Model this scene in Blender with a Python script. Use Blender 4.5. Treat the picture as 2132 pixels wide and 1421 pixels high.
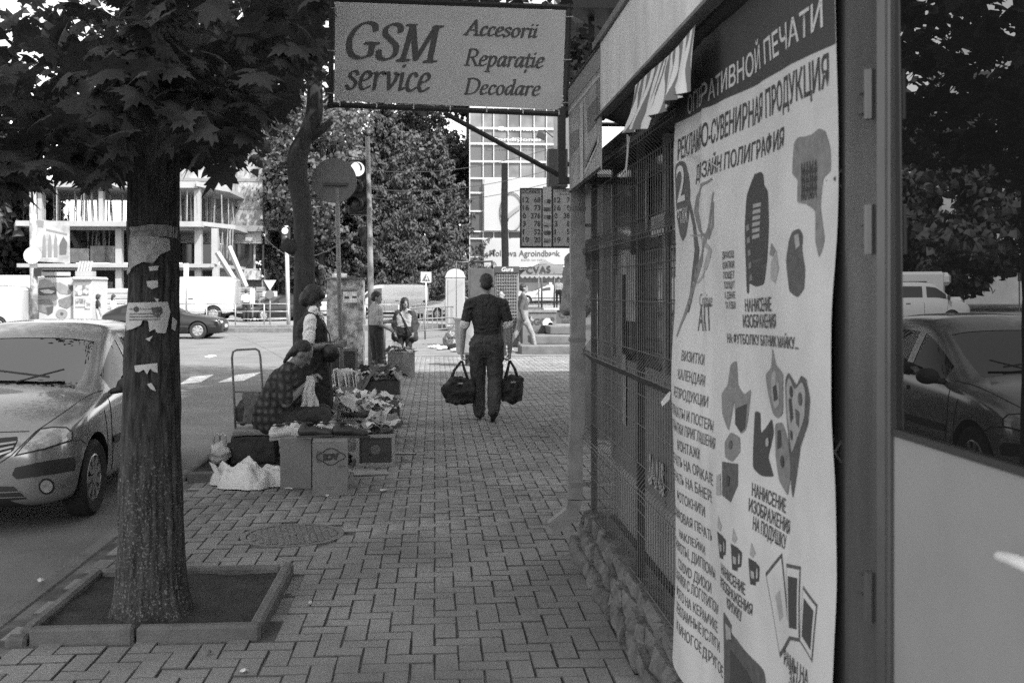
import bpy, bmesh, math, random
import numpy as np
from mathutils import Vector, Matrix, noise
from mathutils.bvhtree import BVHTree
R = math.radians
sc = bpy.context.scene
for o in list(bpy.data.objects): bpy.data.objects.remove(o)
col = sc.collection
random.seed(7)
# ------------------------------------------------------------------ camera
F = 2200.0; CH = 1.6; VH = 605.0; UV = 905.0; W0, H0 = 2132, 1421
YAW = math.atan((1066 - UV) / F)
cam_d = bpy.data.cameras.new('camera'); cam = bpy.data.objects.new('camera', cam_d); col.objects.link(cam)
cam.location = (0, 0, CH); cam.rotation_euler = (R(90), 0, -YAW)
cam_d.sensor_width = 36; cam_d.lens = 36 * F / W0
cam_d.shift_y = -(H0 / 2 - VH) / W0
cam_d.clip_start = .05; cam_d.clip_end = 3000
cam_d.dof.use_dof = True; cam_d.dof.focus_distance = 8.5; cam_d.dof.aperture_fstop = 6.3
sc.camera = cam
# ------------------------------------------------------------------ world, sun, exposure
SUN_EL, SUN_AZ = 50.0, 40.0            # azimuth: degrees right of straight behind the camera
wd = bpy.data.worlds.new('World'); sc.world = wd; wd.use_nodes = True
nt = wd.node_tree; nt.nodes.clear()
sky = nt.nodes.new('ShaderNodeTexSky'); sky.sky_type = 'NISHITA'; sky.sun_disc = False
sky.sun_elevation = R(SUN_EL); sky.sun_rotation = R(180 - SUN_AZ)
sky.air_density = 1.0; sky.dust_density = 1.5; sky.ozone_density = 1.0
bw = nt.nodes.new('ShaderNodeRGBToBW'); bg = nt.nodes.new('ShaderNodeBackground'); wo = nt.nodes.new('ShaderNodeOutputWorld')
bg.inputs['Strength'].default_value = .15
nt.links.new(sky.outputs[0], bw.inputs[0]); nt.links.new(bw.outputs[0], bg.inputs[0]); nt.links.new(bg.outputs[0], wo.inputs[0])
sd = bpy.data.lights.new('sun', 'SUN'); sd.energy = 2.1; sd.angle = R(.8); sd.color = (1, 1, 1)
sun = bpy.data.objects.new('sun', sd); col.objects.link(sun)
sdir = Vector((math.sin(R(SUN_AZ)) * math.cos(R(SUN_EL)), -math.cos(R(SUN_AZ)) * math.cos(R(SUN_EL)), math.sin(R(SUN_EL))))
sun.rotation_euler = sdir.to_track_quat('Z', 'Y').to_euler(); sun.location = sdir * 60
vs = sc.view_settings; sc.display_settings.display_device = 'sRGB'
vs.view_transform = 'Standard'; vs.look = 'None'; vs.gamma = 1; vs.exposure = 1.93
try: vs.use_curve_mapping = False
except Exception: pass
sc.cycles.use_denoising = False; sc.cycles.max_bounces = 6; sc.cycles.transparent_max_bounces = 12
sc.cycles.caustics_reflective = False; sc.cycles.caustics_refractive = False
sc.cycles.sample_clamp_indirect = 6
# ------------------------------------------------------------------ pixel -> world
fw = Vector((math.sin(YAW), math.cos(YAW), 0)); rt = Vector((math.cos(YAW), -math.sin(YAW), 0)); C0 = Vector((0, 0, CH))
def ray(u, v): return fw + rt * ((u - 1066) / F) + Vector((0, 0, (VH - v) / F))
def G(u, v, z=0.0): d = ray(u, v); return C0 + d * ((z - CH) / d.z)
def AY(u, v, Y): d = ray(u, v); return C0 + d * (Y / d.y)
def AX(u, v, X): d = ray(u, v); return C0 + d * (X / d.x)
def AD(u, v, D): return C0 + ray(u, v) * D
# ------------------------------------------------------------------ materials (black and white photograph: greys)
MATS = {}
def M(name, v, rough=.75, var=0., scale=4., bump=0., bscale=60., metal=0., spec=.5, v2=None, detail=4., coat=0., stretch=None, thresh=None):
    if name in MATS: return MATS[name]
    m = bpy.data.materials.new(name); m.use_nodes = True; n = m.node_tree; b = n.nodes['Principled BSDF']
    b.inputs['Roughness'].default_value = rough; b.inputs['Metallic'].default_value = metal
    b.inputs['Specular IOR Level'].default_value = spec
    if coat: b.inputs['Coat Weight'].default_value = coat; b.inputs['Coat Roughness'].default_value = .04
    b.inputs['Base Color'].default_value = (v, v, v, 1)
    geo = None
    if var or bump or v2 is not None:
        geo = n.nodes.new('ShaderNodeNewGeometry'); src = geo.outputs['Position']
        if stretch:
            mp = n.nodes.new('ShaderNodeMapping'); mp.inputs['Scale'].default_value = stretch
            n.links.new(src, mp.inputs[0]); src = mp.outputs[0]
    if var or v2 is not None:
        t = n.nodes.new('ShaderNodeTexNoise'); t.inputs['Scale'].default_value = scale; t.inputs['Detail'].default_value = detail
        t.inputs['Roughness'].default_value = .65
        n.links.new(src, t.inputs['Vector'])
        cr = n.nodes.new('ShaderNodeValToRGB'); lo, hi = (v * (1 - var), v * (1 + var)) if v2 is None else (v, v2)
        a, bb = thresh or (.3, .7)
        cr.color_ramp.elements[0].position = a; cr.color_ramp.elements[1].position = bb
        cr.color_ramp.elements[0].color = (lo, lo, lo, 1); cr.color_ramp.elements[1].color = (hi, hi, hi, 1)
        n.links.new(t.outputs['Fac'], cr.inputs[0]); n.links.new(cr.outputs[0], b.inputs['Base Color'])
    if bump:
        t2 = n.nodes.new('ShaderNodeTexNoise'); t2.inputs['Scale'].default_value = bscale; t2.inputs['Detail'].default_value = 4
        n.links.new(src, t2.inputs['Vector'])
        bp = n.nodes.new('ShaderNodeBump'); bp.inputs['Strength'].default_value = bump; bp.inputs['Distance'].default_value = .6 / bscale
        n.links.new(t2.outputs['Fac'], bp.inputs['Height']); n.links.new(bp.outputs[0], b.inputs['Normal'])
    MATS[name] = m; return m
def Mleaf(name, v, trans=.35, var=.35, scale=3.):
    if name in MATS: return MATS[name]
    m = bpy.data.materials.new(name); m.use_nodes = True; n = m.node_tree; b = n.nodes['Principled BSDF']
    geo = n.nodes.new('ShaderNodeNewGeometry'); t = n.nodes.new('ShaderNodeTexNoise'); t.inputs['Scale'].default_value = scale
    n.links.new(geo.outputs['Position'], t.inputs['Vector'])
    cr = n.nodes.new('ShaderNodeValToRGB'); lo, hi = v * (1 - var), v * (1 + var)
    cr.color_ramp.elements[0].position = .3; cr.color_ramp.elements[1].position = .7
    cr.color_ramp.elements[0].color = (lo, lo, lo, 1); cr.color_ramp.elements[1].color = (hi, hi, hi, 1)
    n.links.new(t.outputs['Fac'], cr.inputs[0]); n.links.new(cr.outputs[0], b.inputs['Base Color'])
    b.inputs['Roughness'].default_value = .55; b.inputs['Specular IOR Level'].default_value = .35 if 'maple_leaf' == name else .12
    tr = n.nodes.new('ShaderNodeBsdfTranslucent'); n.links.new(cr.outputs[0], tr.inputs[0])
    mx = n.nodes.new('ShaderNodeMixShader'); mx.inputs[0].default_value = trans
    n.links.new(b.outputs[0], mx.inputs[1]); n.links.new(tr.outputs[0], mx.inputs[2])
    n.links.new(mx.outputs[0], n.nodes['Material Output'].inputs[0]); MATS[name] = m; return m
def Mglass(name, tint=.25, refl=1.0, rough=.02, ior=1.5):
    """thin window pane: part clear, part mirror by its Fresnel curve"""
    if name in MATS: return MATS[name]
    m = bpy.data.materials.new(name); m.use_nodes = True; n = m.node_tree; n.nodes.remove(n.nodes['Principled BSDF'])
    tr = n.nodes.new('ShaderNodeBsdfTransparent'); tr.inputs[0].default_value = (tint, tint, tint, 1)
    gl = n.nodes.new('ShaderNodeBsdfGlossy'); gl.inputs[0].default_value = (refl, refl, refl, 1); gl.inputs['Roughness'].default_value = rough
    fr = n.nodes.new('ShaderNodeFresnel'); fr.inputs[0].default_value = ior
    mx = n.nodes.new('ShaderNodeMixShader')
    n.links.new(fr.outputs[0], mx.inputs[0]); n.links.new(tr.outputs[0], mx.inputs[1]); n.links.new(gl.outputs[0], mx.inputs[2])
    n.links.new(mx.outputs[0], n.nodes['Material Output'].inputs[0]); MATS[name] = m; return m
def Memit(name, e):
    if name in MATS: return MATS[name]
    m = bpy.data.materials.new(name); m.use_nodes = True; b = m.node_tree.nodes['Principled BSDF']
    b.inputs['Emission Color'].default_value = (1, 1, 1, 1); b.inputs['Emission Strength'].default_value = e
    MATS[name] = m; return m
# ------------------------------------------------------------------ scene objects
def tag(o, label=None, cat=None, group=None, kind=None):
    if label: o['label'] = label
    if cat: o['category'] = cat
    if group: o['group'] = group
    if kind: o['kind'] = kind
    return o
def empty(name, loc=(0, 0, 0), rz=0., label=None, cat=None, group=None, rx=0., ry=0.):
    o = bpy.data.objects.new(name, None); o.empty_display_size = .1; col.objects.link(o)
    o.location = loc; o.rotation_euler = (rx, ry, rz); return tag(o, label, cat, group)
def link_mesh(name, me, mats, parent=None, smooth=False):
    o = bpy.data.objects.new(name, me); col.objects.link(o)
    for m in (mats if isinstance(mats, (list, tuple)) else [mats]): me.materials.append(m)
    if smooth: me.polygons.foreach_set('use_smooth', [True] * len(me.polygons))
    if parent is not None: o.parent = parent
    return o
def copy_tree(o, parent=None):
    c = o.copy(); col.objects.link(c)
    if parent is not None: c.parent = parent
    for ch in o.children: copy_tree(ch, c)
    return c
class MB:
    def __init__(s): s.v = []; s.f = []; s.m = []; s.X = Matrix.Identity(4)
    def add(s, vs, fs, mi=0):
        n = len(s.v); X = s.X
        s.v += [tuple(X @ Vector(p)) for p in vs]; s.f += [tuple(i + n for i in f) for f in fs]; s.m += [mi] * len(fs); return s
    def box(s, c, d, mi=0, rz=0., rx=0., ry=0., bev=0.):
        x, y, z = d[0] / 2, d[1] / 2, d[2] / 2
        T = Matrix.Translation(c) @ Matrix.Rotation(rz, 4, 'Z') @ Matrix.Rotation(ry, 4, 'Y') @ Matrix.Rotation(rx, 4, 'X')
        if bev:
            e = min(bev, x * .9, y * .9, z * .9); P = []; 
            for sx in (-1, 1):
                for sy in (-1, 1):
                    for sz in (-1, 1):
                        P += [(sx * (x - e), sy * (y - e), sz * z), (sx * (x - e), sy * y, sz * (z - e)), (sx * x, sy * (y - e), sz * (z - e))]
            bm = bmesh.new()
            for p in P: bm.verts.new(p)
            bmesh.ops.convex_hull(bm, input=bm.verts); bm.verts.index_update()
            s.add([T @ v.co for v in bm.verts], [[v.index for v in f.verts] for f in bm.faces], mi); bm.free(); return s
        P = [T @ Vector((a * x, b * y, cc * z)) for a in (-1, 1) for b in (-1, 1) for cc in (-1, 1)]
        return s.add(P, [(0, 1, 3, 2), (4, 6, 7, 5), (0, 4, 5, 1), (2, 3, 7, 6), (0, 2, 6, 4), (1, 5, 7, 3)], mi)
    def bb(s, a, b, mi=0, bev=0.):
        a, b = Vector(a), Vector(b); return s.box((a + b) / 2, [abs(q) for q in (b - a)], mi, bev=bev)
    def tube(s, pts, r, n=8, mi=0, cap=True, closed=False):
        pts = [Vector(p) for p in pts]; k = len(pts); rs = r if isinstance(r, (list, tuple)) else [r] * k
        V = []; up = Vector((0, 0, 1)); prev = None
        for i, p in enumerate(pts):
            if closed: d = pts[(i + 1) % k] - pts[i - 1]
            else: d = pts[min(i + 1, k - 1)] - pts[max(i - 1, 0)]
            d = d.normalized() if d.length > 1e-9 else Vector((0, 0, 1))
            if prev is None: a = d.cross(up if abs(d.z) < .95 else Vector((1, 0, 0))).normalized()
            else: a = (prev - d * prev.dot(d)); a = a.normalized() if a.length > 1e-6 else d.cross(up).normalized()
            prev = a; b = d.cross(a)
            for j in range(n):
                t = 2 * math.pi * j / n; V.append(p + (a * math.cos(t) + b * math.sin(t)) * rs[i])
        Fs = []
        for i in range(k if closed else k - 1):
            i2 = (i + 1) % k
            for j in range(n): Fs.append((i * n + j, i * n + (j + 1) % n, i2 * n + (j + 1) % n, i2 * n + j))
        if cap and not closed: Fs += [tuple(range(n - 1, -1, -1)), tuple(range((k - 1) * n, k * n))]
        return s.add(V, Fs, mi)
    def lathe(s, prof, n=16, mi=0, axis='Z', c=(0, 0, 0), closed=False):
        V = []
        for (r, h) in prof:
            for j in range(n):
                t = 2 * math.pi * j / n; a, b = r * math.cos(t), r * math.sin(t)
                p = (a, b, h) if axis == 'Z' else ((a, h, b) if axis == 'Y' else (h, a, b))
                V.append(Vector(p) + Vector(c))
        k = len(prof); Fs = []
        for i in range(k if closed else k - 1):
            i2 = (i + 1) % k
            for j in range(n): Fs.append((i * n + j, i * n + (j + 1) % n, i2 * n + (j + 1) % n, i2 * n + j))
        if not closed: Fs += [tuple(range(n - 1, -1, -1)), tuple(range((k - 1) * n, k * n))]
        return s.add(V, Fs, mi)
    def poly(s, pts, mi=0): return s.add(pts, [tuple(range(len(pts)))], mi)
    def prism(s, pts, off, mi=0):
        off = Vector(off); n = len(pts); a = [Vector(p) for p in pts]; b = [p + off for p in a]
        return s.add(a + b, [tuple(range(n - 1, -1, -1)), tuple(range(n, 2 * n))] + [(i, (i + 1) % n, (i + 1) % n + n, i + n) for i in range(n)], mi)
    def sphere(s, c, r, mi=0, n=10, m=7):
        r = r if isinstance(r, (list, tuple)) else (r, r, r); V = []
        for i in range(m + 1):
            a = math.pi * i / m
            for j in range(n): t = 2 * math.pi * j / n; V.append((c[0] + r[0] * math.sin(a) * math.cos(t), c[1] + r[1] * math.sin(a) * math.sin(t), c[2] + r[2] * math.cos(a)))
        return s.add(V, [(i * n + j, (i + 1) * n + j, (i + 1) * n + (j + 1) % n, i * n + (j + 1) % n) for i in range(m) for j in range(n)], mi)
    def mesh(s, name='m'):
        me = bpy.data.meshes.new(name); me.from_pydata(s.v, [], s.f); me.polygons.foreach_set('material_index', s.m); return me
    def build(s, name, mats, parent=None, smooth=False, fix=True, autosmooth=None):
        me = s.mesh(name)
        if fix:
            bm = bmesh.new(); bm.from_mesh(me); bmesh.ops.recalc_face_normals(bm, faces=bm.faces); bm.to_mesh(me); bm.free()
        o = link_mesh(name, me, mats, parent, smooth)
        if autosmooth: me.polygons.foreach_set('use_smooth', [True] * len(me.polygons)); me.set_sharp_from_angle(angle=R(autosmooth))
        return o
def np_mesh(name, V, Fq, mats, parent=None, mi=None):
    """V (n,3) array, Fq (m,k) array of equal-sided faces"""
    V = np.asarray(V, np.float32); Fq = np.asarray(Fq, np.int32); k = Fq.shape[1]
    me = bpy.data.meshes.new(name); me.vertices.add(len(V)); me.vertices.foreach_set('co', V.ravel())
    me.loops.add(Fq.size); me.loops.foreach_set('vertex_index', Fq.ravel())
    me.polygons.add(len(Fq)); me.polygons.foreach_set('loop_start', np.arange(0, Fq.size, k, dtype=np.int32))
    if mi is not None: me.polygons.foreach_set('material_index', np.asarray(mi, np.int32))
    me.update(calc_edges=True); return link_mesh(name, me, mats, parent)
def text_mesh(s, size=1., bold=0., shear=0., align='CENTER', sx=1., spacing=1.):
    cu = bpy.data.curves.new('t', 'FONT'); cu.body = s; cu.size = size; cu.align_x = align; cu.align_y = 'CENTER'
    cu.offset = bold; cu.shear = shear; cu.space_character = spacing; cu.resolution_u = 3; cu.fill_mode = 'FRONT'
    o = bpy.data.objects.new('t', cu); col.objects.link(o)
    me = bpy.data.meshes.new_from_object(o.evaluated_get(bpy.context.evaluated_depsgraph_get()))
    bpy.data.objects.remove(o); bpy.data.curves.remove(cu)
    if sx != 1.: me.transform(Matrix.Diagonal((sx, 1, 1, 1)))
    return me
def text(s, size, mat, parent, frame, name='lettering', **k):
    """frame: 4x4 with local x along the line, y up the letters, z off the surface"""
    me = text_mesh(s, size, **k); me.transform(frame); return link_mesh(name, me, mat, parent)
def fr(o, x, y):
    x = Vector(x).normalized(); y = Vector(y); y = (y - x * y.dot(x)).normalized(); z = x.cross(y)
    return Matrix(((x.x, y.x, z.x, o[0]), (x.y, y.y, z.y, o[1]), (x.z, y.z, z.z, o[2]), (0, 0, 0, 1)))
# ------------------------------------------------------------------ blobs: union of rounded primitives, one continuous surface
def cap_mesh(mb, p0, r0, p1, r1, n=12):
    p0, p1 = Vector(p0), Vector(p1); d = p1 - p0; L = d.length or 1e-6; d = d / L
    a = d.cross(Vector((0, 0, 1)) if abs(d.z) < .9 else Vector((1, 0, 0))).normalized(); b = d.cross(a); V = []; Fs = []
    prof = [(-r0 * math.cos(t), r0 * math.sin(t)) for t in (.12, .55, 1.05, math.pi / 2)] + [(L + r1 * math.sin(t), r1 * math.cos(t)) for t in (0, .5, 1.0, 1.45)]
    for (h, r) in prof:
        for j in range(n): t = 2 * math.pi * j / n; V.append(p0 + d * h + (a * math.cos(t) + b * math.sin(t)) * r)
    k = len(prof)
    for i in range(k - 1):
        for j in range(n): Fs.append((i * n + j, i * n + (j + 1) % n, (i + 1) * n + (j + 1) % n, (i + 1) * n + j))
    Fs += [tuple(range(n - 1, -1, -1)), tuple(range((k - 1) * n, k * n))]
    mb.add(V, Fs)
def sculpt(name, prims, voxel, mats, parent=None, smooth=4, namp=0., nscale=8., seed=0, sharp=False, wrinkle=None):
    """prims: ('c',p0,r0,p1,r1,mi) capsules, ('e',c,(rx,ry,rz),rot,mi) ellipsoids, ('b',c,size,rot,mi) boxes"""
    mb = MB()
    for p in prims:
        if p[0] == 'c': cap_mesh(mb, *p[1:5])
        else:
            rot = p[3] if p[3] is not None else (0, 0, 0)
            mb.X = Matrix.Translation(p[1]) @ Matrix.Rotation(rot[2], 4, 'Z') @ Matrix.Rotation(rot[1], 4, 'Y') @ Matrix.Rotation(rot[0], 4, 'X')
            if p[0] == 'e': mb.sphere((0, 0, 0), p[2], n=18, m=12)
            else: mb.box((0, 0, 0), p[2])
            mb.X = Matrix.Identity(4)
    me = mb.mesh('tmp')
    bm = bmesh.new(); bm.from_mesh(me); bmesh.ops.remove_doubles(bm, verts=bm.verts, dist=1e-5); bmesh.ops.recalc_face_normals(bm, faces=bm.faces); bm.to_mesh(me); bm.free()
    o = bpy.data.objects.new('tmp', me); col.objects.link(o)
    md = o.modifiers.new('r', 'REMESH'); md.mode = 'VOXEL'; md.voxel_size = voxel
    if smooth: ms = o.modifiers.new('s', 'SMOOTH'); ms.factor = .5; ms.iterations = smooth
    m2 = bpy.data.meshes.new_from_object(o.evaluated_get(bpy.context.evaluated_depsgraph_get())); bpy.data.objects.remove(o)
    m2.name = name; n = len(m2.vertices)
    if namp:
        nr = np.zeros(n * 3, np.float32); m2.vertices.foreach_get('normal', nr); nr = nr.reshape(-1, 3)
        co = np.zeros(n * 3, np.float32); m2.vertices.foreach_get('co', co); co = co.reshape(-1, 3)
        off = Vector((seed * 3.1, seed * 1.7, seed * 2.3))
        d = np.array([noise.noise(Vector(c) * nscale + off) + .5 * noise.noise(Vector(c) * nscale * 2.3 + off) - (.6 * abs(noise.noise(Vector(c) * nscale * 1.3 - off)) if sharp else 0) for c in co])
        co = co + nr * (d * namp)[:, None]; m2.vertices.foreach_set('co', co.astype(np.float32).ravel()); m2.update()
    o = link_mesh(name, m2, mats, parent, True)
    if isinstance(mats, (list, tuple)) and len(mats) > 1:
        k = len(m2.polygons); ce = np.zeros(k * 3, np.float32); m2.polygons.foreach_get('center', ce); ce = ce.reshape(-1, 3).astype(float)
        best = np.full(k, 1e9); idx = np.zeros(k, np.int32)
        for p in prims:
            if p[0] == 'c':
                a, r0, b, r1, mi = np.array(p[1]), p[2], np.array(p[3]), p[4], p[5]; ab = b - a
                t = np.clip(((ce - a) @ ab) / max(ab @ ab, 1e-9), 0, 1); d = np.linalg.norm(ce - a - t[:, None] * ab, axis=1) - (r0 + (r1 - r0) * t)
            else:
                rot = p[3] if p[3] is not None else (0, 0, 0); mi = p[4]
                Rm = np.array((Matrix.Rotation(rot[2], 3, 'Z') @ Matrix.Rotation(rot[1], 3, 'Y') @ Matrix.Rotation(rot[0], 3, 'X')))
                q = (ce - np.array(p[1])) @ Rm; rr = np.array(p[2]) * (1 if p[0] == 'e' else .5)
                if p[0] == 'e': kk = np.linalg.norm(q / rr, axis=1); d = (kk - 1) * np.linalg.norm(q, axis=1) / np.maximum(kk, 1e-6)
                else: d = np.max(np.abs(q) - rr, axis=1)
            w = d < best; best[w] = d[w]; idx[w] = mi
        m2.polygons.foreach_set('material_index', idx)
        if wrinkle:
            amp, cloth_mi, ws = wrinkle; msk = np.zeros(n, bool)
            for f, i_ in zip(m2.polygons, idx):
                if i_ in cloth_mi: msk[list(f.vertices)] = True
            nr = np.zeros(n * 3, np.float32); m2.vertices.foreach_get('normal', nr); nr = nr.reshape(-1, 3); co = np.zeros(n * 3, np.float32); m2.vertices.foreach_get('co', co); co = co.reshape(-1, 3)
            for i_ in np.nonzero(msk)[0]:
                c = Vector(co[i_]); q = Vector((c.x * ws, c.y * ws, c.z * ws * 1.7 + 3 * noise.noise(c * 5))); co[i_] += nr[i_] * amp * (1 - 2.4 * abs(noise.noise(q)) + .6 * noise.noise(q * .45))
            m2.vertices.foreach_set('co', co.ravel()); m2.update()
    return o
# ================================================================== materials used widely
asphalt = M('asphalt', .10, .9, v2=.175, scale=1.1, bump=.25, bscale=160, thresh=(.25, .75))
concrete = M('concrete', .30, .9, var=.25, scale=2.2, bump=.2, bscale=60)
kerbm = M('kerb_concrete', .125, .92, var=.3, scale=6, bump=.5, bscale=70)
soil = M('soil', .028, .97, var=.45, scale=9, bump=1., bscale=45)
white = M('white_paint', .46, .5)
dark = M('dark_metal', .03, .5)
black = M('black', .012, .6)
galv = M('galvanised', .32, .5, var=.2, scale=5, bump=.05, bscale=30, metal=.3)
rmetal = M('aged_metal', .17, .6, var=.3, scale=7, bump=.1, bscale=50)
bark = M('bark', .075, .97, v2=.23, scale=26, bump=1., bscale=34, stretch=(1, 1, .3), thresh=(.35, .75))
bark2 = M('bark_far', .026, .95, var=.4, scale=18, bump=.8, bscale=30, stretch=(1, 1, .3))
paper = M('paper', .62, .8, var=.1, scale=20)
card = M('cardboard', .2, .85, var=.15, scale=6, bump=.1, bscale=20)
def paver_mat():
    m = bpy.data.materials.new('paver'); m.use_nodes = True; n = m.node_tree; b = n.nodes['Principled BSDF']; MATS['paver'] = m
    geo = n.nodes.new('ShaderNodeNewGeometry')
    r1 = n.nodes.new('ShaderNodeMapRange'); r1.inputs[3].default_value = .86; r1.inputs[4].default_value = 1.1
    n.links.new(geo.outputs['Random Per Island'], r1.inputs[0])
    t = n.nodes.new('ShaderNodeTexNoise'); t.inputs['Scale'].default_value = 1.3; t.inputs['Detail'].default_value = 5; n.links.new(geo.outputs['Position'], t.inputs['Vector'])
    cr = n.nodes.new('ShaderNodeValToRGB'); cr.color_ramp.elements[0].position = .3; cr.color_ramp.elements[1].position = .72
    cr.color_ramp.elements[0].color = (.14,) * 3 + (1,); cr.color_ramp.elements[1].color = (.275,) * 3 + (1,); n.links.new(t.outputs['Fac'], cr.inputs[0])
    t2 = n.nodes.new('ShaderNodeTexNoise'); t2.inputs['Scale'].default_value = 160; t2.inputs['Detail'].default_value = 3; n.links.new(geo.outputs['Position'], t2.inputs['Vector'])
    r2 = n.nodes.new('ShaderNodeMapRange'); r2.inputs[1].default_value = .3; r2.inputs[2].default_value = .7; r2.inputs[3].default_value = .68; r2.inputs[4].default_value = 1.32; n.links.new(t2.outputs['Fac'], r2.inputs[0])
    mu = n.nodes.new('ShaderNodeMath'); mu.operation = 'MULTIPLY'; n.links.new(r1.outputs[0], mu.inputs[0]); n.links.new(r2.outputs[0], mu.inputs[1])
    mx = n.nodes.new('ShaderNodeMix'); mx.data_type = 'RGBA'; mx.blend_type = 'MULTIPLY'; mx.inputs[0].default_value = 1
    n.links.new(cr.outputs[0], mx.inputs[6]); n.links.new(mu.outputs[0], mx.inputs[7]); n.links.new(mx.outputs[2], b.inputs['Base Color'])
    bp = n.nodes.new('ShaderNodeBump'); bp.inputs['Strength'].default_value = .5; bp.inputs['Distance'].default_value = .004
    n.links.new(t2.outputs['Fac'], bp.inputs['Height']); n.links.new(bp.outputs[0], b.inputs['Normal']); b.inputs['Roughness'].default_value = .8
    return m
paverm = paver_mat(); edge_dark = M('paver_edge_dark', .085, .95, var=.4, scale=3)  # chamfers coloured darker than the paver tops, so the joint lines read dark
# ================================================================== road, sidewalk, kerb
ZR = -.18
def sheet(name, x0, x1, y0, y1, z, mat, parent=None, n=1):
    o = MB().add([(x0, y0, z), (x1, y0, z), (x1, y1, z), (x0, y1, z)], [(0, 1, 2, 3)]).build(name, mat, parent, fix=False)
    if parent is None: o['kind'] = 'structure'
    return o
sheet('road', -400, 400, -60, 900, ZR, asphalt)
# crossing stripes (G() in road height): pixels of the painted bars
paintm = M('road_paint', .62, .8, var=.25, scale=9)
for k, q in enumerate([[(373, 800), (397, 784), (446, 779), (418, 795)], [(452, 796), (492, 780), (545, 774), (508, 792)], [(560, 791), (600, 776), (660, 770), (624, 787)], [(258, 809), (285, 793), (338, 785), (310, 803)]]):
    mb = MB(); mb.poly([G(u, v, ZR + .004) for u, v in q]); o = mb.build('road_marking', paintm); o['kind'] = 'structure'
mb = MB(); mb.poly([G(u, v, ZR + .004) for u, v in [(425, 742), (440, 738), (452, 740), (436, 744)]]); mb.build('road_marking', paintm)['kind'] = 'structure'
side = sheet('sidewalk', -2.06, 40, -20, 26, -.011, M('joint_sand', .06, .98, v2=.3, scale=.9, thresh=(.42, .66)))
ap = sheet('pavement', -1.6, 40, 26, 37.5, -.004, M('pavement_asphalt', .15, .92, var=.25, scale=1.2, bump=.3, bscale=120))
# kerb stones along the near road
for i in range(34):
    y0 = -6 + i * .95
    if y0 + .95 > 26: break
    mb = MB(); mb.box((-2.115 + random.uniform(-.004, .004), y0 + .47, -.108), (.11, .935, .21 + random.uniform(-.006, .006)), bev=.012); mb.build('kerb_stone', kerbm, side)
mb = MB(); mb.bb((-1.75, 26.0, -.2), (-1.6, 37.6, .0), bev=.015); mb.bb((-1.75, 37.6, -.2), (40, 37.75, .0), bev=.015); mb.build('kerb', kerbm)['kind'] = 'structure'
# pavers: herringbone, 0.1 x 0.2 m
PL = [(-1.88, -.80, 4.93, 6.03), (-2.13, -1.2, 9.08, 10.25)]         # planters
MH = (-.93, 7.02, .335)
def pav_template(w, l):
    e, b = .002, .004; x, y = w / 2 - e, l / 2 - e; V = []
    for (q, z) in ((b, 0), (0, -.004), (0, -.034)): V += [(-x + q, -y + q, z), (x - q, -y + q, z), (x - q, y - q, z), (-x + q, y - q, z)]
    Fq = [(0, 1, 2, 3)] + [(4 + i, 4 + (i + 1) % 4, (i + 1) % 4, i) for i in range(4)] + [(8 + i, 8 + (i + 1) % 4, 4 + (i + 1) % 4, 4 + i) for i in range(4)]
    return np.array(V), np.array(Fq)
U = .105; pavers = []
for j in range(-5, 215):
    for i in range(-20, 30 if j < 45 else 75):
        t = (i - j) % 4
        if t not in (0, 3): continue
        y = 3.1 + j * U; x = -.0 + i * U
        cx, cy, hor = (x + U, y + U / 2, 1) if t == 0 else (x + U / 2, y + U, 0)
        hx, hy = (U, U / 2) if hor else (U / 2, U)
        if cx - hx < -2.065 or cy > 26: continue
        if j < 48 and cy < 6.55 and cx > .93: continue
        if any(a - .03 < cx < b + .03 and c - .03 < cy < d + .03 for a, b, c, d in PL): continue
        if (cx - MH[0]) ** 2 + (cy - MH[1]) ** 2 < (MH[2] + .035) ** 2: continue
        d = Vector((cx, cy, -CH)); f = d.dot(fw); uu = 1066 + F * d.dot(rt) / f; vv = VH + F * CH / f
        seen = -20 < uu < 1330 and vv < 1440
        pavers.append((f if seen else 99 + f, cx, cy, hor))
pavers.sort(); TV, TF = {}, {}
for h in (0, 1): TV[h], TF[h] = pav_template(*((2 * U, U) if h else (U, 2 * U)))
pme = {}
for h in (0, 1):
    me = bpy.data.meshes.new('paver'); me.from_pydata([tuple(p) for p in TV[h]], [], [tuple(int(q) for q in f) for f in TF[h]]); me.materials.append(paverm); me.materials.append(edge_dark); me.polygons.foreach_set('material_index', [0] + [1] * 8); pme[h] = me
for (_, cx, cy, h) in pavers[:300]:
    o = bpy.data.objects.new('paver', pme[h]); col.objects.link(o); o.parent = side
    o.location = (cx + random.gauss(0, .0012), cy + random.gauss(0, .0012), random.gauss(0, .0016)); o.rotation_euler = (random.gauss(0, .006), random.gauss(0, .006), random.gauss(0, .008))
rest = pavers[300:]; VV = []; FF = []
for k, (_, cx, cy, h) in enumerate(rest):
    v = TV[h].copy(); v[:, 2] += random.gauss(0, .0018) + v[:, 0] * random.gauss(0, .008) + v[:, 1] * random.gauss(0, .008)
    a = random.gauss(0, .008); v[:, :2] = v[:, :2] @ np.array([[1, a], [-a, 1]])
    VV.append(v + np.array([cx, cy, 0])); FF.append(TF[h] + 12 * k)
o = np_mesh('paving_field', np.concatenate(VV), np.concatenate(FF), [paverm, edge_dark], side, mi=np.tile([0] + [1] * 8, len(rest))); o['kind'] = 'stuff'
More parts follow.
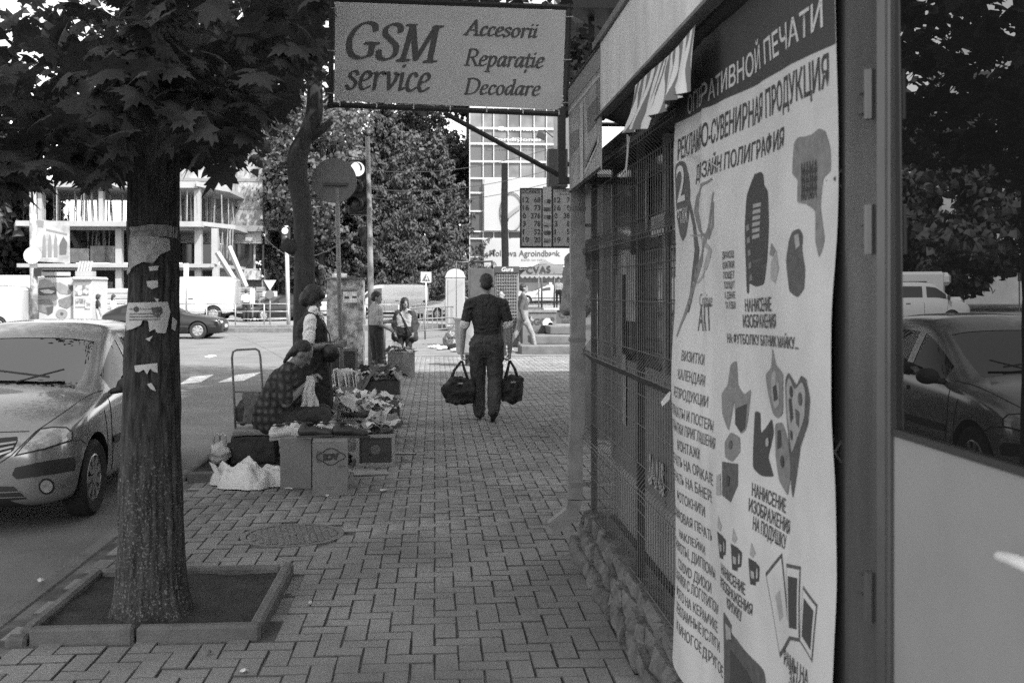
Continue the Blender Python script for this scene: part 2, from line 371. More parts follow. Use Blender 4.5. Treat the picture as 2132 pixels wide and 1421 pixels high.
# manhole
mh = empty('manhole_cover', (MH[0], MH[1], 0), .2, 'round cast iron manhole cover set in the herringbone paving', 'manhole')
iron = M('cast_iron', .14, .55, var=.3, scale=14, bump=.2, bscale=90)
mb = MB(); mb.lathe([(.335, -.03), (.335, .003), (.30, .003), (.296, -.012)], 40); mb.build('ring', iron, mh, autosmooth=30)
mb = MB(); mb.lathe([(.292, -.03), (.292, -.004), (.285, -.002)], 40); mb.build('lid', iron, mh, autosmooth=30)
mb = MB()
for i in range(-6, 7):
    for j in range(-6, 7):
        x, y = i * .042, j * .042
        if x * x + y * y < .27 ** 2 and not (i == 0 and j == 0): mb.box((x, y, .0), (.032, .032, .011), bev=.003)
mb.build('tread', iron, mh); mb = MB(); mb.lathe([(.03, -.004), (.03, .006), (.0, .006)], 14); mb.build('hub', iron, mh)
sheet('mortar_patch', -.72, -.52, 7.0, 7.2, -.012, M('mortar', .27, .95, var=.3, scale=14, bump=.5, bscale=60), side)
# planter kerbs and soil
def planter(x0, x1, y0, y1, label, hgt=.07):
    p = empty('tree_planter', ((x0 + x1) / 2, (y0 + y1) / 2, 0), 0, label, 'planter')
    cx, cy = (x0 + x1) / 2, (y0 + y1) / 2; t = .062
    def stone(a, b):
        mb = MB(); mb.bb(Vector(a) - Vector((cx, cy, 0)), Vector(b) - Vector((cx, cy, 0)), bev=.014); mb.build('kerb_stone', kerbm, p)
    xm = x0 + (x1 - x0) * .47
    stone((x0 - .06, y0 - .01, -.1), (x0 + .035, y0 + t, hgt - .035)); stone((x0 + .045, y0, -.1), (xm, y0 + t, hgt)); stone((xm + .012, y0, -.1), (x1, y0 + t, hgt - .004))
    stone((x1 - t + .005, y0 + t + .006, -.1), (x1 + .005, y1 + .03, hgt - .002)); stone((x0 + .05, y1 - t + .02, -.1), (x1 - t, y1 + .02, hgt - .01))
    stone((x0 - .02, y0 + t + .004, -.1), (x0 + t - .02, y1, hgt - .012))
    n = 26; V = []; 
    for i in range(n + 1):
        for j in range(n + 1):
            x, y = x0 + .03 + (x1 - x0 - .06) * i / n, y0 + .03 + (y1 - y0 - .06) * j / n
            V.append((x - cx, y - cy, .022 + .02 * noise.noise(Vector((x * 5, y * 5, 0))) + .008 * noise.noise(Vector((x * 19, y * 19, 3)))))
    mb = MB(); mb.add(V, [(i * (n + 1) + j, (i + 1) * (n + 1) + j, (i + 1) * (n + 1) + j + 1, i * (n + 1) + j + 1) for i in range(n) for j in range(n)]); mb.build('soil', soil, p, smooth=True)
    return p
planter(*PL[0], 'square concrete kerbed planter round the big maple trunk in front')
planter(*PL[1], 'empty square concrete planter beside the white plastic bags')
# litter: scraps and leaves
scr = M('litter_paper', .5, .8, var=.3, scale=30)
for k, (u, v, s) in enumerate([(600, 1233, .026), (645, 1255, .012), (510, 1396, .025), (800, 1020, .035), (735, 1034, .015), (683, 1032, .022), (603, 1017, .04), (85, 1208, .022), (435, 1358, .018), (940, 838, .025)]):
    p = G(u, v, .012); mb = MB(); n = 7; a0 = random.random() * 6
    ring = [(p.x + s * random.uniform(.5, 1.1) * math.cos(a0 + i * 6.283 / n), p.y + s * random.uniform(.5, 1.1) * math.sin(a0 + i * 6.283 / n), p.z + random.uniform(-.006, .012)) for i in range(n)]
    mb.add([(p.x, p.y, p.z + .014)] + ring, [(0, 1 + i, 1 + (i + 1) % n) for i in range(n)])
    o = mb.build('litter_scrap', scr if k % 4 else bark); tag(o, ['pale scrap beside the far right corner of the front planter', 'tiny scrap on bare paving right of the front planter', 'scrap at the bottom edge of the picture below the front planter', 'scrap right of the logo carton towards the walking man', 'tiny scrap at the right foot of the logo carton', 'scrap lying right before the logo carton', 'crumpled scrap at the foot of the plain grey carton', 'scrap on the kerb left of the front planter', 'scrap below the near edge of the front planter', 'scrap under the left holdall of the walking man'][k], 'litter', 'litter on the paving')
# raised plaza with steps on the right beyond the kiosk
stepm = M('step_concrete', .12, .9, var=.3, scale=2, bump=.3, bscale=40)
st = empty('steps', (2.2, 26.4, 0)); st['kind'] = 'structure'
for k, (u, z0, z1, yy) in enumerate([(1085, -.02, .21, 26.6), (1106, .21, .43, 27.4), (1145, .43, .65, 28.2)]):
    x = AY(u, 700, yy).x; mb = MB(); mb.bb((x - 2.2, yy - 26.4, z0), (40, yy + 1.1 - 26.4, z1), bev=.02); mb.build('step', stepm, st)
sheet('plaza', 3.0, 60, 29.2, 140, .64, M('plaza_paving', .2, .9, var=.2, scale=1.))
# far pavement across the road
fp = sheet('far_pavement', -120, 2.6, 47.6, 130, .06, M('far_paving', .2, .92, var=.2, scale=.8))
mb = MB(); mb.bb((-120, 47.4, -.3), (2.6, 47.6, .07), bev=.02); mb.bb((-14.0, 45.7, -.3), (-5.2, 47.2, .0)); mb.build('far_kerb', kerbm)['kind'] = 'structure'
# ================================================================== kiosk on the right: wall, grille, plinth, roof edge, door
KX = .95                                                            # plane of the wire grille
kw = M('kiosk_panel', .16, .6, var=.25, scale=3, bump=.05, bscale=20)
klow = M('kiosk_low_panel', .26, .6, var=.2, scale=4)
kglass = M('kiosk_glass', .02, .06, spec=.6)
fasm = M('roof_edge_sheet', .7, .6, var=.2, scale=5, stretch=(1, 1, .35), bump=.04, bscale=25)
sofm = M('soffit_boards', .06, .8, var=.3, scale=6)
wirem = M('grille_wire', .12, .5, metal=.3)
framem = M('door_frame_alu', .1, .34, var=.3, scale=5, metal=.4, bump=.05, bscale=60, stretch=(1, 1, .25))
k = empty('kiosk', (1.1, 4.4, 0), 0, 'grey street kiosk with wire grilles and a stone plinth along the sidewalk', 'kiosk')
def KB(mb, name, mat, parent=None, **kw_):
    for i, p in enumerate(mb.v): mb.v[i] = (p[0] - 1.1, p[1] - 4.4, p[2])
    return mb.build(name, mat, parent or k, **kw_)
mb = MB(); mb.bb((1.09, 2.36, .25), (1.12, 6.42, .58)); KB(mb, 'lower_panel', klow)
mb = MB(); mb.bb((1.085, 2.36, .58), (1.13, 6.42, 1.18)); KB(mb, 'wall_panel', kw)
for y0, y1 in ((2.4, 3.6), (3.66, 4.9), (4.96, 6.36)):
    mb = MB(); mb.bb((1.095, y0, 1.2), (1.105, y1, 2.3)); KB(mb, 'window_pane', kglass)
mb = MB()
for y in (2.37, 3.63, 4.93, 6.39): mb.bb((1.08, y - .03, .58), (1.14, y + .03, 2.34))
mb.bb((1.082, 2.36, 1.17), (1.138, 6.42, 1.21)); KB(mb, 'window_frame', kw)
mb = MB(); mb.bb((1.14, -1.6, -.02), (3.6, 6.4, 2.34)); KB(mb, 'wall', kw)
# notices seen through the grille
for (u, v, w, h, g) in ((1315, 600, .28, .36, .3), (1340, 420, .2, .3, .45), (1290, 660, .2, .5, .2), (1300, 810, .12, .4, .3), (1370, 470, .3, .1, .5)):
    p = AX(u, v, 1.078); mb = MB(); mb.bb((1.074, p.y - w / 2, p.z - h / 2), (1.077, p.y + w / 2, p.z + h / 2)); KB(mb, 'notice', M('notice_%d' % int(g * 100), g, .8, var=.35, scale=16))
p = AX(1365, 990, 1.07)
text('SANS', .2, M('window_letters', .42, .7), k, Matrix.Translation((-1.1, -4.4, 0)) @ fr((1.07, p.y, p.z), (0, -1, 0), (0, 0, 1)), bold=.008, sx=.8)
# wire grille: panels between posts
def grille(y0, y1, name='grille_panel'):
    mb = MB(); zs = []
    folds = [.715, 1.235, 1.84, 2.27]
    prof = [(KX, .24)]
    for f in folds: prof += [(KX, f + .075), (KX - .05, f + .01), (KX - .05, f - .012), (KX, f - .06)][::-1]
    prof += [(KX, 2.36)]
    prof.sort(key=lambda q: q[1]); y = y0
    while y <= y1:
        mb.tube([(x, y, z) for x, z in prof], .0023, 4, cap=False); y += .05
    for z in (.26, .48, .58, .63, .80, .98, 1.12, 1.32, 1.55, 1.72, 1.93, 2.1, 2.2): mb.tube([(KX - .004, y0, z), (KX - .004, y1, z)], .0028, 4)
    for f in folds:
        for dz in (.01, -.012): mb.tube([(KX - .052, y0, f + dz), (KX - .052, y1, f + dz)], .0028, 4)
    o = KB(mb, name, wirem); o['kind'] = 'stuff'; return o
grille(3.4, 4.92); grille(4.96, 6.38)
for y in (3.36, 4.94, 6.41): mb = MB(); mb.bb((KX + .005, y - .015, .2), (KX + .04, y + .015, 2.36)); KB(mb, 'grille_post', dark)
# scraps caught in the grille
mb = MB(); p = AX(1392, 818, KX - .03); mb.add([p + Vector(q) for q in ((0, -.05, .02), (0, .04, -.01), (-.02, .05, -.04), (-.03, -.02, -.05), (-.01, -.06, -.02))], [(0, 1, 2, 3, 4)]); KB(mb, 'paper_scrap', paper)
# plinth of rough stones, each its own piece
stonem = M('plinth_stone', .07, .95, v2=.2, scale=8, bump=1., bscale=38, thresh=(.35, .7))
pl = empty('plinth', (0, 0, 0)); pl.parent = k
mb = MB(); mb.prism([(x - 1.1, 1.2 - 4.4, z) for x, z in ((.93, -.02), (.985, .2), (1.1, .235), (1.1, -.02))], (0, 5.22, 0)); mb.build('mortar_bed', M('plinth_mortar', .07, .95, var=.4, scale=9, bump=.8, bscale=40), pl)
for row, (z0, z1) in enumerate(((-.01, .1), (.085, .18), (.165, .255))):
    y = 1.3 + row * .07
    while y < 6.40:
        l = random.uniform(.09, .26); y1 = min(y + l, 6.43)
        xb = .85 + .035 * row + random.uniform(-.02, .018); pts = []
        for sy, yy in ((-1, y + .004), (1, y1 - .004)):
            for zz in (z0, z1):
                for xx in (xb, 1.0):
                    pts.append((xx - 1.1 + random.uniform(-.014, .014), yy - 4.4 + random.uniform(-.015, .015), zz + random.uniform(-.016, .016)))
        for q in range(5): pts.append((xb - 1.1 - random.uniform(.0, .03), random.uniform(y, y1) - 4.4, random.uniform(z0 + .015, z1 - .015)))
        bm = bmesh.new()
        for q in pts: bm.verts.new(q)
        h = bmesh.ops.convex_hull(bm, input=bm.verts)
        bmesh.ops.delete(bm, geom=[v for v in bm.verts if not v.link_faces], context='VERTS')
        me = bpy.data.meshes.new('stone'); bm.to_mesh(me); bm.free(); link_mesh('stone', me, stonem, pl); y = y1
# bottom rail over the plinth
mb = MB(); mb.bb((KX - .012, 2.3, .222), (KX + .1, 6.43, .246)); KB(mb, 'bottom_rail', rmetal)
# roof edge: fascia and soffit
FXX = .82
mb = MB(); mb.bb((FXX - .02, -1.2, 2.455), (FXX + .01, 5.22, 2.80), bev=.006); KB(mb, 'fascia', fasm)
mb = MB(); mb.bb((FXX - .035, -1.2, 2.80), (FXX + .3, 5.24, 2.835)); mb.bb((FXX - .03, -1.2, 2.445), (FXX + .02, 5.215, 2.458)); KB(mb, 'roof_trim', rmetal)
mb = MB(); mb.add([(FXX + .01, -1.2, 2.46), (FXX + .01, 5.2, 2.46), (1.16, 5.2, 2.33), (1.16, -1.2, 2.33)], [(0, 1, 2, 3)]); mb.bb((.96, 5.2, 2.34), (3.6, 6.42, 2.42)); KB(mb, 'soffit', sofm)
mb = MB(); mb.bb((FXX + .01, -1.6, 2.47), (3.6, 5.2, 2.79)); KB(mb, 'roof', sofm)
# square rain pipe at the far corner with its kicked out foot
pipem = M('rain_pipe', .24, .55, var=.3, scale=5, bump=.08, bscale=20, metal=.2)
rp = empty('rain_pipe', (.86, 6.42, 0), 0, 'dented square metal rain pipe at the far corner of the kiosk', 'drainpipe')
def pipe_sec(mb, pts, w=.088, d=.07):
    V = []
    for (x, z, tx, tz) in pts: V += [(x - tx * w / 2, -d / 2, z - tz * w / 2), (x + tx * w / 2, -d / 2, z + tz * w / 2), (x + tx * w / 2, d / 2, z + tz * w / 2), (x - tx * w / 2, d / 2, z - tz * w / 2)]
    n = len(pts); mb.add(V, [(4 * i + j, 4 * i + (j + 1) % 4, 4 * i + 4 + (j + 1) % 4, 4 * i + 4 + j) for i in range(n - 1) for j in range(4)])
mb = MB(); pipe_sec(mb, [(.012, 2.5, 1, 0), (.01, 1.9, 1, 0), (.014, 1.45, 1, 0), (.008, 1.0, 1, 0), (.01, .80, 1, 0), (.002, .72, .9, 0), (-.004, .6, 1, .05), (-.005, .33, 1, -.05)]); mb.build('pipe', pipem, rp)
mb = MB(); pipe_sec(mb, [(-.005, .325, 1, -.05), (-.03, .24, .75, -.7), (-.15, .15, .5, -.86)]); mb.build('shoe', pipem, rp)
mb = MB()
for z in (.42, 1.3, 2.1): mb.box((.01, 0, z), (.098, .08, .022))
for z in (.42, 2.0): mb.bb((.05, -.01, z - .01), (.12, .01, z + .01))
mb.build('bracket', rmetal, rp)
# striped cloth strip hanging from the soffit
def stripes(name, light, darkv, scale, axis='Y', off=0.):
    m = bpy.data.materials.new(name); m.use_nodes = True; n = m.node_tree; b = n.nodes['Principled BSDF']; b.inputs['Roughness'].default_value = .9
    at = n.nodes.new('ShaderNodeUVMap'); sp = n.nodes.new('ShaderNodeSeparateXYZ'); n.links.new(at.outputs[0], sp.inputs[0])
    mt = n.nodes.new('ShaderNodeMath'); mt.operation = 'MULTIPLY'; mt.inputs[1].default_value = scale; n.links.new(sp.outputs[0], mt.inputs[0])
    fr_ = n.nodes.new('ShaderNodeMath'); fr_.operation = 'FRACT'; n.links.new(mt.outputs[0], fr_.inputs[0])
    cr = n.nodes.new('ShaderNodeValToRGB'); cr.color_ramp.interpolation = 'CONSTANT'; e = cr.color_ramp.elements
    e[0].color = (light,) * 3 + (1,); e[1].position = .45; e[1].color = (darkv,) * 3 + (1,)
    n.links.new(fr_.outputs[0], cr.inputs[0]); n.links.new(cr.outputs[0], b.inputs['Base Color']); MATS[name] = m; return m
stm = stripes('striped_cloth', .74, .2, 11.)
cl = empty('striped_cloth', (.83, 4, 2.4), 0, 'torn striped cloth fringe hanging from the kiosk roof edge', 'cloth')
XC = .80
def cloth(outline_top, drops, seed, uo):
    """top edge points (pixels) with drop bottom pixels: a hanging strip"""
    n = 16; m = 10; V = []; UVs = []
    for i in range(n + 1):
        t = i / n; a = [Vector(p) for p in outline_top]; b = [Vector(p) for p in drops]
        def lerp(L, t):
            q = t * (len(L) - 1); j = min(int(q), len(L) - 2); return L[j].lerp(L[j + 1], q - j)
        A, B = lerp(a, t), lerp(b, t)
        for j in range(m + 1):
            q = A.lerp(B, j / m); p = AX(q.x, q.y, XC); s = j / m
            p.x += (.02 * math.sin(t * 17 + seed) * s + .012 * math.sin(t * 37 + seed * 2)) * s - .02 * s
            V.append((p.x - .83, p.y - 4, p.z - 2.4)); UVs.append((uo + t * .5 + .02 * math.sin(s * 5 + t * 6), s))
    mb = MB(); fs = [(i * (m + 1) + j, (i + 1) * (m + 1) + j, (i + 1) * (m + 1) + j + 1, i * (m + 1) + j + 1) for i in range(n) for j in range(m)]
    mb.add(V, fs); o = mb.build('strip', stm, cl, smooth=True, fix=False)
    uvl = o.data.uv_layers.new(name='UVMap')
    for lp in o.data.loops: uvl.data[lp.index].uv = UVs[lp.vertex_index]
    return o
cloth([(1323, 178), (1352, 150), (1390, 118)], [(1310, 285), (1330, 270), (1362, 268)], 1, 0)
cloth([(1386, 122), (1410, 98), (1448, 52)], [(1366, 252), (1410, 210), (1446, 190)], 3, .5)
mb = MB(); mb.tube([AX(u, v, XC - .01) - Vector((.83, 4, 2.4)) for u, v in ((1310, 282), (1308, 300), (1306, 330), (1304, 352), (1292, 368))], [.012, .006, .005, .006, .004], 5); mb.build('thread', M('pale_cloth', .55, .9), cl)
# door of the kiosk next to the poster: frame, hinges, dark glass, pale lower panel, handle
d = empty('kiosk_door', (.9, 1.6, 0), 0, 'aluminium kiosk door with dark mirroring glass and pale lower panel', 'door')
def DB(mb, name, mat, parent=None, **kw_):
    for i, p in enumerate(mb.v): mb.v[i] = (p[0] - .9, p[1] - 1.6, p[2])
    return mb.build(name, mat, parent or d, **kw_)
mb = MB(); mb.bb((.905, 2.26, -.0), (1.1, 2.345, 2.46), bev=.006); mb.bb((.898, 2.235, 0), (.93, 2.262, 2.45), bev=.004); DB(mb, 'jamb', framem)
mb = MB(); mb.bb((.885, 2.05, .05), (.94, 2.095, 2.4), bev=.012); mb.bb((.893, 2.095, .05), (.93, 2.232, 2.4), bev=.006); mb.bb((.897, 2.034, .05), (.935, 2.052, 2.4), bev=.004)
mb.bb((.893, .9, .05), (.935, 2.034, .12)); mb.bb((.893, .9, 2.33), (.935, 2.034, 2.4)); mb.bb((.893, .9, .12), (.935, 1.0, 2.33)); DB(mb, 'leaf_frame', framem)
for v in (400 / 715 * 352, 970 / 1421 * 700, 1240):
    p = AX(1817, v, .885); hh = empty('hinge', (0, 0, 0)); hh.parent = d
    mb = MB(); mb.tube([(.878, p.y, p.z - .05), (.878, p.y, p.z + .05)], .011, 8); mb.bb((.882, p.y, p.z - .03), (.893, p.y + .07, p.z - .012)); mb.bb((.882, p.y, p.z + .012), (.893, p.y + .07, p.z + .03)); DB(mb, 'knuckle', framem, hh)
doorglass = bpy.data.materials.new('door_glass'); doorglass.use_nodes = True; MATS['door_glass'] = doorglass
b = doorglass.node_tree.nodes['Principled BSDF']; b.inputs['Base Color'].default_value = (.012, .012, .012, 1); b.inputs['Roughness'].default_value = .0; b.inputs['IOR'].default_value = 2.2; b.inputs['Specular IOR Level'].default_value = .5
mb = MB(); TL = math.tan(R(.27)); zt, zb = 2.33, 1.325
mb.add([(.912 - TL * (zt - 1.6), 1.0, zt), (.912 - TL * (zt - 1.6), 2.034, zt), (.912 - TL * (zb - 1.6), 2.034, zb), (.912 - TL * (zb - 1.6), 1.0, zb)], [(0, 1, 2, 3)]); DB(mb, 'glass_pane', doorglass)
mb = MB(); mb.bb((.908, 1.0, .12), (.93, 2.034, 1.313)); DB(mb, 'lower_panel', M('pale_door_panel', .31, .45, var=.13, scale=1.4, detail=9))
mb = MB(); mb.bb((.904, 1.0, 1.313), (.932, 2.034, 1.327)); DB(mb, 'glazing_bead', dark)
hp = AX(2100, 1165, .84)
mb = MB(); mb.tube([(.84, hp.y + .035, hp.z - .002), (.838, hp.y + .02, hp.z + .0), (.838, hp.y - .02, hp.z + .004), (.838, hp.y - .09, hp.z + .006)], [.004, .0085, .0105, .011], 10); mb.tube([(.838, hp.y - .09, hp.z + .006), (.91, hp.y - .09, hp.z + .006)], .01, 8); DB(mb, 'handle', M('white_plastic', .7, .35), smooth=True)
# folded open grille shutter between poster and door
mb = MB()
for y in (2.3, 2.345): mb.tube([(.93, y, .25), (.93, y, .6), (.89, y, .66), (.93, y, .72), (.93, y, 1.18), (.89, y, 1.24), (.93, y, 1.3), (.93, y, 1.8), (.89, y, 1.85), (.93, y, 1.9), (.93, y, 2.33)], .003, 5)
for z in (.5, .95, 1.5, 2.05): mb.tube([(.93, 2.27, z), (.93, 2.4, z)], .003, 5)
mb.bb((.915, 2.31, 1.33), (.93, 2.33, 1.38)); KB(mb, 'grille_edge', wirem)
# ================================================================== printing poster
po = empty('printing_poster', (.88, 3.05, .25), 0, 'large white poster with Cyrillic printing offers and product pictures on the kiosk grille', 'poster')
Y1, Y0 = 3.83, 2.285; PZ0, PZ1 = .255, 2.42
def wave(y, z):
    s = (Y1 - y)
    w = .006 * math.sin(s * 9 + z * 1.3) + .004 * math.sin(z * 7 + s * 3) + .010 * math.exp(-((s - .43) / .035) ** 2)
    if s < .43: w += .03 * math.sin(s / .43 * math.pi) * (.5 + .3 * math.sin(z * 2.2))
    if z < .6: w += .03 * (.6 - z) ** 1.5 * (1 - s)
    w += .008 * math.sin((s * .55 + z) * 6) * math.exp(-((z - 1.4) / .5) ** 2)
    w += .006 * (.5 - abs(noise.noise(Vector((s * 3.2, z * 1.7, 1.3))))) + .004 * noise.noise(Vector((s * 8, z * 5, 4)))
    return w
def PP(y, z, off=0.): return Vector((.885 - wave(y, z) - off - .88, y - 3.05, z - .25))
posm = M('poster_white', .585, .5, var=.09, scale=4); ink = M('poster_ink', .045, .6); ink2 = M('poster_grey', .2, .6, var=.22, scale=40); ink3 = M('poster_lightgrey', .34, .6, var=.18, scale=40); inkm = M('poster_midgrey', .085, .6, var=.35, scale=40)
n, m = 60, 70; V = [PP(Y1 + (Y0 - Y1) * i / n, PZ0 + (PZ1 - PZ0) * j / m) for i in range(n + 1) for j in range(m + 1)]
mb = MB(); mb.add(V, [(i * (m + 1) + j, (i + 1) * (m + 1) + j, (i + 1) * (m + 1) + j + 1, i * (m + 1) + j + 1) for i in range(n) for j in range(m)]); mb.build('sheet', posm, po, smooth=True, fix=False)
def pxs(u, v): p = AX(u, v, .884); return p.y, p.z
LAY = [.0012]
def drape(me, off):
    """lay a flat mesh given in (x=s along reading direction, y=z) on the waving sheet"""
    bm = bmesh.new(); bm.from_mesh(me)
    for it in range(6):
        long = [e for e in bm.edges if e.calc_length() > .03]
        if not long: break
        bmesh.ops.subdivide_edges(bm, edges=long, cuts=1)
        bmesh.ops.triangulate(bm, faces=bm.faces)
    bmesh.ops.triangulate(bm, faces=bm.faces)
    for v in bm.verts: v.co = PP(Y1 - v.co.x, v.co.y, off)
    bm.to_mesh(me); bm.free()
def crs_closed(px, k=5):
    P = [Vector((p[0], p[1])) for p in px]; n = len(P); out = []
    for i in range(n):
        a, b, c, d = P[i - 1], P[i], P[(i + 1) % n], P[(i + 2) % n]
        m0, m1 = (c - a) * .22, (d - b) * .22
        for q in range(k): t = q / k; out.append(b * (2 * t ** 3 - 3 * t * t + 1) + m0 * (t ** 3 - 2 * t * t + t) + c * (-2 * t ** 3 + 3 * t * t) + m1 * (t ** 3 - t * t))
    return out
def ppoly(px, mat, name='print', off=None):
    off = off or .0012
    if len(px) > 5: px = crs_closed(px)
    pts = [(Y1 - pxs(u, v)[0], pxs(u, v)[1], 0) for u, v in px]
    me = bpy.data.meshes.new(name); bm = bmesh.new(); f = bm.faces.new([bm.verts.new(p) for p in pts]); bmesh.ops.triangulate(bm, faces=[f])
    bm.to_mesh(me); bm.free(); drape(me, off); return link_mesh(name, me, mat, po)
def ptext(s, l, r, h, mat=ink, off=.0016, bold=.012, name='lettering'):
    (ya, za), (yb, zb) = pxs(*l), pxs(*r); w = ya - yb; me = text_mesh(s, 1., bold=bold)
    co = np.array([v.co[:] for v in me.vertices]); x0, x1 = co[:, 0].min(), co[:, 0].max(); y0, y1 = np.percentile(co[:, 1], 2), co[:, 1].max()
    zc = (za + zb) / 2; dz = zb - za
    for v in me.vertices:
        t = (v.co.x - x0) / (x1 - x0); v.co = ((Y1 - ya) + t * w, zc + dz * (t - .5) * .3 + ((v.co.y - y0) / (y1 - y0) - .5) * h, 0)
    drape(me, off); return link_mesh(name, me, mat, po)
# dark header band
me = bpy.data.meshes.new('header_band'); me.from_pydata([(0.002, pxs(1408, 258)[1], 0), (Y1 - Y0 - .002, pxs(1735, 92)[1], 0), (Y1 - Y0 - .002, PZ1, 0), (.002, PZ1, 0)], [], [(0, 1, 2, 3)]); drape(me, .0012); link_mesh('header_band', me, ink, po)
ptext('ОПЕРАТИВНОЙ ПЕЧАТИ', (1432, 205), (1716, 32), .085, posm, .0026)
ptext('РЕКЛАМНО-СУВЕНИРНАЯ ПРОДУКЦИЯ', (1416, 305), (1724, 155), .078)
ptext('ДИЗАЙН ПОЛИГРАФИЯ', (1452, 352), (1634, 285), .068)
# badge: 2 ЭТАЖ
ppoly([(1411, 350), (1420, 336), (1430, 338), (1438, 365), (1441, 400), (1438, 450), (1432, 488), (1424, 502), (1416, 488), (1411, 450)], inkm, 'badge')
ptext('2', (1414, 385), (1430, 378), .13, posm, .0028, .01); ptext('ЭТАЖ', (1412, 452), (1436, 446), .055, posm, .0028)
# swirling ribbons
def pstroke(pts, w, mat):
    pts = [Vector(p) for p in pts]; L, Rr = [], []; n = len(pts)
    for i, p in enumerate(pts):
        d_ = (pts[min(i + 1, n - 1)] - pts[max(i - 1, 0)]).normalized(); q = Vector((-d_.y, d_.x)) * w * (1 - .6 * abs(2 * i / (n - 1) - 1)); L.append(p + q); Rr.append(p - q)
    for i in range(n - 1): ppoly([L[i], L[i + 1], Rr[i + 1], Rr[i]], mat, 'ribbon', .0012 + LAY[0] * .0); LAY[0] += .0002
pstroke([(1490, 372), (1470, 385), (1456, 410), (1452, 440), (1462, 480), (1478, 495), (1490, 470), (1494, 420)], 5, ink2)
pstroke([(1437, 410), (1448, 470), (1452, 520), (1446, 570), (1440, 610), (1434, 650)], 5, inkm)
pstroke([(1494, 400), (1482, 470), (1466, 520), (1452, 560), (1440, 610), (1428, 660), (1416, 700)], 4, ink2)
pstroke([(1440, 490), (1462, 490), (1480, 520), (1470, 560), (1450, 590)], 4, ink3)
ptext('Creative', (1454, 628), (1479, 620), .045, ink2, bold=0); ptext('ART', (1453, 665), (1477, 655), .09, inkm, bold=.0)
# hoodie, t-shirt, model, baby things
ppoly([(1563, 378), (1568, 362), (1580, 358), (1586, 366), (1588, 384), (1598, 400), (1604, 470), (1602, 540), (1594, 590), (1572, 596), (1560, 590), (1559, 608), (1555, 606), (1553, 480), (1556, 410)], ink, 'hoodie_print')
for q in range(6): ppoly([(1568, 425 + q * 13), (1584, 421 + q * 13), (1584, 429 + q * 13), (1568, 433 + q * 13)], ink3, 'print', .002)
ppoly([(1657, 300), (1666, 286), (1678, 284), (1690, 280), (1704, 268), (1716, 274), (1724, 310), (1724, 355), (1712, 372), (1708, 430), (1716, 500), (1708, 535), (1700, 500), (1698, 440), (1680, 425), (1664, 420), (1664, 375), (1654, 360)], ink2, 'tshirt_print')
for q in range(4): ptext('МАМА', (1672, 350 + q * 18), (1702, 346 + q * 18), .03, ink, .0022)
ppoly([(1650, 500), (1656, 482), (1668, 476), (1676, 490), (1676, 520), (1684, 560), (1684, 600), (1672, 618), (1656, 606), (1650, 570), (1646, 540)], inkm, 'dress_print'); ppoly([(1660, 490), (1668, 486), (1672, 510), (1664, 520)], ink3, 'print', .002)
ppoly([(1612, 545), (1624, 520), (1630, 560), (1622, 590), (1610, 580)], ink3, 'print'); ppoly([(1612, 505), (1622, 520), (1618, 535), (1608, 530)], ink2, 'print')
for q, s in enumerate(['ДРАКОШ', 'ШАПКИ', 'ПОЩЕТ', 'ТОЛЩУТ', 'А ДЗНАЕ', 'ТА УЗБИ']): ptext(s, (1510, 532 + q * 21), (1533, 528 + q * 21), .022)
ptext('НАНИСЕНИЕ', (1551, 641), (1612, 626), .038); ptext('ИЗОБРАЖЕНИЯ', (1546, 676), (1622, 659), .038); ptext('НА: ФУТБОЛКУ БАТНИК МАЙКУ...', (1510, 715), (1674, 692), .038)
# left column list
for s, u0, v0, u1, v1 in [('ВИЗИТКИ', 1431, 738, 1466, 750), ('КАЛЕНДАРИ', 1427, 775, 1470, 795), ('РЕПРОДУКЦИИ', 1418, 813, 1476, 836), ('ПЛАКАТЫ И ПОСТЕРЫ', 1410, 845, 1488, 890), ('ОТКРЫТКИ ПРИГЛАШЕНИЯ', 1408, 880, 1494, 922), ('МОНТАЖИ', 1428, 925, 1466, 945), ('ПЕЧАТЬ НА ОРАКАЛЕ', 1411, 948, 1490, 998), ('ПЕЧАТЬ НА БАНЕРЕ', 1412, 985, 1486, 1032), ('ФОТОКНИГИ', 1424, 1030, 1472, 1062), ('ЦИФРОВАЯ ПЕЧАТЬ', 1413, 1062, 1484, 1112), ('НАКЛЕЙКИ', 1428, 1108, 1470, 1140), ('ГРАМОТЫ, ДИПЛОМЫ', 1413, 1128, 1488, 1190), ('CD/DVD ДИСКИ', 1424, 1172, 1478, 1220), ('ШАРИКИ С ЛОГОТИПОМ', 1416, 1195, 1492, 1262), ('ФОТО НА КЕРАМИКЕ', 1420, 1230, 1490, 1300), ('РЕКЛАМНЫЕ УСЛУГИ', 1422, 1265, 1494, 1340), ('И МНОГОЕ ДРУГОЕ', 1423, 1300, 1502, 1395)]:
    ptext(s, (u0, v0), (u1, v1), .037, inkm, bold=.005)
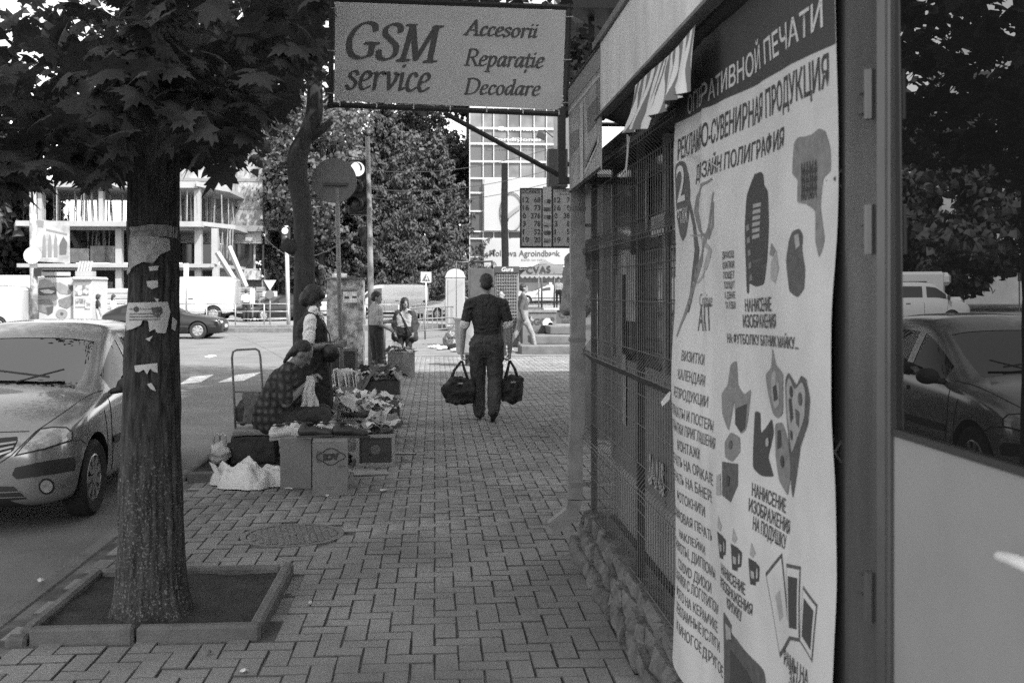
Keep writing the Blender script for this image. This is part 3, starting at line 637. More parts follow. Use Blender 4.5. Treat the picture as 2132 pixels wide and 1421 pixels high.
# pairs of clothes, star and heart pillows
ppoly([(1516, 760), (1530, 752), (1534, 800), (1545, 820), (1556, 812), (1550, 890), (1542, 902), (1532, 880), (1528, 835), (1520, 895), (1506, 860), (1502, 820), (1512, 800)], ink2, 'clothes_print'); ppoly([(1532, 850), (1550, 840), (1548, 890), (1542, 900), (1532, 882)], ink, 'print', .002)
ppoly([(1514, 920), (1524, 900), (1540, 910), (1542, 940), (1530, 960), (1516, 950)], ink2, 'print'); ppoly([(1510, 960), (1540, 965), (1542, 1010), (1530, 1045), (1512, 1030)], inkm, 'print'); ppoly([(1500, 990), (1508, 985), (1510, 1030), (1500, 1030)], ink3, 'print', .0022)
ppoly([(1609, 725), (1616, 760), (1633, 778), (1630, 820), (1625, 860), (1612, 870), (1600, 860), (1592, 820), (1588, 780), (1602, 765)], ink2, 'star_pillow_print'); ppoly([(1602, 785), (1612, 770), (1620, 800), (1618, 840), (1606, 850), (1600, 820)], ink3, 'print', .002); ppoly([(1605, 805), (1614, 800), (1616, 830), (1606, 835)], ink, 'print', .0028)
ppoly([(1640, 790), (1650, 776), (1660, 790), (1668, 800), (1678, 782), (1690, 790), (1697, 830), (1690, 880), (1670, 930), (1648, 1035), (1640, 990), (1636, 860)], inkm, 'heart_pillow_print'); ppoly([(1644, 800), (1652, 786), (1664, 810), (1680, 795), (1688, 815), (1682, 870), (1660, 920), (1646, 940), (1640, 860)], ink3, 'print', .002); ppoly([(1648, 830), (1656, 828), (1658, 870), (1650, 880)], ink, 'print', .0028); ppoly([(1664, 850), (1674, 858), (1670, 890), (1664, 880)], inkm, 'print', .0028)
ppoly([(1564, 860), (1574, 860), (1576, 900), (1596, 872), (1600, 900), (1590, 950), (1600, 990), (1580, 990), (1564, 970)], ink, 'pillow_print'); ppoly([(1604, 885), (1622, 880), (1636, 920), (1640, 990), (1632, 1030), (1612, 1000), (1604, 950)], ink2, 'print'); ppoly([(1610, 895), (1618, 895), (1618, 930), (1608, 935)], ink, 'print', .002)
ptext('НАНИСЕНИЕ', (1563, 1022), (1628, 1048), .038); ptext('ИЗОБРАЖЕНИЯ', (1559, 1055), (1640, 1092), .038); ptext('НА ПОДУШКУ', (1567, 1092), (1632, 1124), .038)
# mugs
for (u, v) in ((1500, 1105), (1531, 1130), (1562, 1160)):
    ppoly([(u, v), (u + 14, v + 10), (u + 13, v + 58), (u + 4, v + 55)], ink, 'mug_print'); ppoly([(u + 14, v + 12), (u + 20, v + 20), (u + 19, v + 48), (u + 13, v + 50), (u + 13, v + 44), (u + 16, v + 42), (u + 16, v + 24), (u + 14, v + 20)], ink, 'print'); ppoly([(u + 4, v - 32), (u + 12, v - 10), (u + 8, v), (u + 2, v - 6)], ink3, 'print')
ptext('НАНИСЕНИЕ', (1507, 1185), (1558, 1222), .034); ptext('ИЗОБРАЖЕНИЯ', (1503, 1215), (1570, 1262), .034); ptext('КРУЖКУ', (1520, 1255), (1552, 1280), .034)
# picture frames
def pframe(q, inner=True):
    c = Vector((sum(p[0] for p in q) / 4, sum(p[1] for p in q) / 4)); ppoly(q, inkm, 'frame_print'); ppoly([c + (Vector(p) - c) * .9 for p in q], posm, 'print', .002)
    ppoly([c + (Vector(p) - c) * (.68 if inner else .3) for p in q], ink if inner else ink3, 'print', .0028)
pframe([(1594, 1192), (1624, 1150), (1648, 1330), (1622, 1368)], False); pframe([(1634, 1172), (1668, 1178), (1670, 1335), (1642, 1330)]); pframe([(1675, 1218), (1705, 1258), (1697, 1378), (1670, 1335)])
ptext('РАМЫ НА', (1631, 1378), (1688, 1398), .04); ptext('ЗАКАЗ', (1645, 1418), (1690, 1440), .04)
ppoly([(1508, 1275), (1528, 1300), (1528, 1318), (1590, 1395), (1590, 1460), (1508, 1440)], inkm, 'print'); ppoly([(1514, 1295), (1526, 1308), (1526, 1330), (1514, 1330)], ink3, 'print', .002); ppoly([(1522, 1350), (1560, 1395), (1575, 1440), (1520, 1430)], ink, 'print', .002)
# second tones on the printed products
for q in range(5): ppoly([(1556 + q * 1.5, 470 + q * 26), (1562 + q, 466 + q * 26), (1563 + q, 478 + q * 26), (1557 + q, 482 + q * 26)], ink2, 'print', .0022)
for (a_, b_, w_) in (((1566, 545), (1592, 540), 3), ((1558, 500), (1560, 590), 2), ((1600, 430), (1598, 570), 2), ((1662, 300), (1668, 420), 2), ((1716, 290), (1706, 420), 2), ((1684, 290), (1700, 284), 2)): pstroke([a_, tuple((Vector(a_) + Vector(b_)) / 2), b_], w_, inkm if a_[0] < 1640 else ink2)
for (cx_, cy_, r_) in ((1656, 815, 8), (1676, 830, 9), (1650, 905, 7), (1612, 790, 6), (1620, 960, 8), (1588, 920, 6), (1526, 925, 6), (1524, 1000, 7)): ppoly([(cx_ + r_ * .5 * math.cos(t), cy_ + r_ * 1.6 * math.sin(t)) for t in np.linspace(0, 5.6, 9)], (ink, ink3, inkm)[cx_ % 3], 'print', .0034)
for (u_, v_) in ((1503, 1130), (1534, 1156), (1565, 1186)): ppoly([(u_ + 2, v_), (u_ + 8, v_ + 4), (u_ + 8, v_ + 18), (u_ + 3, v_ + 16)], ink3, 'print', .0022)
# cord tying the poster
mb = MB(); mb.tube([AX(u, v, .87) - Vector((.88, 3.05, .25)) for u, v in ((1420, 318), (1450, 330), (1475, 336), (1500, 352))], .002, 5); mb.build('cord', M('cord', .5, .8), po)
# ================================================================== calligraphic lettering for the big banner (broad nib strokes)
def crs(pts, k=6):
    P = [np.array(p, float) for p in pts]; P = [2 * P[0] - P[1]] + P + [2 * P[-1] - P[-2]]; out = []
    for i in range(1, len(P) - 2):
        for t in np.linspace(0, 1, k, endpoint=False):
            a, b, c, d = P[i - 1:i + 3]; out.append(.5 * ((2 * b) + (c - a) * t + (2 * a - 5 * b + 4 * c - d) * t * t + (3 * b - a - 3 * c + d) * t ** 3))
    return out + [P[-2]]
X_ = .62
GLY = {  # advance, [(spline?, points)]
 'G': (.92, [(1, [(.78, .78), (.72, .93), (.50, .99), (.24, .84), (.10, .5), (.20, .14), (.46, .02), (.68, .08), (.76, .16)]), (0, [(.76, .42), (.76, .10)]), (0, [(.58, .43), (.90, .43)])]),
 'S': (.64, [(1, [(.56, .78), (.52, .93), (.34, .99), (.15, .88), (.15, .70), (.34, .54), (.52, .37), (.50, .12), (.28, .01), (.10, .07), (.05, .24)])]),
 'M': (1.10, [(0, [(.14, .03), (.22, .97)]), (0, [(.24, .97), (.50, .05)]), (0, [(.50, .05), (.88, .97)]), (0, [(.90, .97), (.90, .03)]), (0, [(.02, .02), (.28, .02)]), (0, [(.78, .02), (1.04, .02)]), (0, [(.10, .98), (.28, .98)]), (0, [(.86, .98), (1.04, .98)])]),
 'A': (.80, [(0, [(.08, .03), (.44, .98)]), (0, [(.44, .98), (.66, .03)]), (0, [(.22, .34), (.58, .34)]), (0, [(.0, .02), (.2, .02)]), (0, [(.54, .02), (.80, .02)])]),
 'R': (.74, [(0, [(.14, .03), (.14, .97)]), (1, [(.10, .97), (.38, .98), (.56, .84), (.52, .6), (.30, .50), (.18, .50)]), (0, [(.34, .50), (.64, .03)]), (0, [(.03, .02), (.27, .02)]), (0, [(.60, .02), (.74, .02)])]),
 'D': (.84, [(0, [(.14, .03), (.14, .97)]), (1, [(.06, .97), (.40, .98), (.68, .82), (.74, .5), (.62, .16), (.34, .02), (.06, .02)])]),
 's': (.42, [(1, [(.36, .50), (.28, .61), (.12, .56), (.11, .42), (.24, .33), (.34, .20), (.26, .04), (.12, .01), (.03, .12)])]),
 'e': (.46, [(1, [(.09, .30), (.26, .34), (.38, .46), (.32, .60), (.18, .58), (.08, .36), (.09, .12), (.20, .01), (.40, .12)])]),
 'r': (.42, [(0, [(.02, .56), (.12, .60)]), (0, [(.12, .60), (.12, .02)]), (1, [(.12, .38), (.20, .54), (.32, .61), (.40, .54)])]),
 'v': (.48, [(1, [(.02, .56), (.10, .60), (.14, .44), (.20, .04)]), (1, [(.20, .04), (.36, .30), (.42, .52), (.34, .60)])]),
 'i': (.26, [(0, [(.02, .56), (.12, .60)]), (1, [(.12, .60), (.11, .20), (.12, .04), (.24, .10)]), (0, [(.12, .82), (.14, .86)])]),
 'c': (.42, [(1, [(.36, .50), (.30, .60), (.16, .56), (.08, .32), (.10, .10), (.22, .01), (.38, .12)])]),
 'o': (.52, [(1, [(.28, .60), (.12, .50), (.08, .26), (.16, .04), (.30, .02), (.42, .20), (.42, .46), (.28, .60)])]),
 'p': (.54, [(0, [(.02, .56), (.12, .60)]), (0, [(.12, .60), (.12, -.30)]), (1, [(.12, .40), (.26, .60), (.42, .54), (.44, .26), (.30, .02), (.14, .06)]), (0, [(.02, -.31), (.24, -.31)])]),
 'a': (.54, [(1, [(.40, .54), (.26, .61), (.10, .44), (.07, .16), (.16, .02), (.28, .12), (.40, .44)]), (1, [(.42, .60), (.40, .20), (.42, .03), (.52, .10)])]),
 'ț': (.36, [(1, [(.16, .80), (.14, .3), (.15, .06), (.24, .02), (.34, .12)]), (0, [(.02, .58), (.32, .58)]), (0, [(.16, -.16), (.14, -.28)])]),
 'd': (.56, [(1, [(.40, .54), (.26, .61), (.10, .44), (.07, .16), (.16, .02), (.28, .12), (.40, .44)]), (1, [(.44, .98), (.41, .30), (.42, .03), (.54, .10)]), (0, [(.34, .96), (.44, .98)])]),
 't': (.36, [(1, [(.16, .80), (.14, .3), (.15, .06), (.24, .02), (.34, .12)]), (0, [(.02, .58), (.32, .58)])]), ' ': (.3, [])}
def callig(s, nib=.125, thin=.036, ang=R(22), slant=.20, res=72):
    """list of (x0,x1,y0,y1) cells filled by the nib, per text"""
    cells = []; xo = 0.; ca, sa = math.cos(ang), math.sin(ang)
    Am = np.array([[ca / (nib / 2), sa / (nib / 2)], [-sa / (thin / 2), ca / (thin / 2)]])
    for ch in s:
        adv, strokes = GLY[ch]; xs = np.arange(-.12, adv + .14, 1 / res); ys = np.arange(-.38, 1.08, 1 / res); Xg, Yg = np.meshgrid(xs, ys)
        P = np.stack([Xg.ravel(), Yg.ravel()], 1); ins = np.zeros(len(P), bool)
        for spl, pts in strokes:
            pts = crs(pts) if spl else [np.array(p, float) for p in pts]
            for a, b in zip(pts[:-1], pts[1:]):
                A2 = Am @ (b - a); q = (P - a) @ Am.T; t = np.clip(q @ A2 / max(A2 @ A2, 1e-9), 0, 1); ins |= ((q - t[:, None] * A2) ** 2).sum(1) < 1
        ins = ins.reshape(Xg.shape)
        for j in range(len(ys)):
            row = ins[j]; i = 0
            while i < len(xs):
                if row[i]:
                    i0 = i
                    while i < len(xs) and row[i]: i += 1
                    sh = slant * ys[j]; sh2 = slant * (ys[j] + 1 / res); cells.append((xo + xs[i0] + sh, xo + xs[i - 1] + 1 / res + sh, ys[j], ys[j] + 1 / res, sh2 - sh))
                else: i += 1
        xo += adv
    return cells, xo
def callig_mesh(s, frame, capw, caph, mat, parent, **kk):
    cells, w = callig(s, **kk); V = []; Fq = []
    for (x0, x1, y0, y1, d) in cells:
        n = len(V)
        for x, y in ((x0, y0), (x1, y0), (x1 + d, y1), (x0 + d, y1)): V.append(tuple(frame @ Vector((x / w * capw, y * caph, 0))))
        Fq.append((n, n + 1, n + 2, n + 3))
    return np_mesh('lettering', V, Fq, mat, parent)
# ================================================================== banner sign over the sidewalk
SY = 6.32
gs = empty('banner_sign', (.80, SY, 2.3), 0, 'grey banner reading GSM service in a dark metal frame over the sidewalk', 'sign')
O = Vector((.80, SY, 2.3)); cs = [AY(u, v, SY) for u, v in ((688, 217), (1178, 237), (1186, 14), (690, -4))]
barm = M('sign_frame', .02, .6)
mb = MB(); A, B, C_, D_ = [p - O for p in cs]
off = Vector((0, .02, 0))
for a, b in ((A, B), (B, C_), (C_, D_), (D_, A)):
    dd = (b - a).normalized(); mb.tube([a - dd * .02 + off, b + dd * .02 + off], .017, 6)
mb.build('frame', barm, gs)
mb = MB(); Pt = [AY(u, v, SY) - O for u, v in ((925, 234), (1183, 374))]; mb.tube([Pt[0] + off, Pt[1] + off], .016, 6)
q = [AY(u, v, SY) - O for u, v in ((1168, 232), (1172, 375))]; mb.box((q[0] + q[1]) / 2 + off, (.045, .05, .45)); mb.bb(q[1] + Vector((-.02, 0, -.02)), q[1] + Vector((.35, .05, .02))); mb.bb(q[0] + Vector((0, 0, .0)), q[0] + Vector((.35, .04, .03))); mb.build('bracket', barm, gs)
n, m = 28, 14; V = []
def bp_(s, t, o=0.):
    p = A.lerp(B, s).lerp(D_.lerp(C_, s), t); w = .0025 * math.sin(s * 9 + t * 7) * math.sin(t * 3.14) + .0022 * math.sin((s + t) * 23) * (1 - t) ** 2 * t * 3 + .003 * math.sin(s * 60) * max(0, t - .85) * 6
    return p + Vector((0, -w - o, 0))
e0 = .022
for i in range(n + 1):
    for j in range(m + 1): V.append(bp_(e0 / 1.4 + (1 - 2 * e0 / 1.4) * i / n, .035 + .93 * j / m))
mb = MB(); mb.add(V, [(i * (m + 1) + j, (i + 1) * (m + 1) + j, (i + 1) * (m + 1) + j + 1, i * (m + 1) + j + 1) for i in range(n) for j in range(m)]); mb.build('cloth', M('banner_cloth', .40, .7, var=.07, scale=3), gs, smooth=True, fix=False)
mb = MB()
for i in range(7): mb.tube([bp_(.04 + i * .155, .03, .004), bp_(.04 + i * .155, -.02, .022)], .004, 4)
for j in range(3): mb.tube([bp_(.02, .1 + j * .4, .004), bp_(-.015, .1 + j * .4, .02)], .003, 4); mb.tube([bp_(.98, .1 + j * .4, .004), bp_(1.015, .1 + j * .4, .02)], .003, 4)
mb.build('tie', M('tie_wire', .45, .5), gs)['kind'] = 'stuff'
inkb = M('banner_ink', .05, .7)
def btext(s, l, r, hcap, **kk):
    pl_, pr = AY(l[0], l[1], SY) - O, AY(r[0], r[1], SY) - O; x = (pr - pl_); w = x.length
    callig_mesh(s, fr(pl_ + Vector((0, -.0055, 0)), x, (0, 0, 1)), w, hcap / F * SY, inkb, gs, **kk)
btext('GSM', (712, 121), (908, 131), 76, nib=.17, thin=.05, slant=.17)
btext('service', (718, 186), (893, 192), 62, nib=.13, thin=.05, slant=.14)
btext('Accesorii', (966, 73), (1116, 80), 32, nib=.15, thin=.06); btext('Reparație', (966, 137), (1130, 142), 35, nib=.14, thin=.06); btext('Decodare', (965, 196), (1122, 200), 33, nib=.14, thin=.06)
# ================================================================== picture panel hanging parallel to the wall, just past the roof edge
pb = empty('picture_panel', (.80, 5.65, 2.5), 0, 'pale translucent advertising panel hanging edge on beside the banner sign', 'sign')
O2 = Vector((.80, 5.65, 2.5)); cc = [AX(u, v, .80) - O2 for u, v in ((1250, 88), (1250, 352), (1186, 402), (1183, 180))]
pm = M('panel_print', .2, .5, v2=.42, scale=7, thresh=(.35, .65))
mb = MB(); mb.prism(cc, (.008, 0, 0)); mb.build('panel', pm, pb)
def pq(s, t): return cc[3].lerp(cc[0], s).lerp(cc[2].lerp(cc[1], s), t) + Vector((-.002, 0, 0))
mb = MB(); mb.poly([pq(0, .04), pq(1, .04), pq(1, .2), pq(0, .2)]); mb.build('print', M('panel_band', .25, .5), pb)
mb = MB(); mb.poly([pq(.42, .3) + Vector((-.001, 0, 0)), pq(.52, .3) + Vector((-.001, 0, 0)), pq(.52, .98) + Vector((-.001, 0, 0)), pq(.42, .98) + Vector((-.001, 0, 0))]); mb.poly([pq(.55, .9), pq(.98, .72), pq(.98, .78), pq(.55, .96)]); mb.poly([pq(0, .24), pq(1, .24), pq(1, .27), pq(0, .27)]); mb.build('print', M('panel_pale', .5, .5), pb)
mb = MB(); mb.poly([pq(.58, .84), pq(.92, .72), pq(.92, .78), pq(.58, .9)]); mb.poly([pq(.06, .46), pq(.36, .5), pq(.36, .66), pq(.06, .66)]); mb.poly([pq(.64, .42), pq(.92, .4), pq(.92, .6), pq(.64, .62)]); mb.build('print', M('panel_dark', .12, .5), pb)
mb = MB()
for t in (.02, .99): mb.tube([pq(0, t), pq(1, t)], .006, 5)
mb.tube([pq(.5, .5) + Vector((.04, 0, 0)), pq(.5, .5) + Vector((.3, 0, 0))], .012, 5); mb.build('hanger', barm, pb)
# ================================================================== exchange rate board (further along the row) with its box above
EY = 11.0
def board_px(u, v, o=0.): p = AY(u, v, EY); p.y -= o; return p
ex = empty('exchange_board', AY(1140, 454, EY), 0, 'currency exchange rate board with figures in two columns and flags between', 'board'); O3 = Vector(ex.location)
mb = MB(); a, b = board_px(1083, 516), board_px(1198, 392); mb.bb(a - O3 + Vector((0, .0, 0)), b - O3 + Vector((0, .05, 0))); mb.build('case', barm, ex)
face = M('board_face', .33, .5, var=.06, scale=8); 
for (u0, u1) in ((1086, 1127), (1152, 1196)):
    mb = MB(); mb.bb(board_px(u0, 512, .002) - O3, board_px(u1, 395, .006) - O3); mb.build('panel', face, ex)
mb = MB(); mb.bb(board_px(1130, 513, .002) - O3, board_px(1148, 389, .006) - O3); mb.build('panel', M('board_mid', .42, .5), ex)
def etext(s, u, v, h, w=None, mat=ink, bold=.02):
    me = text_mesh(s, 1., bold=bold); co = np.array([q.co[:] for q in me.vertices]); a = co.min(0); b = co.max(0); hh = h / F * EY; ww = w / F * EY
    p = board_px(u, v, .009) - O3
    for q in me.vertices: q.co = (p.x + ((q.co.x - a[0]) / (b[0] - a[0]) - .5) * ww, p.y, p.z + ((q.co.y - a[1]) / (b[1] - a[1]) - .5) * hh)
    link_mesh('lettering', me, mat, ex)
etext('EXCHANGE', 1106, 399, 8, 37); etext('C.S.V.AMERICAN', 1174, 397, 5, 38, bold=.005); etext('TEL:22 02 88', 1174, 404, 4, 24, bold=.005)
for i, (l1, l2, r1, r2) in enumerate([('12', '68', '12', '79'), ('16', '73', '16', '94'), ('0', '376', '0', '382'), ('3', '78', '3', '88'), ('1', '52', '1', '57'), ('19', '20', '19', '80')]):
    v = 416 + i * 16.6
    for s, ul, ur, al in ((l1, 1088, 1102, 0), (l2, 1104, 1125, 1), (r1, 1154, 1168, 0), (r2, 1170, 1193, 1)):
        w = 6.6 * len(s) if s != '1' else 3.2; u = ul + w / 2 if al == 0 else ur - w / 2; etext(s, u, v, 11.5, w)
for i in range(6):
    v = 419 + i * 16.4; mb = MB(); mb.bb(board_px(1132, v + 4, .008) - O3, board_px(1146, v - 4, .010) - O3); mb.build('flag', [M('flag_%d' % q, (.3, .12, .2)[q], .6) for q in (0, 1, 2)][i % 3], ex)
    mb = MB(); mb.bb(board_px(1132 if i % 2 else 1139, v + (4 if i % 2 == 0 else 1), .011) - O3, board_px(1141 if i % 2 else 1146, v - (4 if i % 2 == 0 else -3), .013) - O3); mb.build('flag', ink, ex)
mb = MB(); mb.bb(board_px(1142, 388) - O3, board_px(1182, 310) - O3 + Vector((0, .2, 0))); mb.build('shutter_box', M('shutter_box', .07, .6), ex)
mb = MB(); mb.bb(board_px(1160, 392) - O3 + Vector((0, .02, 0)), board_px(1166, 370) - O3 + Vector((0, .04, 0))); mb.build('hanger', barm, ex); mb = MB(); mb.bb(board_px(1182, 345) - O3, board_px(1240, 338) - O3 + Vector((0, .08, 0))); mb.build('arm', barm, ex)
# neighbour kiosk that carries the board (seen as a slit beside the rain pipe) 
nk = empty('neighbour_kiosk', (1.9, 11.8, 0), 0, 'narrow dark side of the next kiosk behind the rain pipe', 'kiosk')
mb = MB(); mb.bb((-.1, -.6, 0), (1.9, 1.2, 2.75)); mb.build('wall', M('neighbour_wall', .12, .7, var=.2, scale=2), nk)
mb = MB(); mb.bb((-.25, -.75, 2.75), (1.95, 1.3, 2.83)); mb.build('roof', rmetal, nk); mb = MB(); mb.bb((-.11, -.3, .9), (-.09, .9, 2.2)); mb.build('window', kglass, nk)
# coat hung at the corner of the next kiosk
ct = sculpt('hanging_coat', [('c', (0, 0, .95), .06, (.02, 0, .3), .15, 0), ('c', (-.08, .02, .8), .05, (-.11, 0, .25), .07, 0), ('c', (0, 0, .95), .04, (.05, 0, 1.2), .03, 0)], .015, M('coat_cloth', .2, .9, var=.3, scale=9), None, 3, .02, 9)
ct.location = AY(1193, 690, 11.15) + Vector((.04, 0, -.02)); tag(ct, 'grey coat hanging at the corner beside the rain pipe', 'coat')
# canopy and posts of an upper terrace seen above the roof edge
te = empty('terrace_canopy', (3.2, 14, 3.4), 0, 'dark canopy on posts above the kiosk roof, between sign and roof edge', 'canopy')
O4 = Vector((3.2, 14, 3.4)); mb = MB(); c4 = [AY(u, v, 13) for u, v in ((1186, 38), (1330, 38), (1380, -80), (1190, -80))]
mb.bb((1.6 - 3.2, -1.5, AY(1200, 38, 13).z - 3.4), (8, 3, AY(1200, 38, 13).z - 3.2)); mb.build('roof', barm, te)
for (u) in (1231, 1277):
    p = AY(u, 38, 13) - O4; mb = MB(); mb.box((p.x, p.y, p.z - .6), (.07, .07, 1.3)); mb.build('post', barm, te)
# ================================================================== trees
RND = random.Random(11); NP = np.random.RandomState(5)
half = [(.16, -.06), (.40, -.14), (.33, .04), (.62, .16), (.49, .25), (.60, .42), (.36, .37), (.30, .48), (.17, .43), (.21, .68), (.09, .66)]
LO = [(0, -.02)] + half + [(0, 1.0)] + [(-x, y) for x, y in half[::-1]]
LV = np.array([(0, .22, .03)] + [(x, y, -.10 * abs(x) - .22 * max(0, y - .2) ** 2 - .25 * x * x) for x, y in LO]); LN = len(LO)
LF = np.array([(0, 1 + i, 1 + (i + 1) % LN) for i in range(LN)])
SLV = np.array([(0, .0, 0), (.38, .2, -.06), (.2, .62, -.08), (0, 1., -.2), (-.2, .62, -.08), (-.38, .2, -.06), (0, .35, .04)]); SLF = np.array([(6, 0, 1), (6, 1, 2), (6, 2, 3), (6, 3, 4), (6, 4, 5), (6, 5, 0)])
def leaf_frames(pos, size, rnd, droop=.55, up=1., out=None):
    """random frames: tip points outwards and down, face turned mostly up"""
    n = len(pos); a = rnd.uniform(0, 2 * np.pi, n); tip = np.stack([np.cos(a), np.sin(a), -rnd.uniform(.1, 1.2, n) * droop * 1.6], 1); tip /= np.linalg.norm(tip, axis=1)[:, None]
    nor = np.stack([rnd.normal(0, .55, n), rnd.normal(0, .55, n), np.full(n, up)], 1)
    if out is not None: nor = out + rnd.normal(0, .28, (n, 3)) + np.array([0, 0, .35])
    nor -= tip * (nor * tip).sum(1)[:, None]; nor /= np.linalg.norm(nor, axis=1)[:, None]
    side_ = np.cross(tip, nor); s = np.asarray(size)[:, None]
    return side_ * s, tip * s, nor * s
def leaf_cloud(name, pos, size, mat, parent, LV_, LF_, rnd, droop=.55, up=1., kind='stuff', out=None):
    pos = np.asarray(pos); X, T, N = leaf_frames(pos, size, rnd, droop, up, out)
    V = pos[:, None, :] + LV_[None, :, 0:1] * X[:, None, :] + LV_[None, :, 1:2] * T[:, None, :] + LV_[None, :, 2:3] * N[:, None, :]
    k = len(LV_); Fq = (LF_[None] + (np.arange(len(pos)) * k)[:, None, None]).reshape(-1, LF_.shape[1])
    o = np_mesh(name, V.reshape(-1, 3), Fq, mat, parent)
    if kind: o['kind'] = kind
    return o
maple = Mleaf('maple_leaf', .052, .35); mapleb = Mleaf('maple_leaf_far', .07, .35, .4); conif = Mleaf('spruce_needles', .075, .15, .5, 1.2); decid = Mleaf('lime_leaf', .12, .35, .45, .9); deepg = Mleaf('dark_leaf', .07, .3, .4, .8)
def barkmesh(path, rad, n=36, amp=.012, seed=0, flare=0., seg=.05):
    """trunk along a path with ridged bark relief"""
    pts = [Vector(p) for p in path]; P = []; Rr = []
    for i in range(len(pts) - 1):
        k = max(2, int((pts[i + 1] - pts[i]).length / seg))
        for j in range(k): t = j / k; P.append(pts[i].lerp(pts[i + 1], t)); Rr.append(rad[i] * (1 - t) + rad[i + 1] * t)
    P.append(pts[-1]); Rr.append(rad[-1])
    for _ in range(1): P = [P[0]] + [(P[i - 1] + P[i] * 2 + P[i + 1]) / 4 for i in range(1, len(P) - 1)] + [P[-1]]
    V = []; z0 = P[0].z
    for i, (p, r) in enumerate(zip(P, Rr)):
        for j in range(n):
            a = 2 * math.pi * j / n; q = Vector((math.cos(a) * 3.2, math.sin(a) * 3.2, p.z * 1.5 + seed))
            h = noise.noise(q * 1.6) * .8 + (.5 - 1.6 * abs(noise.noise(Vector((q.x * 3.1, q.y * 3.1, q.z * 1.1))))) * .9 + .35 * noise.noise(Vector((q.x * 9, q.y * 9, q.z * 5))); rr = r + amp * h + .09 * r * noise.noise(Vector((math.cos(a), math.sin(a), p.z * .9 + seed)))
            if flare: rr += flare * math.exp(-max(0, p.z - z0) / .09) * (1 + .55 * math.cos(5 * a + seed)) ; 
            V.append((p.x + rr * math.cos(a), p.y + rr * math.sin(a), p.z))
    mb = MB(); m = len(P); mb.add(V, [(i * n + j, i * n + (j + 1) % n, (i + 1) * n + (j + 1) % n, (i + 1) * n + j) for i in range(m - 1) for j in range(n)]); return mb
# bark; pale specks fade with height, painting in the shade on the upper trunk
def shaded_bark():
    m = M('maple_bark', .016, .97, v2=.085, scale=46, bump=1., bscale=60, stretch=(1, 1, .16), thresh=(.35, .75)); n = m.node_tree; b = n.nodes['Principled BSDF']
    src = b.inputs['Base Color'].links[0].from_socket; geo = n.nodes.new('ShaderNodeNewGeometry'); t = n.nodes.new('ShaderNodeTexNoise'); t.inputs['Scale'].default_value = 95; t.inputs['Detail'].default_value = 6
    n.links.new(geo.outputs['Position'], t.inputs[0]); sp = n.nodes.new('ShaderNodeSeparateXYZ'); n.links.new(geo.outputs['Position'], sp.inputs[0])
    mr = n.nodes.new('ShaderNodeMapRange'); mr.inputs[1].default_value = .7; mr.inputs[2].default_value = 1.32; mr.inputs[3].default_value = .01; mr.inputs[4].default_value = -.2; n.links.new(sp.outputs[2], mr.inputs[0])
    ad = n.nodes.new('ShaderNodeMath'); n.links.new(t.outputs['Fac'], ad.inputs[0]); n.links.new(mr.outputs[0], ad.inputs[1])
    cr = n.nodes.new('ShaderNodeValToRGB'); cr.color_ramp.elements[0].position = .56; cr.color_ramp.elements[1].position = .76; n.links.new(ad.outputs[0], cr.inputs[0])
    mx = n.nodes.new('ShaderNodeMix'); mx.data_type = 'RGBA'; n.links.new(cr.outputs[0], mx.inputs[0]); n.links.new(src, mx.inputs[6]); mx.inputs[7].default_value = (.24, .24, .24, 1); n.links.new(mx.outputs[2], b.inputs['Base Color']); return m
TX, TY = -1.345, 5.32
t1 = empty('maple_tree', (TX, TY, 0), 0, 'big maple tree with torn notices on its dark trunk in the front planter', 'tree')
def px_r(u0, u1, Y): return (AY(u1, 600, Y).x - AY(u0, 600, Y).x) / 2
tpath = []; trad = []
for v, ul, ur in ((1285, 246, 392), (1180, 250, 385), (1000, 253, 378), (800, 260, 372), (600, 268, 369), (400, 268, 371), (200, 272, 376), (0, 280, 385)):
    p = AY((ul + ur) / 2, v, TY); tpath.append(Vector((p.x - TX, 0, p.z))); trad.append(px_r(ul, ur, TY))
tpath[0].z = -.03; tpath.append(tpath[-1] + Vector((.02, .15, 1.2))); trad.append(.11)
barkmesh(tpath, trad, 90, .013, 3, .05, .035).build('trunk', shaded_bark(), t1, smooth=True)
def limb(pts, r0, r1, parent, mat=bark2, name='branch'):
    k = len(pts); mb = MB(); mb.tube(pts, [r0 + (r1 - r0) * i / (k - 1) for i in range(k)], 7); return mb.build(name, mat, parent, smooth=True)
top = tpath[-2]
for az, ln, up in ((200, 2.2, .5), (250, 2.0, .35), (290, 1.5, .6), (150, 2.4, .7), (90, 2.4, .9), (120, 2.2, .3)):
    a = R(az); s0 = Vector((top.x, top.y, top.z - .25 + RND.uniform(-.2, .9))); pts = [s0]
    for i in range(1, 6): pts.append(s0 + Vector((math.cos(a + .1 * i), math.sin(a + .1 * i), 0)) * ln * i / 5 + Vector((0, 0, up * i / 5 * ln * (1.2 - .12 * i))))
    limb(pts, .055, .012, t1)
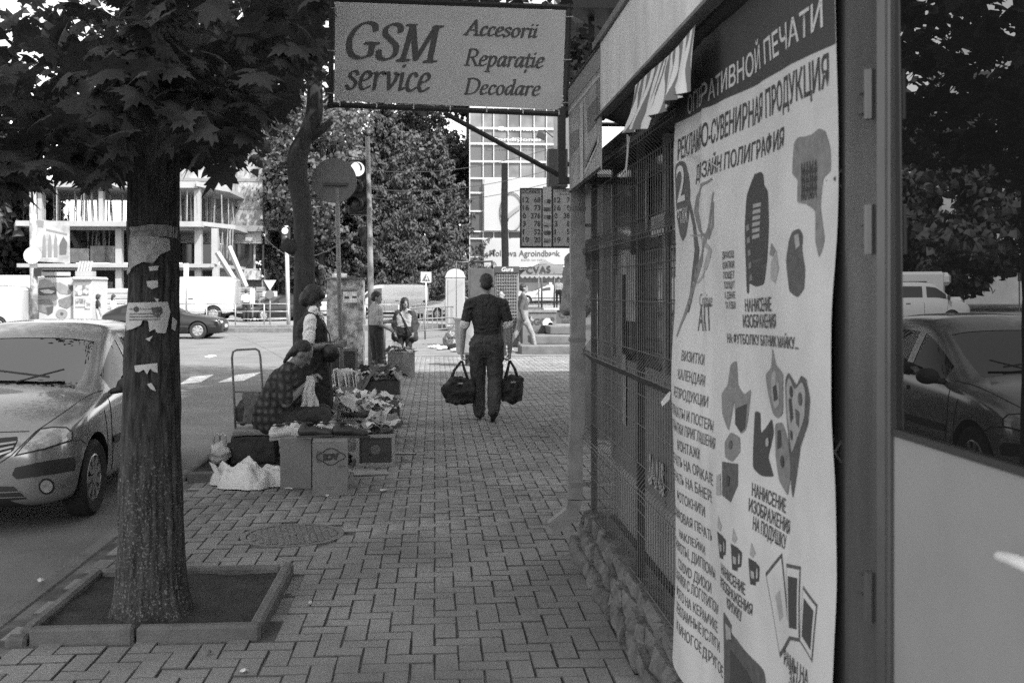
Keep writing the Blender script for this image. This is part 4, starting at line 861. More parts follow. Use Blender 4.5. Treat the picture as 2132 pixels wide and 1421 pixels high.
# lower skirt of the crown: hanging leaf sprays (edge read off the photograph, depth given by the crown's own reach)
bu = [-260, 0, 60, 100, 150, 200, 240, 275, 300, 340, 375, 400, 440, 480, 510, 545, 590, 620, 640, 660]; bv = [430, 408, 400, 362, 372, 395, 385, 350, 190, 185, 330, 350, 320, 365, 300, 262, 240, 190, 140, 60]
pos = []; sz = []
while len(pos) < 1800:
    u = RND.uniform(-260, 655); b_ = float(np.interp(u, bu, bv)); v = b_ - abs(RND.gauss(0, 1)) * 170 - 14 + 10 * math.sin(u * .11)
    if v < -330: continue
    Y = RND.uniform(3.9, 7.2) if not 285 < u < 365 else RND.uniform(3.8, 4.75); p = AY(u, v, Y)
    if p.z > 4.2 or (p.x - TX) ** 2 + (p.y - TY) ** 2 > 3.0 ** 2: continue
    pos.append(tuple(p - Vector((TX, TY, 0)))); sz.append(RND.uniform(.10, .165))
pos = np.array(pos); sz = np.array(sz); order = np.argsort(pos[:, 1]); pos, sz = pos[order], sz[order]
cr_ = leaf_cloud('crown', pos[300:], sz[300:], maple, t1, LV, LF, NP)
X, T, N = leaf_frames(pos[:300], sz[:300], NP)
lme = bpy.data.meshes.new('leaf'); lme.from_pydata([tuple(q) for q in LV], [], [tuple(int(i) for i in f) for f in LF]); lme.materials.append(maple)
for i in range(300):
    o = bpy.data.objects.new('leaf', lme); col.objects.link(o); o.parent = cr_
    o.matrix_local = Matrix(((X[i][0], T[i][0], N[i][0], pos[i][0]), (X[i][1], T[i][1], N[i][1], pos[i][1]), (X[i][2], T[i][2], N[i][2], pos[i][2]), (0, 0, 0, 1)))
# the crown above and around
def crown_points(n, c, r, rnd, zmin=-9, clump=40, spread=.5, outs=False):
    cl_ = []
    while len(cl_) < clump:
        q = rnd.normal(0, 1, 3); q = q / np.linalg.norm(q) * rnd.uniform(.45, 1.) ** .6; p = np.array(c) + q * np.array(r)
        if p[2] > zmin: cl_.append(p)
    cl_ = np.array(cl_); k = rnd.randint(0, clump, n); q = rnd.normal(0, 1, (n, 3)); q = q / np.linalg.norm(q, axis=1)[:, None]; w = rnd.uniform(.55, 1.35, (n, 1)); cs_ = rnd.uniform(.7, 1.4, (clump, 1))[k]; p = cl_[k] + q * w * cs_ * spread * np.array([1.25, 1.25, .8]) * 1.35; m = p[:, 2] > zmin
    return (p[m], q[m]) if outs else p[m]
up_ = crown_points(6500, (.1, .9, 5.0), (2.0, 3.6, 2.2), NP, 2.75, 70, .45)
up_ = up_[~((up_[:, 0] + TX < -2.2) & (up_[:, 2] > 3.0) & (up_[:, 1] > -2.))]
up_ = up_[~((up_[:, 0] + TX > -1.0) & (up_[:, 1] + TY < 6.6) & (up_[:, 2] < 3.9))]
leaf_cloud('upper_crown', up_, NP.uniform(.11, .17, len(up_)), maple, t1, SLV * np.array([1.2, 1, 1]), SLF, NP)
# torn notices on the trunk
note_m = M('old_notice', .42, .85, v2=.22, scale=24, thresh=(.42, .62)); note_l = M('white_notice', .55, .85, var=.15, scale=22); note_d = M('worn_notice', .16, .9, v2=.3, scale=30, thresh=(.4, .6))
def trunk_r(z):
    zs = [p.z for p in tpath]; return float(np.interp(z, zs, trad)), float(np.interp(z, zs, [p.x for p in tpath]))
def notice(px, mat, off=.012, name='notice'):
    """outline in pixels laid round the trunk"""
    x = [Vector(p) for p in px]; me = bpy.data.meshes.new(name); bm = bmesh.new(); f = bm.faces.new([bm.verts.new((p.x, -p.y, 0)) for p in x]); bmesh.ops.triangulate(bm, faces=[f])
    for it in range(4):
        lg = [e for e in bm.edges if e.calc_length() > 9]
        if not lg: break
        bmesh.ops.subdivide_edges(bm, edges=lg, cuts=1); bmesh.ops.triangulate(bm, faces=bm.faces)
    for v in bm.verts:
        p = AY(v.co.x, -v.co.y, TY - .12); r, cx = trunk_r(p.z); s = max(-.97, min(.97, (p.x - TX - cx) / r)); rr = r + off
        v.co = (cx + rr * s * .985, -rr * math.sqrt(1 - s * s), p.z)
    bm.to_mesh(me); bm.free(); return link_mesh(name, me, mat, t1)
def ragged(x0, y0, x1, y1, a=5, n=7):
    P = []
    for i in range(n): P.append((x0 + (x1 - x0) * i / n, y0 + RND.uniform(-a, a)))
    for i in range(n): P.append((x1 + RND.uniform(-a, a), y0 + (y1 - y0) * i / n))
    for i in range(n): P.append((x1 + (x0 - x1) * i / n, y1 + RND.uniform(-a, a)))
    for i in range(n): P.append((x0 + RND.uniform(-a, a), y1 + (y0 - y1) * i / n))
    return P
notice(ragged(271, 470, 368, 492, 3), note_d); notice([(272, 494), (300, 490), (345, 496), (346, 520), (330, 530), (318, 548), (300, 545), (285, 552), (272, 560), (268, 545), (268, 520)], note_m, .016)
notice([(265, 560), (275, 552), (280, 548), (272, 566), (264, 572)], note_m, .016)
for q in ([(310, 555), (328, 553), (326, 562), (312, 564)], [(306, 585), (326, 583), (327, 597), (316, 602), (308, 596)], [(283, 760), (326, 755), (327, 775), (318, 772), (314, 766), (308, 778), (302, 768), (292, 774), (285, 772)], [(308, 798), (316, 796), (322, 806), (324, 814), (314, 808)], [(305, 705), (318, 698), (312, 710)], [(320, 620), (328, 622), (326, 630)], [(349, 660), (355, 668), (353, 690), (348, 684)]): notice(q, note_l, .015)
notice([(268, 630), (342, 628), (346, 650), (340, 690), (338, 694), (324, 692), (322, 684), (312, 690), (310, 668), (300, 664), (296, 676), (280, 684), (264, 688), (262, 660)], note_l, .016)
for v in (642, 652, 658, 664): notice([(272, v), (330, v - 1), (330, v + 2), (272, v + 3)], note_d, .018, 'print')
notice([(282, 641), (287, 637), (292, 640), (292, 647), (287, 650), (282, 647)], ink, .018, 'print'); notice([(315, 640), (332, 638), (334, 650), (326, 662), (318, 655)], inkm, .018, 'print')
# ---- second tree, crooked trunk behind the vendors
T2Y = 16.4; b2 = G(628, 822); b2 = AY(628, 822, T2Y)
t2 = empty('street_tree', (b2.x, T2Y, 0), 0, 'crooked dark street tree behind the standing woman vendor', 'tree')
pp = [(630, 822, 22), (632, 700, 21), (634, 560, 20.5), (632, 470, 20), (628, 420, 20), (620, 370, 20), (618, 335, 20), (624, 305, 19), (642, 275, 18), (655, 240, 17), (656, 190, 16), (650, 120, 16), (655, 0, 16), (665, -150, 14)]
tp = []; tr_ = []
for (u, v, hw) in pp: p = AY(u, v, T2Y); tp.append((p.x - b2.x, 0, p.z)); tr_.append(hw / F * T2Y)
tp[0] = (tp[0][0], 0, -.05); barkmesh(tp, tr_, 22, .012, 9, .04, .12).build('trunk', bark2, t2, smooth=True)
q = [AY(u, v, T2Y) - Vector((b2.x, T2Y, 0)) for u, v in ((645, 285), (672, 268), (690, 252))]; limb(q, .09, .05, t2, bark2)
q = [AY(u, v, T2Y) - Vector((b2.x, T2Y, 0)) for u, v in ((628, 512), (604, 515), (590, 505))]; limb(q, .13, .1, t2, bark2, 'stump')
for az, ln in ((170, 3), (230, 3.2), (300, 3), (20, 3), (80, 3.), (120, 3.)):
    a = R(az); s0 = Vector(tp[-2]) + Vector((0, 0, RND.uniform(-.6, 1.))); limb([s0 + Vector((math.cos(a) * ln * i / 5, math.sin(a) * ln * i / 5, .9 * ln * i / 5 * (1.2 - .1 * i))) for i in range(6)], .1, .02, t2)
c2 = crown_points(9500, (-.3, 0, 7.6), (4.0, 4.0, 3.2), NP, 3.9, 85, .55); c2b = crown_points(1500, (-1.7, -.5, 4.6), (1.6, 1.5, 1.0), NP, 3.4, 26, .35); c2 = np.concatenate([c2, c2b])
leaf_cloud('crown', c2, NP.uniform(.13, .2, len(c2)), mapleb, t2, SLV * np.array([1.3, 1, 1]), SLF, NP)
# ---- trees further off
def far_tree(name, label, u, Y, H, cz, rx, rz, n, mat, size=.32, clump=60, zmin=1., group='trees beyond the crossing', spread=.6, tr=.25, ry=None):
    b_ = AY(u, 605, Y); t = empty(name, (b_.x, Y, 0), 0, label, 'tree', group)
    barkmesh([(0, 0, 0), (.1, 0, cz * .5), (.0, 0, cz + rz * .4)], [tr, tr * .8, tr * .35], 12, .02, u, .05, .5).build('trunk', bark2, t, smooth=True)
    p, q = crown_points(n, (0, 0, cz), (rx, ry or rx, rz), NP, zmin, clump, spread, True); leaf_cloud('crown', p, NP.uniform(.6, 1.3, len(p)) * size, mat, t, SLV * np.array([1.5, 1, 1]), SLF, NP, .7, .8, out=q); return t
def spruce(label, u, Y, H, rad, n, mat=conif):
    b_ = AY(u, 605, Y); t = empty('spruce_tree', (b_.x, Y, 0), 0, label, 'tree', 'trees beyond the crossing')
    barkmesh([(0, 0, 0), (0, 0, H)], [.35, .05], 10, .02, u, .1, .6).build('trunk', bark2, t, smooth=True); P = []; S = []
    nb = 190; Q = []
    for b in range(nb):
        zf = ((b + RND.random()) / nb) ** 1.2; z0 = .9 + zf * (H - 1.2); L = rad * (1 - zf * .93) * RND.uniform(.75, 1.12); a = b * 2.39996 + RND.uniform(-.3, .3); ca, sa = math.cos(a), math.sin(a); dr = RND.uniform(.22, .38)
        for i in range(n // nb):
            s = RND.uniform(.12, 1) ** .7; lw = RND.gauss(0, 1) * .16 * L * (1.15 - s); zz = z0 - dr * L * s + .30 * L * s ** 3 - abs(lw) * .55 - RND.random() ** 2 * .22; P.append((ca * L * s - sa * lw, sa * L * s + ca * lw, zz)); S.append(RND.uniform(.14, .3)); Q.append((ca * .35 - sa * lw, sa * .35 + ca * lw, .9 - RND.random() * .4))
    leaf_cloud('crown', np.array(P), np.array(S), mat, t, SLV * np.array([.8, 1.1, 1]), SLF, NP, 1.2, .9, out=np.array(Q)); return t
spruce('tall dark spruce with drooping boughs behind the white van', 800, 72, 15.5, 6.2, 34000)
spruce('spruce with a narrow crown left of the tall spruce', 700, 73, 12.5, 4.8, 18000)
spruce('spruce half hidden behind the dark container', 915, 74, 13, 4.8, 18000)
far_tree('lime_tree', 'broad leafy tree rising above the spruces under the banner sign', 790, 80, 20, 13.5, 6.0, 5.5, 19000, decid, .24, 70, 7.5, spread=.8)
far_tree('lime_tree', 'sunlit leafy tree beside the glass tower', 915, 82, 20, 13, 3.6, 6.0, 10000, decid, .28, 50, 5, spread=.7)
far_tree('lime_tree', 'leafy tree between the brick house and the crooked street tree', 590, 72, 16, 8.5, 2.1, 7.0, 10000, decid, .25, 50, 1.5, spread=.6)
far_tree('lime_tree', 'pale leafy tree behind the round sign', 668, 70, 16, 9.5, 3.2, 5.5, 9000, decid, .25, 50, 4, spread=.7)
for u_, Y_, r_, lab in ((640, 92, 7., 'far leafy tree filling the gap behind the round sign'), (770, 96, 8., 'far leafy tree filling the gap behind the tall spruce'), (890, 94, 7., 'far leafy tree filling the gap left of the glass tower')): far_tree('lime_tree', lab, u_, Y_, 18, 7.5, r_, 8.5, 9000, decid, .42, 80, .5, spread=1.1)
far_tree('maple_tree', 'dark bushy tree at the left edge behind the white van', 15, 72, 12, 5.2, 3.8, 4.4, 7000, deepg, .4, 60, .8)
far_tree('maple_tree', 'tall tree at the left edge behind the banner mast', -120, 66, 14, 7.2, 4.8, 6.2, 9000, deepg, .42, 70, .8)
# trees along the left pavement that only the door glass shows
for i, (x, y, h, r) in enumerate(((-30, 62, 11, 5.5), (-38, 58, 12, 5.5), (-44, 66, 13, 6), (-33, 74, 14, 6.5))):
    t = far_tree('maple_tree', ['dark tree mirrored left in the door glass behind the van', 'dark tree mirrored at the middle of the door glass', 'dark tree mirrored at the right of the door glass', 'tall tree mirrored highest in the door glass'][i], 0, y, h, h * .55, r, h * .42, 5000, deepg, .5, 60, .9, 'trees seen in the door glass'); t.location.x = x
# ================================================================== buildings
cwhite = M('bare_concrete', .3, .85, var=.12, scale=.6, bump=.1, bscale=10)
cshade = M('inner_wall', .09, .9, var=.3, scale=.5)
wglass = M('window_glass', .03, .08, spec=.7)
def PXB(mb, u0, v0, u1, v1, Y, d, mi=0):
    """box whose front face fills a pixel rectangle at depth Y"""
    a, b = AY(u0, v1, Y), AY(u1, v0, Y); mb.bb((a.x, Y, a.z), (b.x, Y + d, b.z), mi); return mb
# ---- block under construction
BY = 62.
cb = empty('construction_building', AY(270, 605, BY), 0, 'concrete frame building under construction with bare slabs and props', 'building'); OB = Vector(cb.location); OB.z = 0; cb.location.z = 0
def bpart(name, mat, rects, parent=None, O=None, **kk):
    mb = MB()
    for r in rects: PXB(mb, *r)
    o_ = O if O is not None else OB
    mb.v = [(p[0] - o_.x, p[1] - o_.y, p[2] - o_.z) for p in mb.v]; return mb.build(name, mat, parent or cb, **kk)
bpart('slab', cwhite, [(35, 549, 440, 556, BY - .4, 9)]); bpart('slab', cwhite, [(32, 461, 420, 470, BY - .8, 10)]); bpart('slab', cwhite, [(-20, 378, 410, 388, BY - .4, 9)])
for (u0, v0, u1, v1) in ((440, 549, 480, 556), (420, 461, 490, 470), (410, 378, 478, 388)):
    a = AY(u0, v0, BY - .4); b = AY(u0, v1, BY - .4); mb = MB(); q = [(a.x, BY - .6, a.z), (AY(u1, v0, BY + 3).x, BY + 3, a.z), (AY(u1, v0, BY + 3).x, BY + 9, a.z), (a.x, BY + 9, a.z)]
    mb.prism([(p[0] - OB.x, p[1] - OB.y, p[2] - (a.z - b.z) * .999) for p in q], (0, 0, a.z - b.z)); mb.build('slab', cwhite, cb)
for (u0, v0, u1, v1) in ((240, 475, 253, 549), (405, 473, 419, 549), (240, 556, 253, 612), (405, 556, 418, 612), (78, 400, 87, 461), (205, 398, 214, 461), (404, 388, 416, 461), (75, 556, 84, 600), (440, 475, 452, 549), (442, 556, 454, 605)):
    bpart('column', cwhite, [(u0, v0, u1, v1, BY, .45)])
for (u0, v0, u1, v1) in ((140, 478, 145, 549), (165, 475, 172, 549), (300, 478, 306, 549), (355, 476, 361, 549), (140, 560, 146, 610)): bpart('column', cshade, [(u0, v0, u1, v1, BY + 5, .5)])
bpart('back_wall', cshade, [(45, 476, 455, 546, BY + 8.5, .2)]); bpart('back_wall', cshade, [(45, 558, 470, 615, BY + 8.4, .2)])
bpart('beam', cwhite, [(145, 470, 405, 478, BY + .1, .3)]); bpart('beam', cwhite, [(85, 556, 405, 562, BY + .1, .3)])
bpart('brick_stack', M('block_stack', .22, .9, var=.35, scale=2.5), [(188, 512, 218, 545, BY + 1.5, 1)]); bpart('brick_stack', M('block_stack2', .3, .9, var=.35, scale=3), [(145, 517, 185, 546, BY + 1.5, 1)]); bpart('brick_stack', M('block_stack', .3), [(192, 586, 224, 602, BY + 1, 1)]); bpart('brick_stack', M('block_stack2', .3), [(222, 512, 238, 547, BY + 2, 1)])
# stair flight between the floors
mb = MB()
for i in range(8):
    a = AY(150 + i * 2.4, 482 + i * 4.5, BY + 3); mb.box((a.x - OB.x, a.y - OB.y, a.z), (.28, 1.2, .14))
mb.build('stair', cshade, cb)
# steel props on the upper floor, thin and crowded
mb = MB(); rr = random.Random(3)
for i in range(95):
    u = rr.uniform(36, 492); Y = BY + rr.uniform(-.4, 6) + (2 if u > 420 else 0); a = AY(u, 461, Y); lean = rr.gauss(0, .06); h = rr.uniform(1.6, 2.4); z0 = 5.45
    mb.tube([(a.x - OB.x, Y - OB.y, z0), (a.x - OB.x + lean, Y - OB.y, z0 + h)], .035, 5)
for i in range(16):
    u = rr.uniform(432, 492); Y = BY + 1 + rr.uniform(0, 2); a = AY(u, 500, Y); mb.tube([(a.x - OB.x, Y - OB.y, a.z - rr.uniform(.5, 1.2)), (a.x - OB.x + rr.gauss(0, .05), Y - OB.y, 5.3)], .03, 5)
o = mb.build('props', M('prop_steel', .22, .6, var=.4, scale=2), cb); o['kind'] = 'stuff'
mb = MB()
for i in range(10):
    u = 180 + i * 5; a = AY(u, 545, BY + 3); b = AY(u + rr.uniform(-8, 8), 476, BY + 3); mb.tube([a - OB, b - OB], .04, 5)
o = mb.build('props', M('prop_steel', .42), cb); o['kind'] = 'stuff'
# rubble chute / planks leaning
for (a, b) in (((452, 525), (497, 597)), ((476, 513), (512, 597))):
    p, q = AY(*a, BY - 2), AY(*b, BY - 2); mb = MB(); mb.tube([p - OB, q - OB], .16, 4); mb.build('plank', M('plank_wood', .34, .85), cb)
# dark plant masses round its foot
# ---- corrugated hoarding in front, each board a piece
hm = M('hoarding_sheet', .33, .7, var=.12, scale=1.2); hd = M('hoarding_dark', .17, .7, var=.2, scale=1.2)
def hoarding(u0, u1, v0, v1, Y, mat, label):
    a, b = AY(u0, v1, Y), AY(u1, v0, Y); h = empty('hoarding', (a.x, Y, 0), 0, label, 'fence'); n = max(3, int((b.z - a.z) / .24))
    for i in range(n):
        z0 = a.z + (b.z - a.z) * i / n; z1 = a.z + (b.z - a.z) * (i + 1) / n; mb = MB(); mb.prism([(0, 0, z0), (0, -.05, z0 + .03), (0, -.05, z1 - .06), (0, 0, z1 - .01)], (b.x - a.x, 0, 0)); mb.build('board', mat, h)
    for x in (0, (b.x - a.x) / 2, b.x - a.x): mb = MB(); mb.box((x, .06, (a.z + b.z) / 2), (.1, .08, b.z - a.z)); mb.build('post', rmetal, h)
    return h
hoarding(190, 300, 600, 655, 57, hm, 'pale corrugated hoarding left of the big tree trunk, behind the kiosk'); hoarding(430, 482, 596, 655, 57, hm, 'pale corrugated hoarding below the slab, right of the big white van'); hoarding(482, 550, 597, 650, 58, hd, 'grey corrugated hoarding behind the parked dark saloon')
# ---- corner house with brick upper floors and a glazed shop storey
HY = 70.
ch = empty('corner_house', AY(470, 605, HY), 0, 'corner building with blotchy brick storeys over a glazed shop front', 'building'); ch.location.z = 0; OH = Vector(ch.location)
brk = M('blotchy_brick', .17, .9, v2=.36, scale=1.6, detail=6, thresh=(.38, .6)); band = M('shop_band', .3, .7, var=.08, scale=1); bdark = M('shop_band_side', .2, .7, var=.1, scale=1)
def hp(name, mat, rects, parent=None): return bpart(name, mat, rects, parent or ch, OH)
xe = AY(545, 600, HY).x - OH.x
def side_quad(name, mat, u, v0, v1, dy, parent=None, off=.0, x=None, y0=0.):
    z0, z1 = AY(u, v1, HY).z, AY(u, v0, HY).z; xx = (xe if x is None else x) + off; mb = MB(); mb.bb((xx, y0, z0), (xx + .05, y0 + dy, z1)); return mb.build(name, mat, parent or ch)
SD = 12.
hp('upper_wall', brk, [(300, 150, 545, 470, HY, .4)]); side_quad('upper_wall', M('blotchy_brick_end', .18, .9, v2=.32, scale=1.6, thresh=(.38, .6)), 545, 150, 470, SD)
for (u0, v0, u1, v1) in ((300, 430, 545, 434), (300, 372, 545, 376), (490, 300, 494, 470)): hp('joint', M('joint_grey', .2, .9), [(u0, v0, u1, v1, HY - .04, .05)])
for v0 in (330, 398, 250):
    w = empty('window', (0, 0, 0)); w.parent = ch
    z0, z1 = AY(545, v0 + 34, HY).z, AY(545, v0, HY).z
    for y in (2.5, 6.5): mb = MB(); mb.bb((xe + .04, y, z0), (xe + .09, y + 1.6, z1)); mb.build('pane', wglass, w); mb = MB(); [mb.bb((xe + .08, y + q, z0), (xe + .13, y + q + .1, z1)) for q in (-.1, .75, 1.6)]; mb.bb((xe + .08, y - .1, z1), (xe + .13, y + 1.7, z1 + .1)); mb.build('frame', white, w)
    mb = MB(); mb.bb((xe + .05, 1.5, z0 - 1.4), (xe + .9, 9, z0 - .1)); mb.build('balcony', cwhite, ch)
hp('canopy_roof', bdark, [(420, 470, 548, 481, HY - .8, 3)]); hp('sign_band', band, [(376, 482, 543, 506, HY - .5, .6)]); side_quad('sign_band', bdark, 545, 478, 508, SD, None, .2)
for (u0, u1) in ((430, 446), (489, 504), (510, 528)): hp('sign_board', M('sign_pale', .33, .7, var=.3, scale=3), [(u0, 488, u1, 502, HY - .56, .05)])
for i, (u0, u1) in enumerate(((380, 404), (422, 440), (458, 490), (494, 530))):
    hp('window', wglass, [(u0, 508, u1, 560, HY + .1, .1)])
hp('window_frame', cwhite, [(528, 506, 532, 562, HY - .05, .1)]); hp('window_frame', dark, [(490, 506, 493, 562, HY - .05, .1)]); hp('sill', cwhite, [(376, 559, 536, 563, HY - .2, .4)])
side_quad('window', wglass, 545, 510, 560, SD, None, .05)
for q in range(5): side_quad('window_frame', dark, 545, 508, 562, .25, None, .1, None, q * 2.6)
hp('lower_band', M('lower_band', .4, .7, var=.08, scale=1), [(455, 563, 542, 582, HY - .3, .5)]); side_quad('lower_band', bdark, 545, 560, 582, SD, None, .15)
hp('ground_wall', cshade, [(300, 582, 545, 640, HY + .2, .3)]); side_quad('ground_wall', M('end_wall', .3, .8, var=.2, scale=1), 545, 582, 645, SD, None, 0)
mb = MB(); mb.bb((xe + .06, 3.0, .0), (xe + .14, 5.2, AY(545, 578, HY).z)); mb.build('door', wglass, ch)
for q in (2.9, 4.05, 5.2): mb = MB(); mb.bb((xe + .1, q, 0), (xe + .2, q + .15, AY(545, 575, HY).z)); mb.build('door_frame', white, ch)
text('25', 1.1, M('shop_letters', .5, .7), ch, fr((xe + .2, 3.2, AY(545, 532, HY).z), (0, 1, 0), (0, 0, 1)), bold=.03)
# graffiti-like shop lettering further right
text('OZ OTO', 1.2, M('shop_letters', .5, .7), ch, fr((xe + .3, 9.6, AY(545, 530, HY).z), (0, 1, 0), (0, 0, 1)), bold=.02)
# low pale building seen right of the corner house
lb = empty('low_building', AY(580, 605, 78), 0, 'low pale shop building with glass doors behind the far traffic light', 'building'); lb.location.z = 0; OL = Vector(lb.location)
bpart('wall', M('low_wall', .4, .8, var=.15, scale=.8), [(560, 545, 622, 565, 78, 5)], lb, OL); bpart('wall', cshade, [(560, 565, 622, 640, 78.3, 4.5)], lb, OL); 
for u in (576, 586, 596): bpart('door_frame', white, [(u, 568, u + 2, 612, 78.1, .1)], lb, OL)
for u in range(602, 618, 3): bpart('grille_bar', white, [(u, 572, u + 1, 612, 78.1, .1)], lb, OL)
# ---- glass tower with the bank banners
GY = 75.
gt = empty('glass_tower', AY(1090, 605, GY), 0, 'glass fronted tower with white mullions and a big bank banner', 'building'); gt.location.z = 0; OG = Vector(gt.location)
def gp(name, mat, rects): return bpart(name, mat, rects, gt, OG)
tg = M('tower_glass', .09, .3, v2=.22, scale=.22, spec=.6, thresh=(.4, .6)); 
mul = [978, 1006, 1028, 1058, 1084, 1112, 1138, 1165, 1192, 1222]; lev = [224, 268, 300, 337, 372, 402, 440, 482, 497, 535, 560]
for i in range(len(mul) - 1):
    for j in range(len(lev) - 1):
        gp('pane', M('tower_pane_dark', .04, .3, v2=.1, scale=.3, spec=.6) if (i == 0 and j > 3) or j in (7,) or j == 9 else tg, [(mul[i] + .7, lev[j] + .7, mul[i + 1] - .7, lev[j + 1] - .7, GY, .1)])
for u in mul: gp('mullion', white, [(u - .9, 224, u + .9, 562, GY - .12, .14)])
for v in lev: gp('transom', white, [(978, v - .9, 1222, v + .9, GY - .125, .14)])
gp('core', cshade, [(979, 130, 1221, 606, GY + .3, 10)]); gp('upper_wall', M('tower_upper', .3, .8, var=.2, scale=.8), [(978, 120, 1222, 223, GY, .3)])
for u in (1035, 1060, 1100, 1150): gp('upper_window', white, [(u, 225 - 60, u + 22, 222, GY - .1, .1)]); gp('upper_window', tg, [(u + 3, 225 - 57, u + 19, 220, GY - .14, .1)])
bann = M('bank_banner', .32, .7, var=.05, scale=.5)
gp('banner', bann, [(1008, 374, 1190, 480, GY - .4, .06)]); gp('banner', bann, [(1008, 498, 1192, 556, GY - .4, .06)])
def gtext(s, u, v, h, w, mat, bold=.01):
    me = text_mesh(s, 1., bold=bold); co = np.array([q.co[:] for q in me.vertices]); a = co.min(0); b = co.max(0); p = AY(u, v, GY - .43) - OG
    for q in me.vertices: q.co = (p.x + ((q.co.x - a[0]) / (b[0] - a[0]) - .5) * w / F * GY, p.y, p.z + ((q.co.y - a[1]) / (b[1] - a[1]) - .5) * h / F * GY)
    link_mesh('lettering', me, mat, gt)
gtext('Moldova Agroindbank', 1093, 529, 17, 147, M('bank_letters', .06, .7)); gtext('bank to rely on', 1116, 541, 6, 60, M('bank_small', .2, .7)); gtext('Continent', 1078, 268, 9, 85, white, .03); gtext('Condiționer', 1076, 291, 9, 110, white, .03)
mb = MB(); c = AY(1066, 440, GY - .5) - OG
for rr_, w_ in ((1.35, .12),):
    ring = []
    for i in range(24): a = 6.283 * i / 24; ring.append((c.x + rr_ * .6 * math.cos(a), c.y, c.z + rr_ * math.sin(a)))
    mb.tube(ring, .05, 4, closed=True)
mb.build('logo', M('bank_small', .45), gt); mb = MB(); mb.poly([(c.x - .3, c.y, c.z - .5), (c.x + .6, c.y, c.z + .2), (c.x + .6, c.y, c.z + .5), (c.x - .3, c.y, c.z - .2)]); mb.build('logo', M('bank_logo_dark', .2, .7), gt)
# floodlight on its arm, aerials on the roof
mb = MB(); a, b, c = AY(1112, 266, 60), AY(1140, 284, 60), AY(1128, 286, 60)
mb.tube([AY(1133, 270, 60) - OG, AY(1152, 286, 60) - OG], .05, 5); mb.box(AY(1127, 283, 60) - OG, (.5, .4, .3), ry=.4); mb.build('floodlight', dark, gt)
# ---- unseen block added on the right, sized to keep the near sidewalk in shade
ab = empty('shade_block', (11.5, -8, 0), 0, 'unseen pale block added right of the frame to shade the near sidewalk', 'building')
mb = MB(); mb.bb((-6, -26, 0), (6, 17.5, 17)); mb.build('wall', M('block_wall', .42, .85, var=.12, scale=.4), ab); mb = MB(); mb.bb((-6.3, -26.3, 17), (6.3, 17.8, 17.4)); mb.build('roof', rmetal, ab)
for fl in range(5):
    for y in range(-24, 17, 4): mb = MB(); mb.bb((-6.05, y, 2 + fl * 3.1), (-5.98, y + 1.6, 3.6 + fl * 3.1)); mb.build('window', wglass, ab)
# far block behind the terrace: windows seen above the panel
fb = empty('far_block', AY(1260, 605, 46), 0, 'pale block with white windows seen between the banner and the roof edge', 'building'); fb.location.z = 0; OF = Vector(fb.location)
bpart('wall', M('far_block_wall', .45, .8, var=.1, scale=.5), [(1195, -200, 1420, 320, 46, 8)], fb, OF)
for (u, v) in ((1200, 40), (1226, 40), (1255, 40), (1200, 130), (1230, 130), (1260, 130)): bpart('window', wglass, [(u, v, u + 18, v + 55, 45.95, .1)], fb, OF); bpart('window_frame', white, [(u - 4, v - 4, u - .5, v + 59, 45.9, .1), (u + 18.5, v - 4, u + 22, v + 59, 45.9, .1), (u - .4, v - 4, u + 18.4, v - .5, 45.9, .1), (u + 8, v, u + 10, v + 55, 45.9, .1)], fb)['kind'] = 'stuff'
# vine on the terrace
vn = crown_points(500, tuple(AY(1215, 150, 12.6)), (.25, .3, .5), NP, 3.0, 14, .12); vt = empty('vine', AY(1215, 200, 12.6), 0, 'leafy vine climbing the terrace posts beside the banner sign', 'plant'); leaf_cloud('leaves', vn - np.array(vt.location), NP.uniform(.06, .11, len(vn)), deepg, vt, SLV * np.array([1.5, 1, 1]), SLF, NP)
# building mirrored at the right edge of the door glass
rb = empty('grey_block', (-52, 84, 0), R(20), 'grey apartment block with windows mirrored at the right of the door glass', 'building')
mb = MB(); mb.bb((-9, 0, 0), (11, 10, 22)); mb.build('wall', M('grey_block_wall', .4, .85, var=.15, scale=.5), rb)
for fl in range(6):
    for x in (-7, -3.5, 0, 3.5, 7): w = MB(); w.bb((x, -.06, 2 + fl * 3.2), (x + 1.6, .02, 3.8 + fl * 3.2)); w.build('window', wglass, rb)
# ================================================================== vehicles
cglass = M('car_glass_dark', .015, .04, spec=.9); clear = Mglass('car_glass', .45, 1., .0, 3.0)
tyre_m = M('tyre', .018, .85, bump=.3, bscale=80); rim_m = M('wheel_rim', .38, .35, metal=.6); hub_m = M('wheel_dark', .03, .7); trim = M('car_trim', .022, .6)
lens = M('lamp_lens', .5, .12, v2=.25, scale=16, spec=.9, coat=.6); lens_r = M('tail_lens', .08, .2); plate_m = M('number_plate', .6, .5); chrome = M('chrome', .6, .15, metal=1.)
def carpaint(name, v, metal=0., rough=.3): return M(name, v, rough, coat=.8, metal=metal, var=.04, scale=30)
def section(st):
    x, W, zb, B, T, WT, cab = st; z3 = zb + .5 * (B - zb)
    P = [(0, zb), (.86 * W, zb), (.97 * W, zb + .08), (W, z3), (.985 * W, B - .06), (.955 * W, B)]
    if cab: P += [(WT + .03, T - .10), (WT - .045, T - .035), (.55 * WT, T - .006), (0, T)]
    else: P += [(.86 * W, B + .45 * (T - B)), (.72 * W, B + .7 * (T - B)), (.4 * W, T - .008), (0, T)]
    return [(x, y, z) for y, z in P]
